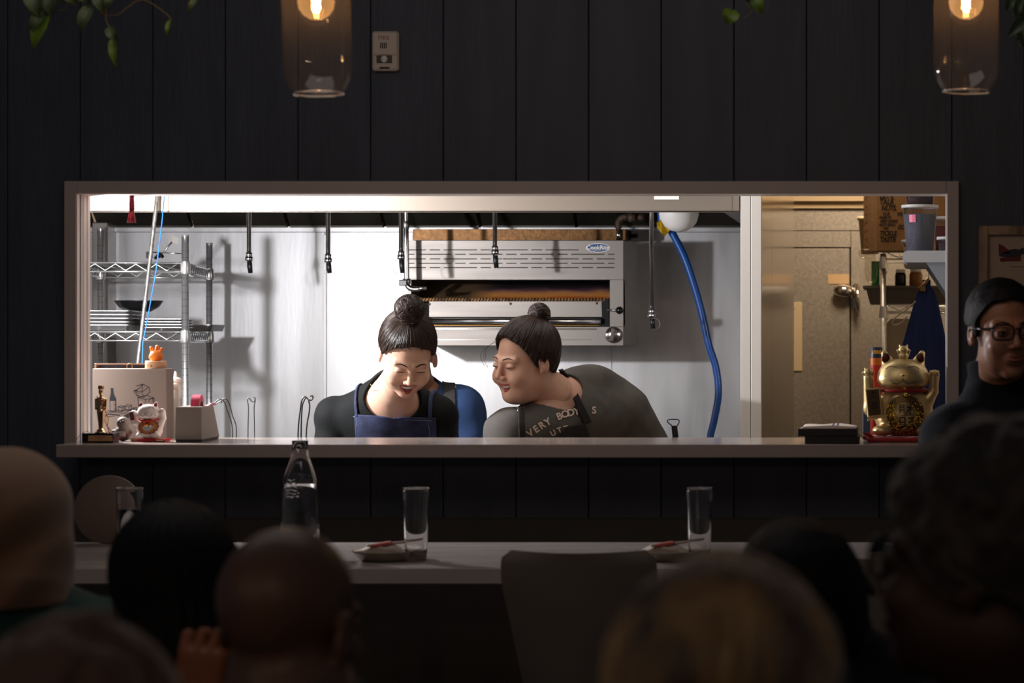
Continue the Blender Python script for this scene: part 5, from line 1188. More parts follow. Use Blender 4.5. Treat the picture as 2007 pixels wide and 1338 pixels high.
def hand_sdf(p, wr, dr, nv, sc=1.0, curl=.5, thumb=1):
    # wr wrist, dr direction of the fingers, nv normal of the back of the hand
    dr = Vector(dr).normalized(); nv = Vector(nv); nv = (nv-dr*nv.dot(dr)).normalized(); sd = dr.cross(nv)
    R = np.array(Matrix((sd, dr, nv)).transposed(), dtype=np.float32); q = ((p-np.array(wr, dtype=np.float32)) @ R)/sc
    d = cone(q, (0, -.03, 0), (0, .015, 0), .026, .026); d = smin(d, rbox(q, (0, .055, 0), (.038, .045, .014), .013), .015)
    for i, (x, l) in enumerate(((-.029, .062), (-.010, .074), (.010, .078), (.029, .070))):
        a = Vector((x, .095, 0)); pts = [a]; an = 0; seg = (l*.45, l*.32, l*.23)
        for k in range(3): an += curl*(.5+.35*k); a = a+Vector((x*.12, math.cos(an)*seg[k], -math.sin(an)*seg[k])); pts.append(a)
        d = smin(d, chain(q, pts, [.0098, .0088, .0082, .0075], .002), .004)
    t = thumb; d = smin(d, chain(q, [(t*.028, .02, -.004), (t*.050, .048, -.010), (t*.058, .078, -.018), (t*.054, .102, -.022)], [.015, .012, .0105, .009], .004), .008)
    return d*sc
def join_meshes(ms):
    vs, qs, off = [], [], 0
    for v, q in ms: vs.append(v); qs.append(q+off); off += len(v)
    return np.concatenate(vs), np.concatenate(qs)
SKIN = {}
def bounds(pts, m): a = np.array([list(p) for p in pts]); return a.min(0)-m, a.max(0)+m
def person(label, head, J, skin, shirt, trousers, o, sleeve=1.9, group=None, hres=.0022, bres=.008, w=1.0, neckline=.062, extra=None, clothlabel=None, shirt_res=.006, folds=.0022, hood=None):
    sc = head.get('sc', 1.0); M = hmat(head['pos'], head.get('yaw', 0), head.get('pitch', 0), head.get('roll', 0), sc, head.get('bend', False)); Mi = M.inverted()
    root = thing('person', label, 'person', (J['pel'][0], J['pel'][1], 0), group)
    nk = np.array(J['neck'], dtype=np.float32)
    hb = np.array(M @ Vector((0, .020, -.060)), dtype=np.float32); nr = .050*sc*o.get('neck', 1)
    R, ex, fy, up = add_frame(J)
    def f_head(p):
        q = loc_(p, Mi, sc); d = head_local(q, o)*sc
        d = smin(d, cone(p, hb, nk+np.array(fy, dtype=np.float32)*.005, nr*.97, nr*1.08), .022*sc)
        return smin(d, cone(p, nk, nk-np.array(up, dtype=np.float32)*.06+np.array(fy, dtype=np.float32)*.02, nr*1.1, .066), .03)
    lo, hi = bounds([M @ Vector((x, y, z)) for x in (-.09, .09) for y in (-.12, .12) for z in (-.12, .13)], .004)
    lo2, hi2 = bounds([nk], .085); lo = np.minimum(lo, lo2); hi = np.maximum(hi, hi2)
    parts = [surf(f_head, lo, hi, hres)]
    vh, qh = parts[0]
    def f_body(p):
        d = torso(p, J, w*.97); 
        for s in ('L', 'R'): d = smin(d, arm(p, J, s, 0, 2.0, J.get('aw', 1)), .015)
        return smin(d, legs(p, J), .03)
    pts = [J[k] for k in J if k[:2] in ('sh', 'el', 'wr', 'pe', 'hi', 'kn', 'ft', 'ne')]
    lo, hi = bounds(pts, .16); lo[2] = max(0.0, lo[2]); 
    def fb(p): return smax(f_body(p), -(p[:, 2]-.012), .004)
    parts.append(surf(fb, lo, hi, bres))
    for s in ('L', 'R'):
        if J.get('hd'+s) is None: continue
        dr, nv, curl, th = J['hd'+s]; wr = Vector(J['wr'+s]); hl = surf(lambda p: hand_sdf(p, wr, dr, nv, .92, curl, th), *bounds([wr, wr+Vector(dr).normalized()*.19], .075), .0035 if not J.get('hres') else J['hres']); parts.append(hl)
    v, q = join_meshes(parts); m_sk = skin
    quad_obj('body', v, q, m_sk, root)
    bvh = BVHTree.FromPolygons([tuple(a) for a in vh], [tuple(a) for a in qh])
    dirv = (M.to_3x3() @ Vector((0, 1, 0))).normalized()
    def pr(x, z, off=.0008, y0=-.2):
        P0 = M @ Vector((x, y0, z)); h = bvh.ray_cast(P0, dirv)
        return (h[0]-dirv*off*sc) if h[0] is not None else M @ Vector((x, -.09, z))
    hc = o.get('hairmat'); lipm = o.get('lipmat')
    if o.get('face', True):
        for sx in (-1, 1):
            bq = MB(); bp = o.get('brow', 0); pts = [pr(sx*(.012+.034*t), .0205+.006*math.sin(t*PI*.8)-.003*t+bp, .0006) for t in [k/8 for k in range(9)]]
            bq.tube(pts, [.0012+.0018*math.sin(PI*min(1, k/8*.9+.12)) for k in range(9)], 6, flat=.5); bq.build('eyebrow', hc, root)
            bq = MB()
            if o.get('eyes', 'shut') == 'shut':
                pts = [pr(sx*.031+(.0145*(2*t-1)), -.0030+.0042*(1-(2*t-1)**2)*o.get('lid', -1)+.001*sx*(2*t-1), .0004) for t in [k/10 for k in range(11)]]
                bq.tube(pts, [.0004+.0010*math.sin(PI*(.1+.8*k/10)) for k in range(11)], 6); bq.build('eyelash', mat('lash', '#160e0c', .6), root)
            else:
                zo = 0; c = pr(sx*.031, zo, .0)
                n = 14
                bq.slot(0).add([pr(sx*.031+.0125*math.cos(2*PI*k/n), zo+.0042*math.sin(2*PI*k/n), .0006) for k in range(n)], [tuple(range(n))[::-1]])
                g = o.get('gaze', 0); bq.slot(1).add([pr(sx*.031+g+.0052*math.cos(2*PI*k/n), zo+min(.0040, max(-.0040, .0052*math.sin(2*PI*k/n))), .0011) for k in range(n)], [tuple(range(n))[::-1]])
                bq.slot(1).tube([pr(sx*.031+.0135*(2*t-1), zo+.0046*(1-(2*t-1)**2), .0006) for t in [k/8 for k in range(9)]], .0011, 6)
                bq.build('eye', [mat('eye_white', '#d8cfc8', .3), mat('iris', '#1a100c', .2)], root)
        sm = o.get('smile', 0); uz = lambda x: -.0585+9.5*x*x*(1 if sm else .15); W = .0265 if sm else .023
        lq = MB(); lz_ = -.0700-.0105*sm; lw_ = (lambda x: lz_+(uz(W)-lz_)*min(1, (x/W)**2)) if sm else (lambda x: -.0700+7.5*x*x)
        if sm:
            tq = MB(); ty_ = lambda x: -.0825+11*x*x; n = 12; xs_ = [-.0205+.041*k/n for k in range(n+1)]
            bot = lambda x: max(lw_(x)-.001, uz(x)-.0080-.003*sm)
            tq.add([M @ Vector((x, ty_(x), uz(x)+.002)) for x in xs_]+[M @ Vector((x, ty_(x)+.0008, bot(x))) for x in xs_]+[M @ Vector((x, ty_(x)+.004, bot(x))) for x in xs_], [(k, k+n+1, k+n+2, k+1) for k in range(n)]+[(k+n+1, k+2*n+2, k+2*n+3, k+n+2) for k in range(n)], True)
            tq.build('teeth', mat('teeth', '#efe8e0', .25), root)
            mq = MB(); mq.ball((0, 0, 0), (.023, .006, .009+.004*sm), 14, M @ Matrix.Translation((0, -.070, -.066-.003*sm))); mq.build('mouth', mat('mouth_dark', '#4a1416', .5), root)
        xs_ = [-W+2*W*k/14 for k in range(15)]
        lq.tube([pr(x, uz(x)+.0012, -.0008) for x in xs_], [.0008+.0030*math.sin(PI*(.06+.88*k/14)) for k in range(15)], 8)
        z_ = (lambda x: lw_(x)) if sm else (lambda x: uz(x)-.0075+6*x*x)
        lq.tube([pr(x*.93, z_(x*.93), -.0008) for x in xs_], [.0008+.0040*math.sin(PI*(.06+.88*k/14)) for k in range(15)], 8)
        lq.build('lips', lipm or m_sk, root)
    # hair
    if o.get('hair') != 'none':
        fh = lambda p: hair_local(loc_(p, Mi, sc), o)*sc
        e = .02; L0 = o.get('len', .2)
        cs_ = [M @ Vector((x, y, z)) for x in (-.11, .11) for y in (-.13, .15) for z in (-.09 if o.get('hair') != 'long' else -L0-.06, .14)]
        if o.get('hair') == 'bun': b = Vector(o['bun']); r = o.get('bunr', .043)+.012; cs_ += [M @ (b+Vector((a, b_, c))) for a in (-r, r) for b_ in (-r, r) for c in (-r, r)]
        lo, hi = bounds(cs_, .003); v, q = surf(fh, lo, hi, o.get('hairres', hres)); hobj = quad_obj('hair', v, q, o.get('hairmat2', hc), root)
        if o.get('strands'):
            mb = MB(); strands(mb, o, M, o['strands'], o.get('sr', .0006)*1.0)
            if o.get('hair') == 'bun':
                bc = Vector(o['bun']); br = o.get('bunr', .043); rg = random.Random(4)
                for k in range(o['strands']//2):
                    c0 = Vector((rg.gauss(0, 1), rg.gauss(0, 1), rg.gauss(0, 1))).normalized(); t0 = c0.orthogonal().normalized(); t0 = (t0*math.cos(k)+c0.cross(t0)*math.sin(k)); rr_ = br*(1.0+.05*rg.random()); sp = rg.uniform(.8, 1.8)
                    mb.tube([M @ (bc+(c0*math.cos(sp*j/8)+t0*math.sin(sp*j/8))*rr_*Vector((1, 1, 1)).x) for j in range(9)], [.0004, .0006, .0007, .0007, .0007, .0007, .0007, .0005, .0002], 4)
                for k in range(o.get('loose', 12)):
                    a = rg.random()*2*PI; b0 = bc+Vector((math.cos(a)*br*.8, .0, math.sin(a)*br*.6-br*.4)); dv = Vector((math.cos(a), rg.uniform(-.5, .5), math.sin(a)*.6)).normalized()
                    mb.tube([M @ (b0+dv*.04*t+Vector((0, 0, -.02*t*t))) for t in (0, .3, .6, 1)], [.0006, .0006, .0004, .0001], 4)
            for pl in o.get('wisps', []): mb.tube(spline([M @ Vector(p_) for p_ in pl], 5), .0006, 4)
            mb.build('hair_strands', o.get('strandmat', hc), root)
    # clothes
    upn = np.array(up, dtype=np.float32); fyn = np.array(fy, dtype=np.float32); exn = np.array(ex, dtype=np.float32)
    def f_shirt(p):
        d = torso(p, J, w, .010)
        for s in ('L', 'R'): d = smin(d, arm(p, J, s, .010, sleeve, J.get('aw', 1)), .014)
        d = d+folds*wob(p, 26)+folds*.6*wob(p, 55, 3)
        u = (p-nk)
        if neckline: d = smax(d, -(nrm(np.stack([(u @ exn)*o.get('nx', .8), (u @ fyn+o.get('ny', .012)), (u @ upn-.012)*.75], 1))-neckline), .003)
        d = smax(d, -(p-np.array(J['pel'], dtype=np.float32)) @ upn-.12, .01)
        return d
    lo, hi = bounds([J[k] for k in ('shL', 'shR', 'elL', 'elR', 'wrL', 'wrR', 'pel', 'neck')], .15)
    sv, sq = surf(f_shirt, lo, hi, shirt_res); sv = relax(sv, sq, 1, .4)
    so = quad_obj('shirt', sv, sq, shirt, root)
    if clothlabel: so['label'] = clothlabel
    lo, hi = bounds([J[k] for k in ('pel', 'hipL', 'hipR', 'knL', 'knR', 'ftL', 'ftR')], .19)
    def f_tr(p): return smax(smax(smin(legs(p, J, .008), torso(p, J, w, .006), .03), (p-np.array(J['pel'], dtype=np.float32)) @ upn-.04, .01), -(p[:, 2]-.06), .004)
    tv, tq_ = surf(f_tr, lo, hi, .010); quad_obj('trousers', tv, tq_, trousers, root)
    for s in ('L', 'R'):
        f = Vector(J['ft'+s]); c = (f.x, f.y-.05, .045); fs = lambda p: smax(smin(ell(p, c, (.048, .125, .05)), cone(p, f, (f.x, f.y, .1), .05, .046), .03), -(p[:, 2]-.001), .004)
        v, q = surf(fs, (f.x-.07, f.y-.2, 0.0), (f.x+.07, f.y+.1, .16), .007); v[:, 2] = np.maximum(v[:, 2], .001); quad_obj('shoe', v, q, mat('shoe', '#16161a', .5), root)
    sb = BVHTree.FromPolygons([tuple(a) for a in sv], [tuple(a) for a in sq])
    return root, M, pr, (f_shirt, sb, J, exn, fyn, upn, f_head)
def legs_stand(J, x, y, z=.88, dx=.09, knee_fwd=0.04):
    for s, sg_ in (('L', -1), ('R', 1)):
        J['hip'+s] = (x+sg_*dx, y, z-.03); J['kn'+s] = (x+sg_*(dx+.02), y-knee_fwd, .47); J['ft'+s] = (x+sg_*(dx+.03), y, .07)
def legs_sit(J, x, y, z=.50, fwd=-1):
    for s, sg_ in (('L', -1), ('R', 1)):
        J['hip'+s] = (x+sg_*.085, y, z); J['kn'+s] = (x+sg_*.11, y+fwd*.40, z+.0); J['ft'+s] = (x+sg_*.11, y+fwd*.36, .07)
m_hair = mat('dark_hair', '#1a1411', .45, spec=.35, var=.5, vscale=60, var2='#3a2820', stretch=(1, 1, .4))
m_strand = mat('hair_strand', '#3b2a22', .38, spec=.6)
m_skin1 = mat('skin_warm', '#e2b79e', .45, sss=.12, var=.12, vscale=25)
m_skin2 = mat('skin_fair', '#dfae96', .42, sss=.12, var=.10, vscale=25)
m_skin3 = mat('skin_tan', '#9b6a50', .45, sss=.08, var=.12, vscale=25)
m_skin4 = mat('skin_brown', '#38251c', .5, sss=.05, var=.12, vscale=20)
m_lip = mat('lips_rose', '#b5564e', .35, sss=.1); m_lip2 = mat('lips_tan', '#7a4438', .4)

# ---- laughing cook in the black top
Yn = 7.62
J = dict(neck=P(772, 768, Yn), shL=P(657, 817, 7.72), shR=P(856, 815, 7.72), pel=(PX(760, 7.98), 7.99, .90), rs=.056,
         elL=P(640, 945, 7.70), elR=P(872, 945, 7.70), wrL=P(700, 965, 7.42), wrR=P(820, 965, 7.42), hdL=((.6, -.8, 0), (0, 0, 1), .4, 1), hdR=((-.6, -.8, 0), (0, 0, 1), .4, -1))
legs_stand(J, PX(760, 7.98), 8.0)
o1 = dict(hair='bun', bun=(-.012, .012, .162), bunr=.044, hn=(0, .50, .86), hd=.028, thick=.012, smile=1.35, jaw=1.10, cheek=1.12, hairmat=m_hair, strandmat=m_strand, lipmat=m_lip, strands=650, sr=.0007, lid=1,
          wisps=[[(.074, -.01, .05), (.084, -.022, .02), (.088, -.026, -.01)], [(.072, -.00, .05), (.090, -.006, .015), (.098, -.010, .0)]], nx=.72, ny=.03)
m_black_top = mat('ribbed_black', '#131516', .8, bump=.5, bscale=160, stretch=(3, 3, .1), sheen=.02, spec=.18)
r1, M1, pr1, C1 = person('laughing cook looking down, dark hair in high bun, black top and denim apron', dict(pos=P(798, 693, 7.50), yaw=27, pitch=36, roll=18, bend=True, sc=1.03), J, m_skin1, m_black_top, mat('trousers_dark', '#1c1d22', .8), o1, sleeve=1.85, neckline=.066, hres=.0018, shirt_res=.0042, folds=.0018)
def shell(C, region, inf0, th, lo, hi, h, name, m, parent, lb=None):
    fs = C[0]
    def f(p): d = fs(p); return np.maximum(np.maximum(d-(inf0+th), -(d-inf0+.004)), region(p))
    v, q = surf(f, lo, hi, h); v = relax(v, q, 1, .35); ob = quad_obj(name, v, q, m, parent)
    if lb: ob['label'] = lb
    return ob
def pxc(p): return VX+p[:, 0]*FPX/p[:, 1], VY-(p[:, 2]-CH)*FPX/p[:, 1]
# apron bib and straps follow the chest surface
def in_poly(p, poly, ymax):
    # signed distance-like value of a convex outline given in world x,z; only the chest side (y<ymax)
    d = None
    c = np.mean(poly, 0)
    for (a, b) in zip(poly, poly[1:]+poly[:1]):
        n = np.array((b[1]-a[1], -(b[0]-a[0]))); n = n/np.linalg.norm(n)
        if (c-np.array(a)) @ n > 0: n = -n
        e = (p[:, 0]-a[0])*n[0]+(p[:, 2]-a[1])*n[1]; d = e if d is None else np.maximum(d, e)
    return np.maximum(d, p[:, 1]-ymax)
def xz(l, Y): return [(PX(a, Y), PZ(b, Y)) for a, b in l]
m_denim = mat('denim', '#343c5c', .85, bump=.4, bscale=220, var=.35, vscale=26, var2='#1e243c')
Yc_ = 7.58; fr = lambda C: None
regs = [xz([(690, 812), (846, 820), (850, 1000), (682, 1000)], Yc_)]
lo, hi = (PX(670, 7.6), 7.40, .98), (PX(870, 7.6), 7.9, 1.32)
bib = shell(C1, lambda p: in_poly(p, regs[0], 7.72), .002, .004, lo, hi, .0028, 'apron', m_denim, r1, 'dark blue denim bib apron')
for pl in (xz([(686, 748), (691, 743), (699, 818), (692, 818)], Yc_), xz([(832, 757), (838, 762), (839, 824), (832, 822)], Yc_)):
    shell(C1, lambda p, pl=pl: in_poly(p, pl, 7.80), .003, .004, lo, hi, .0024, 'apron_strap', m_denim, r1)
q = MB()
def sproj(px, py, Y, C, off=.0015):
    d = Vector((PX(px, Y), Y, PZ(py, Y)))-cam.location; d.normalize(); h = C[1].ray_cast(cam.location, d); 
    return (h[0]-d*off) if h[0] is not None else P(px, py, Y)
for pl in ([(692, 815), (740, 817), (800, 821), (846, 823)], [(700, 818), (698, 838), (696, 856)], [(838, 826), (842, 840), (843, 856)]):
    q.tube([sproj(a, b+1.5, Yc_, C1, .0085) for a, b in pl], .0009, 5)
q.build('stitching', mat('stitch', '#6f7896', .8), bib)
# fine necklace
q = MB(); hbv = None
vv, qq = surf(lambda p: C1[6](p), np.array(J['neck'])-.10, np.array(J['neck'])+.09, .004); hbv = BVHTree.FromPolygons([tuple(a) for a in vv], [tuple(a) for a in qq])
def nproj(px, py, off=.001):
    d = (P(px, py, 7.6)-cam.location).normalized(); h = hbv.ray_cast(cam.location, d); return (h[0]-d*off) if h[0] is not None else P(px, py, 7.56)
q.tube(spline([nproj(a, b) for a, b in ((726, 752), (729, 760), (732, 768), (735, 776))], 4), .0008, 5); q.build('necklace', mat('necklace_gold', (.8, .6, .35), .2, 1), r1)

# ---- cook in grey shirt leaning in from the right
J = dict(neck=P(1080, 775, 7.66), shL=P(1003, 852, 7.52), shR=P(1222, 806, 7.86), pel=(PX(1185, 8.05), 8.08, .90), rs=.072, belly=1.15,
         elL=P(985, 960, 7.62), elR=P(1285, 895, 7.92), wrL=P(1010, 962, 7.42), wrR=P(1240, 985, 7.60), hdL=((.3, -.9, 0), (0, 0, 1), .4, 1), hdR=((-.5, -.8, -.1), (0, 0, 1), .4, -1), aw=1.15)
legs_stand(J, PX(1185, 8.05), 8.1, dx=.10)
o2_ = dict(hair='bun', bun=(.004, .074, .128), bunr=.033, hn=(0, .68, .73), hd=.012, thick=.014, smile=.6, jaw=1.12, cheek=1.12, chin2=1, hairmat=m_hair, strandmat=m_strand, lipmat=m_lip, strands=700, sr=.0007, lid=.3,
           wisps=[[(-.04, -.07, .07), (-.055, -.095, .05), (-.062, -.10, .02), (-.055, -.095, -.005)], [(-.03, -.07, .07), (-.05, -.10, .055), (-.066, -.108, .03), (-.064, -.10, .0)], [(-.045, -.06, .07), (-.062, -.085, .05), (-.070, -.088, .015)]], nx=.75, ny=.02, neck=1.18)
m_grey_tee = mat('grey_cotton', '#57534f', .85, bump=.3, bscale=240, var=.12, vscale=18)
r2, M2, pr2, C2 = person('smiling cook leaning left in grey lettered shirt and black apron straps', dict(pos=P(1027, 706, 7.56), yaw=-42, pitch=16, roll=6, sc=1.04), J, m_skin2, m_grey_tee, mat('trousers_dark', '#1c1d22', .8), o2_, sleeve=.92, neckline=.074, hres=.0018, shirt_res=.0045, w=1.05, folds=.003)
lo, hi = (PX(930, 7.6), 7.30, .98), (PX(1260, 7.7), 7.98, 1.42)
m_strap = mat('black_webbing', '#211e1c', .8, bump=.4, bscale=260)
def scrn(C, pl, ymax=None):
    def f(p):
        a, b = pxc(p); d = None; c = np.mean(pl, 0)
        for (s, e) in zip(pl, pl[1:]+pl[:1]):
            n = np.array((e[1]-s[1], -(e[0]-s[0])), float); n /= np.linalg.norm(n)
            if (c-np.array(s)) @ n > 0: n = -n
            t = ((a-s[0])*n[0]+(b-s[1])*n[1])*p[:, 1]/FPX; d = t if d is None else np.maximum(d, t)
        return np.maximum(d, p[:, 1]-(ymax or 7.95)).astype(np.float32)
    return f
for pl in ([(1093, 722), (1100, 718), (1122, 748), (1108, 750)], [(1108, 748), (1122, 748), (1160, 826), (1145, 832)], [(1015, 800), (1027, 797), (1030, 856), (1017, 862)]):
    shell(C2, scrn(C2, pl), .003, .0045, lo, hi, .0028, 'apron_strap', m_strap, r2)
fa_, fb_ = scrn(C2, [(1092, 856), (1108, 836), (1147, 828), (1172, 900), (1092, 900)]), scrn(C2, [(1010, 857), (1094, 855), (1094, 900), (1008, 900)])
shell(C2, lambda p: np.minimum(fa_(p), fb_(p)), .002, .0045, lo, hi, .0030, 'apron', m_strap, r2, 'black bib apron')
q = MB(); 
for a, b, c, d in ((1015, 797, 1015, 805), (1015, 801, 1027, 796), (1027, 790, 1027, 800)): q.tube([sproj(a, b, 7.5, C2, .008), sproj(c, d, 7.5, C2, .008)], .0016, 6)
q.build('buckle', m_chrome, r2)
q = MB(); Yt = 7.5
S4 = 1840/440.
def tpx(u, v): return sproj(u/S4+900, v/S4+560, 7.6, C2, .0050)
def arc_text(txt, u0, v0, u1, v1, size, bow, bold=2.0):
    n = len(txt)
    for i, ch in enumerate(txt):
        if ch == ' ': continue
        t = (i+.5)/n; u = u0+(u1-u0)*t; v = v0+(v1-v0)*t-bow*math.sin(PI*t); a = math.atan2(-(v1-v0)+bow*PI*math.cos(PI*t)*1.0, (u1-u0))
        ca, sa = math.cos(a), math.sin(a)
        text_mb(q, ch, size, lambda x, y: tpx(u+x*ca-y*sa, v-(x*sa+y*ca)), bold)
arc_text('VERY BODY  S', 560, 1225, 1130, 1020, 80, 62)
arc_text('UTT', 745, 1222, 900, 1165, 62, 10)
q.build('shirt_lettering', mat('print_cream', '#d9c3b4', .8), r2)

# ---- third cook, behind
J = dict(neck=P(812, 762, 8.42), shL=P(740, 812, 8.45), shR=P(898, 806, 8.43), pel=(PX(815, 8.7), 8.78, .90), rs=.082,
         elL=P(725, 920, 8.45), elR=P(936, 930, 8.42), wrL=P(760, 985, 8.35), wrR=P(880, 985, 8.32), hdL=None, hdR=None, aw=1.1)
legs_stand(J, PX(815, 8.7), 8.8)
o3 = dict(hair='short', hn=(0, .55, .83), hd=.030, hairmat=m_hair, lipmat=m_lip2, thick=.006, neck=1.2, nx=.8)
r3, M3, pr3, C3 = person('third cook mostly hidden behind the laughing one, in a blue T-shirt', dict(pos=P(807, 702, 8.33), yaw=-4, pitch=10, roll=0), J, m_skin3, mat('blue_tee', '#1f3860', .85, bump=.2, bscale=200), mat('trousers_dark', '#1c1d22', .8), o3, sleeve=.40, neckline=.072, hres=.003, shirt_res=.006)
lo, hi = (PX(840, 8.3), 8.10, 1.0), (PX(960, 8.5), 8.75, 1.42)
shell(C3, scrn(C3, [(866, 742), (892, 744), (896, 860), (874, 860)], 8.42), .003, .0045, lo, hi, .0032, 'apron_strap', m_strap, r3)
q = MB(); a, b = sproj(872, 757, 8.1, C3, .009), sproj(893, 757, 8.1, C3, .009); q.tube([a, b], .0016, 6); q.tube([a+Vector((0, 0, -.008)), b+Vector((0, 0, -.008))], .0016, 6); q.tube([a, a+Vector((0, 0, -.008))], .0016, 6); q.tube([b, b+Vector((0, 0, -.008))], .0016, 6)
q.build('buckle', mat('buckle_brass', (.6, .45, .3), .3, 1), r3)

# ---- man with glasses standing at the right end of the table
Yg = 5.9
J = dict(neck=P(1958, 748, Yg+.03), shL=P(1880, 868, Yg), shR=P(2065, 868, Yg+.03), pel=(PX(1965, Yg), Yg+.02, .80), rs=.085,
         elL=P(1850, 1080, Yg+.05), elR=P(2110, 1080, Yg+.05), wrL=P(1880, 1250, Yg-.05), wrR=P(2080, 1250, Yg-.05), hdL=((.1, -.1, -1), (-1, 0, 0), .4, 1), hdR=((-.1, -.1, -1), (1, 0, 0), .4, -1), aw=1.2)
legs_stand(J, PX(1965, Yg), Yg+.02, z=.80)
o4 = dict(hair='short', hn=(0, .42, .90), hd=.040, hairmat=mat('black_hair', '#0a0909', .6, bump=1, bscale=260, stretch=(1, 1, .35), spec=.25), lipmat=m_lip2, thick=.012, eyes='open', neck=1.15, jaw=1.0, gaze=.001, nx=.8)
r4, M4, pr4, C4 = person('young man in black-framed glasses and dark navy top by the picture frame', dict(pos=P(1966, 648, Yg-.05), yaw=17, pitch=4, roll=-2, sc=1.0), J, m_skin3, mat('navy_fleece', '#10141c', .95, bump=.5, bscale=180, sheen=.1, spec=.2), mat('trousers_dark', '#1c1d22', .8), o4, sleeve=1.9, neckline=.050, hres=.002, folds=.004)
# raised collar
def f_col(p):
    nk = np.array(J['neck'], dtype=np.float32)+np.array((0, 0, .0), dtype=np.float32); u = p-nk; r = nrm(np.stack([u[:, 0], u[:, 1]], 1)); d = np.abs(r-.069-.12*(u[:, 2]))-.006
    return smax(d, np.abs(u[:, 2]-.005)-.045+.3*(u[:, 1]+.04)*.3, .006)+.002*wob(p, 50)
v, qd = surf(f_col, np.array(J['neck'])-np.array((.11, .11, .08)), np.array(J['neck'])+np.array((.11, .11, .09)), .0032); quad_obj('collar', v, qd, MATS['navy_fleece'], r4)
m_fr = mat('glasses_black', (.006, .006, .008), .12)
def glasses(M, root, tint=None, zc=.002, w=.026, h=.019, lensx=.033, yy=-.100):
    g = MB()
    for sx in (-1, 1):
        pts = []
        for k in range(28):
            a = 2*PI*k/28; c, s = math.cos(a), math.sin(a); ex_ = abs(c)**.6*(1 if c > 0 else -1); ez = abs(s)**.6*(1 if s > 0 else -1)
            pts.append(M @ Vector((sx*lensx+w*ex_, yy+abs(sx*lensx+w*ex_)*.13, zc+h*ez*(1 if s > 0 else .95))))
        g.tube(pts, .0022, 8, closed=True)
        g.tube([M @ Vector((sx*(lensx+w), yy+.008, zc+.010)), M @ Vector((sx*.078, -.06, .010)), M @ Vector((sx*.082, .01, .006)), M @ Vector((sx*.080, .03, -.008))], [.003, .0024, .002, .002], 8)
    g.tube([M @ Vector((-.010, yy-.001, zc+.006)), M @ Vector((0, yy-.003, zc+.009)), M @ Vector((.010, yy-.001, zc+.006))], .002, 8)
    fo = g.build('glasses', m_fr, root)
    for sx in (-1, 1):
        g = MB(); n = 28; g.add([M @ Vector((sx*lensx+(w-.001)*(abs(math.cos(2*PI*k/n))**.6)*(1 if math.cos(2*PI*k/n) > 0 else -1), yy+abs(sx*lensx)*.13, zc+(h-.001)*(abs(math.sin(2*PI*k/n))**.6)*(1 if math.sin(2*PI*k/n) > 0 else -1))) for k in range(n)], [tuple(range(n))])
        g.build('lens', mat('lens_glass', (.95, .95, .95), .03, trans=1, ior=1.02), fo)
glasses(M4, r4)
# ================================================================ DINING ROOM
m_thin = thin_glass('pendant_glass', (.985, .97, .95), 1.3, .011, (1, .8, .6))  # amber veil in this glass imitates the glow of the bulb
m_glass = mat('clear_glass', (1, 1, 1), .01, trans=1, ior=1.48); m_water = mat('water', (.97, .99, 1), .0, trans=1, ior=1.33)
# ---- table
TZ = .896; TY0, TY1 = 5.59, 6.32; tx0, tx1 = -2.95, -.03
tb = thing('dining_table', 'long pale communal table against the dark wall below the pass', 'table', ((tx0+tx1)/2, 5.95, 0))
MB().box((tx0, TY0, TZ-.037), (tx1, TY1, TZ), bev=.002).build('table_top', mat('table_top', '#a39a96', .22, bump=.03, bscale=9, stretch=(.3, 3, 1), var=.12, vscale=14, rvar=.06), tb)
for x in (tx0+.12, -1.5, tx1-.12):
    for y in (TY0+.12, TY1-.1): MB().box((x-.025, y-.025, 0), (x+.025, y+.025, TZ-.037), bev=.002).build('leg', m_black, tb)
# ---- tall glasses
def tumbler(px, lb, water=None):
    Y = 5.765; x = PX(px, Y); g = thing('drinking_glass', lb, 'glass', (x, Y, TZ), 'tall glasses on the table'); H = PZ(955.5, Y)-TZ
    MB().lathe([(0, .0003), (.021, .0003), (.0245, .003), (.0262, .02), (.0315, H-.002), (.0318, H-.0006), (.0308, H), (.0297, H-.001), (.0290, H-.01), (.0240, .032), (.0215, .022), (.014, .0165), (0, .0160)], (x, Y, TZ), 40).build('glass', m_glass, g)
    if water:
        r = .0240+(.005)*(water-.03)/(H-.04)
        MB().lathe([(0, .0170), (.0136, .0175), (.0210, .0228), (.0236, .0325), (r-.0005, water), (0, water)], (x, Y, TZ), 40).build('water', m_water, g)
tumbler(254, 'tall glass of water near the black-haired diner at left', .125); tumbler(815.5, 'tall empty glass beside the plate in the middle of the table'); tumbler(1371, 'tall empty glass beside the plate right of the chair back')
# ---- water bottle
Y = 5.86; x = PX(588, Y); H = PZ(863, Y)-TZ; bo = thing('water_bottle', 'clear glass swing-top style water bottle half full, on the table', 'bottle', (x, Y, TZ)); bo['label'] = 'clear glass water bottle with embossed marks, two thirds full, on the table'
out = [(0, .0003), (.040, .0003), (.0465, .006), (.0470, .03), (.0455, .115), (.0440, .165), (.0415, .185), (.0350, .208), (.0265, .232), (.0215, .245), (.0195, .262), (.0190, H-.004), (.0196, H-.003), (.0196, H)]
inn = [(.0165, H), (.0163, .262), (.0185, .246), (.0235, .232), (.032, .208), (.0385, .185), (.0410, .165), (.0425, .115), (.0440, .03), (.041, .010), (0, .014)]
MB().lathe(out+inn, (x, Y, TZ), 48).build('glass', m_glass, bo)
wz = PZ(948, Y)-TZ
MB().lathe([(0, .0145), (.0405, .0108), (.0435, .03), (.0420, .115), (.0405, .165), (.0380, wz), (0, wz)], (x, Y, TZ), 48).build('water', m_water, bo)
q = MB()
def bw(u, z, r): a = u/r; return Vector((x+r*math.sin(a), Y-r*math.cos(a), TZ+z))
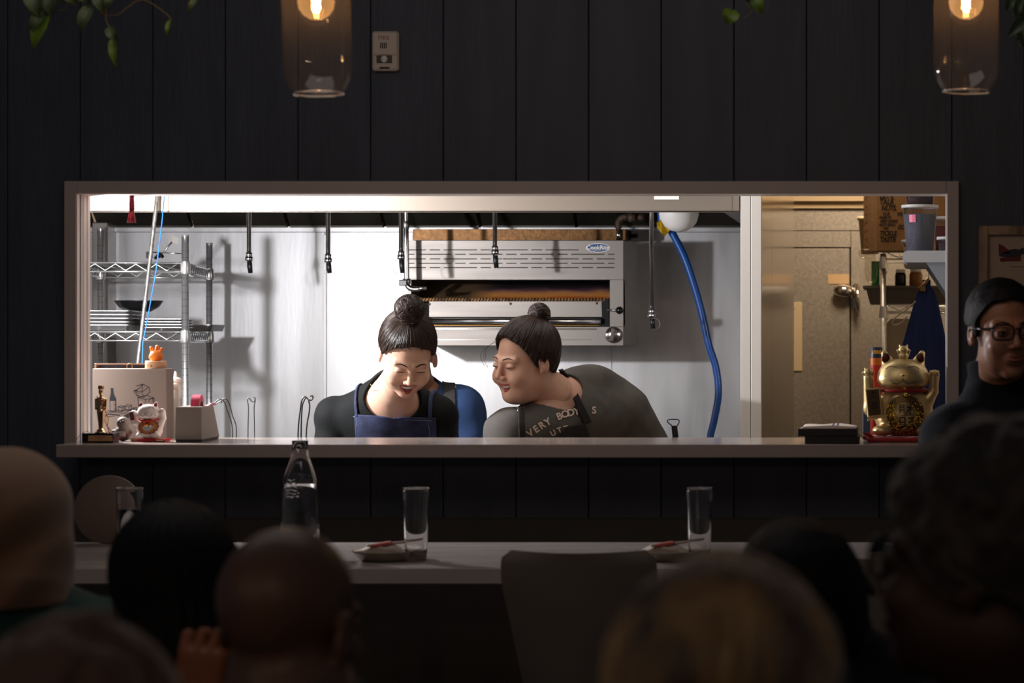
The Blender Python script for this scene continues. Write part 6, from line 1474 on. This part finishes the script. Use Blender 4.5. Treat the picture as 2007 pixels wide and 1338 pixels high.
q.tube([bw(.002+.006*math.cos(a), .268+.006*math.sin(a), .0196) for a in [k*PI/8 for k in range(14)]], .0016, 6); q.tube([bw(-.003, .258, .0198), bw(.006, .258, .0198)], .0012, 6)
q.build('neck_mark', m_glass, bo); q = MB()
for k, (w_, z) in enumerate(((.020, .190), (.030, .182), (.034, .174), (.034, .166), (.030, .158), (.018, .150))):
    r = .0425+.0006*k; q.tube([bw(-.012-w_/2+w_*t, z+.0015*math.sin(t*9+k), r-.0035*(1-k/5)) for t in [j/10 for j in range(11)]], .0015, 6)
for k in range(12): q.ball(bw(-.025+.035*random.random(), .15+.035*random.random(), .0440), .0022, 8)
q.build('embossing', m_glass, bo)
# ---- plates with napkin and wrapped chopsticks
m_plate = mat('stone_plate', '#8f8072', .35, var=.2, vscale=40); m_nap = mat('grey_napkin', '#b9aca4', .85); m_wrap = mat('pink_wrapper', '#b0564e', .5); 
def place(px, lb, dx=0):
    Y = 5.80; x = PX(px, Y); p_ = thing('plate', lb+' plate with low rim', 'plate', (x, Y, TZ), 'plates on the table')
    MB().lathe([(0, .0003), (.060, .0003), (.066, .003), (.083, .020), (.088, .024), (.0865, .0255), (.078, .020), (.060, .007), (0, .006)], (x, Y, TZ), 48).build('plate', m_plate, p_)
    n_ = thing('napkin', lb+' napkin folded on the plate', 'napkin', (x, Y, TZ+.0062), 'folded napkins on plates'); q = MB(); nx, ny = 26, 8; vs = []
    for i in range(nx+1):
        for j in range(ny+1):
            u = -1+2*i/nx; v_ = -1+2*j/ny; X = x+u*.075; yy = Y+v_*.034
            vs.append((X, yy, TZ+.0290+.0085*math.sin(u*2.6+1.9)+.0022*math.sin(u*9+v_*2)+.002*math.cos(v_*3)))
    k0 = [(i*(ny+1)+j, (i+1)*(ny+1)+j, (i+1)*(ny+1)+j+1, i*(ny+1)+j+1) for i in range(nx) for j in range(ny)]
    q.add(vs, k0, True); q.add([(a, b, max(c-.006, TZ+.0212)) for a, b, c in vs], [f[::-1] for f in k0], True)
    m_ = len(vs); rim = [i*(ny+1) for i in range(nx+1)]; q.add([vs[r] for r in rim]+[(vs[r][0], vs[r][1], max(vs[r][2]-.006, TZ+.0212)) for r in rim], [(k, k+nx+1, k+nx+2, k+1) for k in range(nx)])
    q.build('cloth', m_nap, n_)
    c_ = thing('chopsticks', lb+' pair of chopsticks in a pink paper band', 'chopsticks', (x, Y, TZ+.03), 'wrapped chopsticks on plates')
    for k in (-1, 1):
        q = MB(); q.tube([(x-.035+.004*k, Y-.040+.006*k, TZ+.0385), (x+.082, Y+.030+.006*k, TZ+.045)], [.0035, .0028], 8); q.build('chopstick', mat('pale_bamboo', '#a8968a', .6), c_)
    q = MB(); Mx = Matrix.Translation((x-.008, Y-.022, TZ+.0400)) @ Euler((0, -.10, math.atan2(.07, .117))).to_matrix().to_4x4(); q.box((-.032, -.010, -.0042), (.024, .010, .0042), Mx, bev=.003); q.build('paper_band', m_wrap, c_)
place(760, 'middle place setting:'); place(1312, 'right-hand place setting behind the chair:')
# ---- round board leaning on the wall
Y = 6.28; x = PX(214, Y); r = L(67, Y); zc = TZ+r*.985; ob = thing('round_board', 'round tan board propped upright at the back of the table, left', 'board', (x, Y, TZ))
Mx = Matrix.Translation((x, Y+.0, zc)) @ Euler((PI/2-.10, 0, 0)).to_matrix().to_4x4()
MB().lathe([(0, 0), (r-.002, 0), (r, -.002), (r, -.010), (r-.002, -.012), (0, -.012)], (0, 0, 0), 64, Mx @ Matrix.Rotation(PI, 4, 'X')).build('board', mat('tan_board', '#6d5a50', .55), ob)
q = MB(); q.tube([Mx @ Vector((.010+.047*math.cos(2*PI*k/40), .004+.047*math.sin(2*PI*k/40), .0004)) for k in range(40)], .0008, 5, closed=True)
q.slot(1).add([Mx @ Vector(p_) for p_ in [(0, .02, .0004)]+[(r*.985*math.cos(a), r*.985*math.sin(a), .0004) for a in [PI*.12+k*PI*.05 for k in range(11)]]], [(0, k+1, k+2) for k in range(10)])
q.build('pattern', [mat('board_line', '#3a302b', .6), mat('board_dark', '#4c413b', .55)], ob)
# ---- moulded chairs
def chair(x, y, rz, lb):
    M = Matrix.Translation((x, y, 0)) @ Matrix.Rotation(rz, 4, 'Z'); t = thing('dining_chair', lb, 'chair', (x, y, 0), 'moulded chairs at the table')
    q = MB(); rows, cols = 22, 16; z0, z1 = .60, .966
    def pt(i, j, off):
        t_ = i/rows; z = z0+(z1-z0)*t_; hw = .118+.052*min(1, t_*1.25)**1.1
        e = (z1-z)/.030
        if e < 1: hw -= .024*(1-math.sqrt(max(0, 1-(1-e)**2)))
        u = -1+2*j/cols; return (u*hw, -.045*(1-u*u)+.06*(t_-.5)*-1+off-.02, z+(-.004*(1-u*u) if i == rows else 0))
    f0 = [(i*(cols+1)+j, i*(cols+1)+j+1, (i+1)*(cols+1)+j+1, (i+1)*(cols+1)+j) for i in range(rows) for j in range(cols)]
    va = [pt(i, j, 0) for i in range(rows+1) for j in range(cols+1)]; vb = [pt(i, j, .011) for i in range(rows+1) for j in range(cols+1)]
    n = len(va); edge = [j for j in range(cols+1)]+[i*(cols+1)+cols for i in range(1, rows+1)]+[rows*(cols+1)+j for j in range(cols-1, -1, -1)]+[i*(cols+1) for i in range(rows-1, 0, -1)]
    fe = [(edge[k], edge[k-1], edge[k-1]+n, edge[k]+n) for k in range(len(edge))]
    q.add(va+vb, f0+[tuple(a+n for a in f)[::-1] for f in f0], True, M); q.add(va+vb, fe, False, M); q.build('backrest', mat('chair_shell', '#6f665c', .42), t)
    q = MB(); q.box((-.19, -.02, .585), (.19, .37, .600), M, bev=.007); q.tube([M @ Vector((0, -.05, .62)), M @ Vector((0, -.02, .595))], .05, 8, flat=.2); q.build('seat', MATS['chair_shell'], t)
    for sx in (-1, 1):
        for yy in (.02, .33): MB().tube([M @ Vector((sx*.14, yy, .588)), M @ Vector((sx*.20, yy+(.04 if yy > .1 else -.04), 0.0))], .010, 10).build('leg', m_chrome, t)
    MB().tube([M @ Vector((-.18, .35, .22)), M @ Vector((.18, .35, .22))], .008, 8).build('footrest', m_chrome, t)
chair(PX(1137, 5.30), 5.32, 0, 'pale moulded chair in the middle, its back rising before the table edge')
chair(PX(1772, 5.14), 5.16, -.22, 'pale moulded chair at right, half hidden by the curly-haired diner')
# ---- fire alarm
Y = WY-.006; fa = thing('fire_alarm', 'white wall fire alarm with strobe window lettered FIRE', 'alarm', (PX(758, Y), Y, PZ(142, Y)))
m_alarm = mat('alarm_white', '#c6b8a8', .4)
q = MB(); q.box((PX(732, Y), Y-.022, PZ(140, Y)), (PX(784, Y), Y, PZ(63, Y)), bev=.005); q.box((PX(734, Y), Y-.025, PZ(110, Y)), (PX(782, Y), Y-.020, PZ(66, Y)), bev=.002); q.build('housing', m_alarm, fa)
q = MB(); q.box((PX(742, Y), Y-.026, PZ(125, Y)), (PX(771.5, Y), Y-.0215, PZ(111, Y)), bev=.001); q.build('strobe_recess', mat('strobe_dark', '#3a302c', .3), fa)
q = MB(); q.lathe([(0, 0), (.010, 0), (.009, .004), (0, .008)], (0, 0, 0), 16, Matrix.Translation((PX(757, Y), Y-.0255, PZ(118, Y))) @ Euler((PI/2, 0, 0)).to_matrix().to_4x4()); q.build('strobe_lens', mat('strobe_lens', (.8, .8, .8), .1, spec=1), fa)
q = MB(); text_mb(q, 'FIRE', L(12, Y), lambda a, b: (PX(756, Y)+a, Y-.0254, PZ(76.5, Y)+b)); q.build('lettering', mat('alarm_red', '#8a3c34', .5), fa)
q = MB()
for k in range(4): q.box((PX(749+k*3.6, Y), Y-.0255, PZ(97, Y)), (PX(751+k*3.6, Y), Y-.0248, PZ(86, Y)))
q.build('grille', m_seam, fa)
q = MB(); q.box((PX(747.5, Y), Y-.0226, PZ(136.5, Y)), (PX(767, Y), Y-.0218, PZ(133, Y))); q.build('nameplate', m_seam, fa)
# ---- framed picture
Y = WY-.006; fp = thing('framed_picture', 'distressed pale wooden frame with red and dark abstract print on the dark wall', 'picture', (PX(2000, Y), Y, PZ(620, Y)))
m_fw = mat('distressed_wood', '#a08468', .7, bump=.6, bscale=40, var=.7, vscale=22, var2='#5a4436', stretch=(1, 1, .5)); X0, X1, Z0, Z1 = PX(1918, Y), PX(2110, Y), PZ(640, Y), PZ(443, Y); fw = L(18, Y)
q = MB(); q.box((X0, Y-.024, Z0), (X0+fw, Y, Z1), bev=.002).box((X1-fw, Y-.024, Z0), (X1, Y, Z1), bev=.002).box((X0+fw, Y-.023, Z1-fw), (X1-fw, Y, Z1), bev=.002).box((X0+fw, Y-.023, Z0), (X1-fw, Y, Z0+fw), bev=.002); q.build('frame', m_fw, fp)
q = MB(); q.box((X0+fw, Y-.010, Z0+fw), (X1-fw, Y-.004, Z1-fw)); q.build('mat_board', mat('mat_board', '#a08c78', .7), fp)
q = MB(); k9 = 1023/107.
def fx(u, v): return (PX(u/k9+1900, Y), Y-.0108, PZ(v/k9+420, Y))
def fpoly(pts): q.add([fx(*a) for a in pts][::-1], [tuple(range(len(pts)))])
q.slot(0); fpoly([(545, 545), (640, 595), (720, 660), (745, 735), (600, 750), (545, 730)]); fpoly([(570, 830), (620, 810), (960, 790), (960, 880), (700, 880), (600, 895), (565, 865)]); fpoly([(1020, 690), (1180, 640), (1240, 800), (1060, 860)])
q.slot(1); fpoly([(545, 750), (620, 735), (760, 660), (860, 650), (940, 660), (990, 625), (1040, 640), (1030, 740), (980, 750), (940, 790), (700, 805), (560, 790)]); q.tube([fx(760, 980), fx(1200, 985)], .0006, 4)
q.build('print', [mat('print_red', '#5e1c1e', .7), mat('print_dark', '#26282a', .7)], fp)
# ---- ceiling beam, pendants, hanging vines
struct('trim_4', MB().box((-4.6, 4.9, 3.2), (2.2, 5.6, 3.38), bev=.005), mat('beam_dark', '#1d1a18', .7))
def pendant(px, Yp, r_px, bot, lb, tilt=0.0):
    s = L(1, Yp); c = Vector((PX(px, Yp), Yp, PZ(bot, Yp))); R = r_px*s; t = thing('pendant_lamp', lb, 'lamp', c, 'glass pendant lamps'); Mx = rotm(0, tilt, 0, (c.x, c.y, c.z+.3))
    H = .34
    prof = [(R*.71, 0), (R*.73, .0015), (R*.71, .004), (R*.80, .014), (R*.93, .030), (R*.99, .048), (R, .062), (R*.985, H-.03), (R*.90, H-.008), (R*.5, H), (.018, H)]
    MB().lathe(prof, c, 64, Mx).build('glass_shade', m_thin, t)
    q = MB(); q.lathe([(R*.70, .0022), (R*.725, .0044), (R*.75, .0022), (R*.725, 0), (R*.70, .0022)], c, 56, Mx); q.build('rim', mat('glass_rim', (.9, .8, .7), .05, trans=.7, ior=1.45), t)
    bz = PZ(4, Yp)-c.z; br = .0385; cb = c+Vector((0, 0, bz))
    m_env = MATS.get('bulb_glow')
    if m_env is None:
        m_env = bpy.data.materials.new('bulb_glow'); m_env.use_nodes = True; nt = m_env.node_tree; N = nt.nodes; N.clear()
        out_ = N.new('ShaderNodeOutputMaterial'); tr = N.new('ShaderNodeBsdfTransparent'); em = N.new('ShaderNodeEmission'); ad_ = N.new('ShaderNodeAddShader'); em.inputs[0].default_value = (1, .50, .18, 1)
        lw = N.new('ShaderNodeLayerWeight'); lw.inputs[0].default_value = .25; mr_ = N.new('ShaderNodeMapRange'); mr_.inputs['To Min'].default_value = .20; mr_.inputs['To Max'].default_value = .34
        nt.links.new(lw.outputs['Facing'], mr_.inputs['Value']); nt.links.new(mr_.outputs[0], em.inputs[1]); tr.inputs[0].default_value = (1, .9, .75, 1)
        nt.links.new(tr.outputs[0], ad_.inputs[0]); nt.links.new(em.outputs[0], ad_.inputs[1]); nt.links.new(ad_.outputs[0], out_.inputs[0]); MATS['bulb_glow'] = m_env
    bl = MB().lathe([(0, -br), (br*.38, -br*.92), (br*.7, -br*.71), (br*.92, -br*.38), (br, 0), (br*.92, br*.38), (br*.72, br*.70), (.020, br*1.05), (.016, br*1.4)], cb, 40, Mx).build('bulb', m_env, t)
    q = MB()
    for a in range(6):
        an = a*PI/3; q.tube([Mx @ (cb+Vector((.0035*math.cos(an), .0035*math.sin(an), -.022))), Mx @ (cb+Vector((.010*math.cos(an), .010*math.sin(an), .026)))], .0016, 6)
    q.build('filament', mat('filament', (1, .6, .25), .5, emit=(1, .62, .28), estr=70), bl)
    q = MB(); q.lathe([(.012, br*1.3), (.020, br*1.35), (.020, H-bz+.01), (.030, H-bz+.012), (.030, H-bz+.05), (.004, H-bz+.055)], cb, 24, Mx); q.build('socket', mat('brass_socket', (.5, .35, .15), .3, 1), t)
    MB().tube([Mx @ Vector((c.x, c.y, c.z+H+.04)), (c.x, c.y, 3.2)], .003, 6).build('cable', m_black, t)
    p_ = point('pendant_bulb_light', Mx @ cb, 2.0, (1, .62, .32), .01)
pendant(616.5, 5.10, 66.5, 186, 'clear glass pendant lamp, the left of two, hanging left of the fire alarm', -.03)
pendant(1893.5, 5.33, 64, 182, 'clear glass pendant lamp at the top right corner', .0)
m_leaf = mat('leaf_green', '#5f7a1f', .45, var=.3, vscale=30); m_leaf2 = mat('leaf_back', '#4a5a3a', .5, var=.3, vscale=25); m_stem = mat('vine_stem', '#6a5a30', .6)
def leaf(mb, base, tip, wid, Y, curl=0.3, heart=True):
    b = P(base[0], base[1], Y); t = P(tip[0], tip[1], Y); ax_ = t-b; Ln = ax_.length; ax_.normalize(); sd = Vector((ax_.z, 0, -ax_.x)); W = wid*Y/FPX; n = 10; vs = []
    for i in range(n+1):
        t_ = i/n; w_ = W/2*(math.sin(PI*min(1, t_**.62))**.8 if 0 < t_ < 1 else 0)
        c_ = b+ax_*Ln*t_+Vector((0, -.012*math.sin(t_*PI), 0))
        for u in (-1, -.5, 0, .5, 1): vs.append(c_+sd*w_*u+Vector((0, -abs(u)*w_*curl*1.2, 0))-(ax_*Ln*.10*abs(u) if (i <= 2 and heart) else Vector()))
    mb.add(vs, [(i*5+j, i*5+j+1, (i+1)*5+j+1, (i+1)*5+j) for i in range(n) for j in range(4)], True)
def vine(name, label, Y, pot, stems, leaves):
    t = thing(name, label, 'plant', (PX(pot[0], Y), Y, PZ(pot[1], Y))); c = Vector((PX(pot[0], Y), Y, PZ(pot[1], Y)))
    MB().lathe([(0, 0), (.06, 0), (.075, .10), (.08, .105), (.075, .11), (.068, .10), (.066, .085), (0, .085)], c, 28).build('pot', mat('dark_pot', '#2a2624', .6), t)
    q = MB()
    for a in range(3): q.tube([c+Vector((.075*math.cos(a*2.09), .075*math.sin(a*2.09), .105)), (c.x, c.y, 3.2)], .0015, 5)
    q.build('hanger', m_black, t); 
    for st in stems: q = MB(); q.tube(spline([c+Vector((0, 0, .09)), c+Vector(((PX(st[0][0], Y)-c.x)*.5, -.03, .10))]+[P(a, b, Y) for a, b in st], 5), .0013, 6); q.build('stem', m_stem, t)
    for i, (b, tp_, w_, dk) in enumerate(leaves): q = MB(); leaf(q, b, tp_, w_, Y-.01*(i % 3), .5 if dk else .3); q.build('leaf', m_leaf2 if dk else m_leaf, t)
vine('hanging_vine', 'trailing green vine with long leaves at the top left corner', 5.3, (190, -190),
     [[(60, -60), (80, 2), (86, 28)], [(110, -50), (133, 9), (109, 23)], [(165, -40), (175, 8), (170, 18)], [(200, -50), (195, 19), (227, 30), (252, 13), (282, 0), (328, 29), (334, 42)], [(210, -40), (207, 25), (209, 44), (216, 54)], [(300, -60), (380, -30), (387, -4)]],
     [((90, 30), (66, 97), 30, 0), ((84, 27), (60, 66), 22, 1), ((70, -20), (78, 35), 40, 1), ((100, -16), (104, 34), 34, 1), ((178, 16), (158, 64), 26, 1), ((217, 54), (231, 84), 22, 1), ((222, 80), (229, 132), 17, 0), ((195, -14), (205, 28), 26, 1), ((222, -12), (212, 22), 20, 1), ((333, 42), (329, 75), 9, 0), ((388, -6), (369, 31), 13, 1), ((140, -18), (150, 10), 34, 1), ((120, -20), (128, 6), 30, 1), ((165, -20), (176, 9), 36, 1)])
vine('hanging_vine', 'vine tip with one heart-shaped leaf hanging at the top, right of centre', 5.3, (1470, -190),
     [[(1476, -60), (1466, -6), (1462, 4), (1468, 13), (1476, 14)], [(1500, -60), (1482, 8), (1460, 34), (1447, 37), (1436, 26)]], [((1437, 22), (1425, 49), 34, 0), ((1478, -12), (1494, 30), 26, 0), ((1461, -16), (1468, 6), 18, 1)])
vine('hanging_vine', 'dark leafy plant cut off by the right edge of the frame beside the lamp', 5.15, (2030, -190),
     [[(2010, -50), (2000, 0), (1985, 30)], [(2030, -50), (2010, 60), (2000, 90)]], [((1990+(k*13) % 40, -10+k*9), (1972+(k*17) % 42, 24+k*10), 22, 1) for k in range(8)])
# ================================================================ DINERS IN THE FOREGROUND
def sit(px, pyneck, Y, wsh=.19, drop=.055, yaw=180):
    s = Y/FPX; nk = P(px, pyneck, Y); fw = -1 if yaw == 0 else 1
    e = 1 if fw == -1 else -1
    J = dict(neck=nk, rs=.062); c = Vector((nk.x, nk.y, 0)); z = nk.z
    J['shL'] = (nk.x-e*wsh, nk.y+.01, z-drop-.03); J['shR'] = (nk.x+e*wsh, nk.y+.01, z-drop-.03)
    J['pel'] = (nk.x, nk.y-fw*.05, z-.50)
    for k, sg_ in (('L', -e), ('R', e)):
        J['el'+k] = (nk.x+sg_*(wsh+.05), nk.y+fw*.05, z-.36); J['wr'+k] = (nk.x+sg_*(wsh-.06), nk.y+fw*.20, z-.44)
        J['hd'+k] = ((-sg_*.3, fw*.9, 0), (0, 0, 1), .5, sg_*fw)
        J['hip'+k] = (nk.x+sg_*.09, nk.y, z-.53); J['kn'+k] = (nk.x+sg_*.11, nk.y+fw*.38, z-.53); J['ft'+k] = (nk.x+sg_*.11, nk.y+fw*.37, .07)
    return J, z
def stool(J, lb, kn=0):
    x, y, z = J['pel'][0], J['pel'][1], J['hipL'][2]-.105; t = thing('stool', lb, 'stool', (x, y, 0), 'stools under the diners')
    MB().cyl((x, y, z-.03), .17, .03, 28, bev=.006).build('seat', m_black, t)
    for a in range(4): an = a*PI/2+.78; MB().tube([(x+.10*math.cos(an), y+.10*math.sin(an), z-.03), (x+.17*math.cos(an), y+.17*math.sin(an), 0)], .012, 8).build('leg', m_black, t)
FR = .004
# bald man, seen from behind
J, z = sit(572, 1375, 2.82, .20)
J['neck'] = P(580, 1395, 2.84); rb = person('bald man seen from behind, fringe of grey hair, grey collared shirt', dict(pos=P(572, 1226, 2.86), yaw=163, pitch=2, roll=3, sc=1.0), J, mat('skin_ruddy', '#6b5040', .42, var=.15, vscale=20, spec=.6), mat('grey_shirt', '#4b4b48', .85, bump=.2, bscale=100), mat('trousers_dark', '#1c1d22', .8), dict(hair='fringe', face=False, hairmat=mat('grey_hair', '#4c3d33', .7), neck=1.25), neckline=.068, hres=FR, shirt_res=.009, bres=.012)
stool(J, 'black stool under the bald man')
v, qd = surf(lambda p: (lambda u: smax(np.abs(nrm(np.stack([u[:, 0], u[:, 1]*1.0], 1))-.074-.22*np.maximum(-u[:, 2], 0))-.004, np.abs(u[:, 2]-.008)-.030, .006))(p-np.array(J['neck'], dtype=np.float32)), np.array(J['neck'])-.11, np.array(J['neck'])+.11, .005); quad_obj('collar', v, qd, MATS['grey_shirt'], rb[0])
# black-haired diner
J, z = sit(338, 1300, 3.58, .18)
J['shR'] = tuple(J['shR']); J['elR'] = (J['neck'][0]-.24, J['neck'][1]+.05, z-.34)
J['neck'] = P(338, 1300, 3.58)
# the arm nearest the bald man is raised, its hand beside the neck
kk = 'L' if J['shL'][0] > J['shR'][0] else 'R'
J['el'+kk] = tuple(P(440, 1640, 3.40)); J['wr'+kk] = tuple(P(384, 1405, 3.32)); J['hd'+kk] = ((.10, .10, 1), (0, -1, .1), 1.15, 1); J['hres'] = .003
m_bh = mat('black_hair', '#0e0c0c', .5)
person('black-haired diner seen from behind with one hand raised by the neck', dict(pos=P(345, 1163, 3.56), yaw=196, pitch=0, roll=-4, sc=1.07), J, mat('skin_ochre', '#9c5c38', .5, sss=.05), mat('black_jacket', '#101115', .85), mat('trousers_dark', '#1c1d22', .8), dict(hair='long', len=.085, face=False, hairmat=m_bh, thick=.013, hn=(0, .5, .85), hd=-.01), neckline=.062, hres=FR, shirt_res=.009, bres=.012, sleeve=1.45)
stool(J, 'black stool under the black-haired diner')
# short-haired diner bottom left
J, z = sit(160, 1640, 2.12, .18)
person('diner with short brown hair at the bottom left corner, only the crown in view', dict(pos=P(158, 1496, 2.12), yaw=180, pitch=0, roll=2, sc=1.03), J, m_skin3, mat('brown_knit', '#3a2c26', .9), mat('trousers_dark', '#1c1d22', .8), dict(hair='curly', face=False, hairmat=mat('brown_hair', '#4e3a2e', .6, sheen=.3), thick=.010, hn=(0, .5, .85), hd=-.02), neckline=.062, hres=FR, shirt_res=.010, bres=.013)
stool(J, 'black stool under the diner at the bottom left')
# woman in a head scarf
J, z = sit(22, 1165, 3.9, .165)
rs_ = person('woman in tan head scarf and dark green jacket at the left edge', dict(pos=P(20, 1035, 3.9), yaw=184, pitch=0, roll=0, sc=1.0), J, m_skin3, mat('green_jacket', '#0f3f3a', .7, bump=.3, bscale=60), mat('trousers_dark', '#1c1d22', .8), dict(hair='none', face=False, hairmat=m_bh, thick=.010), neckline=.0, hres=FR, shirt_res=.009, bres=.012, folds=.006)
stool(J, 'black stool under the woman in the head scarf')
hcx = np.array(P(20, 1035, 3.9), dtype=np.float32)
def f_scarf(p):
    u = p-hcx; d = ell(u, (0, -.012, .022), (.100, .126, .110)); d = smin(d, cone(u, (0, -.01, -.02), (.0, -.02, -.085), .088, .108), .03)
    d = d+.0060*np.sin(u[:, 2]*48-u[:, 0]*70+wob(u, 14)*1.5)*np.clip((.07-u[:, 2])/.09, 0, 1)
    f_ = ell(u, (.0, .125, -.01), (.058, .05, .08)); d = smax(d, -f_, .01)
    return smax(d, -(u[:, 2]+.120), .006)
v, qd = surf(f_scarf, hcx-np.array((.14, .16, .15)), hcx+np.array((.14, .16, .15)), .0045); quad_obj('head_scarf', v, qd, mat('tan_scarf', '#8a6c54', .8, bump=.3, bscale=90, sheen=.3), rs_[0])
# blonde woman close by
J, z = sit(1405, 1640, 1.98, .17)
rbw = person('woman with streaky blonde hair seen from behind, closest to the camera', dict(pos=P(1418, 1425, 1.93), yaw=176, pitch=0, roll=4, sc=1.02), J, m_skin3, mat('pale_blouse', '#8c8c94', .8), mat('trousers_dark', '#1c1d22', .8), dict(hair='long', len=.24, face=False, hairmat=mat('blonde_hair', '#8f7348', .5, var=.8, vscale=17, var2='#241b14', stretch=(1.2, 1.2, .7), sheen=.4), thick=.022, hn=(0, .45, .88), hd=-.02, lump=.006, wide=.022), neckline=.062, hres=FR, shirt_res=.010, bres=.013)
stool(J, 'black stool under the blonde woman')
# dark-haired diner past her
J, z = sit(1575, 1235, 3.55, .17)
J['neck'] = P(1580, 1250, 3.55)
person('dark-haired diner with bowed head between the blonde woman and the right chair', dict(pos=P(1592, 1182, 3.52), yaw=188, pitch=-8, roll=-32, sc=1.04), J, m_skin4, mat('black_jacket', '#101115', .85), mat('trousers_dark', '#1c1d22', .8), dict(hair='short', face=False, hairmat=m_bh, thick=.014, hn=(0, .6, .8), hd=-.035), neckline=.062, hres=FR, shirt_res=.009, bres=.012)
stool(J, 'black stool under the dark-haired diner')
# curly-haired man with glasses at the right edge
J, z = sit(1990, 1350, 2.62, .20)
J['neck'] = P(1985, 1395, 2.62)
rc = person('curly-haired man with glasses turned to the left, at the right edge', dict(pos=P(1925, 1108, 2.55), yaw=247, pitch=-4, roll=0, sc=1.10), J, m_skin4, mat('black_jacket', '#101115', .85), mat('trousers_dark', '#1c1d22', .8), dict(hair='curly', hairmat=mat('curly_hair', '#1c1512', .6, sheen=.3), thick=.024, hn=(0, .42, .90), hd=.012, eyes='open', neck=1.2), neckline=.062, hres=FR, shirt_res=.010, bres=.012)
glasses(rc[1], rc[0])
stool(J, 'black stool under the curly-haired man')
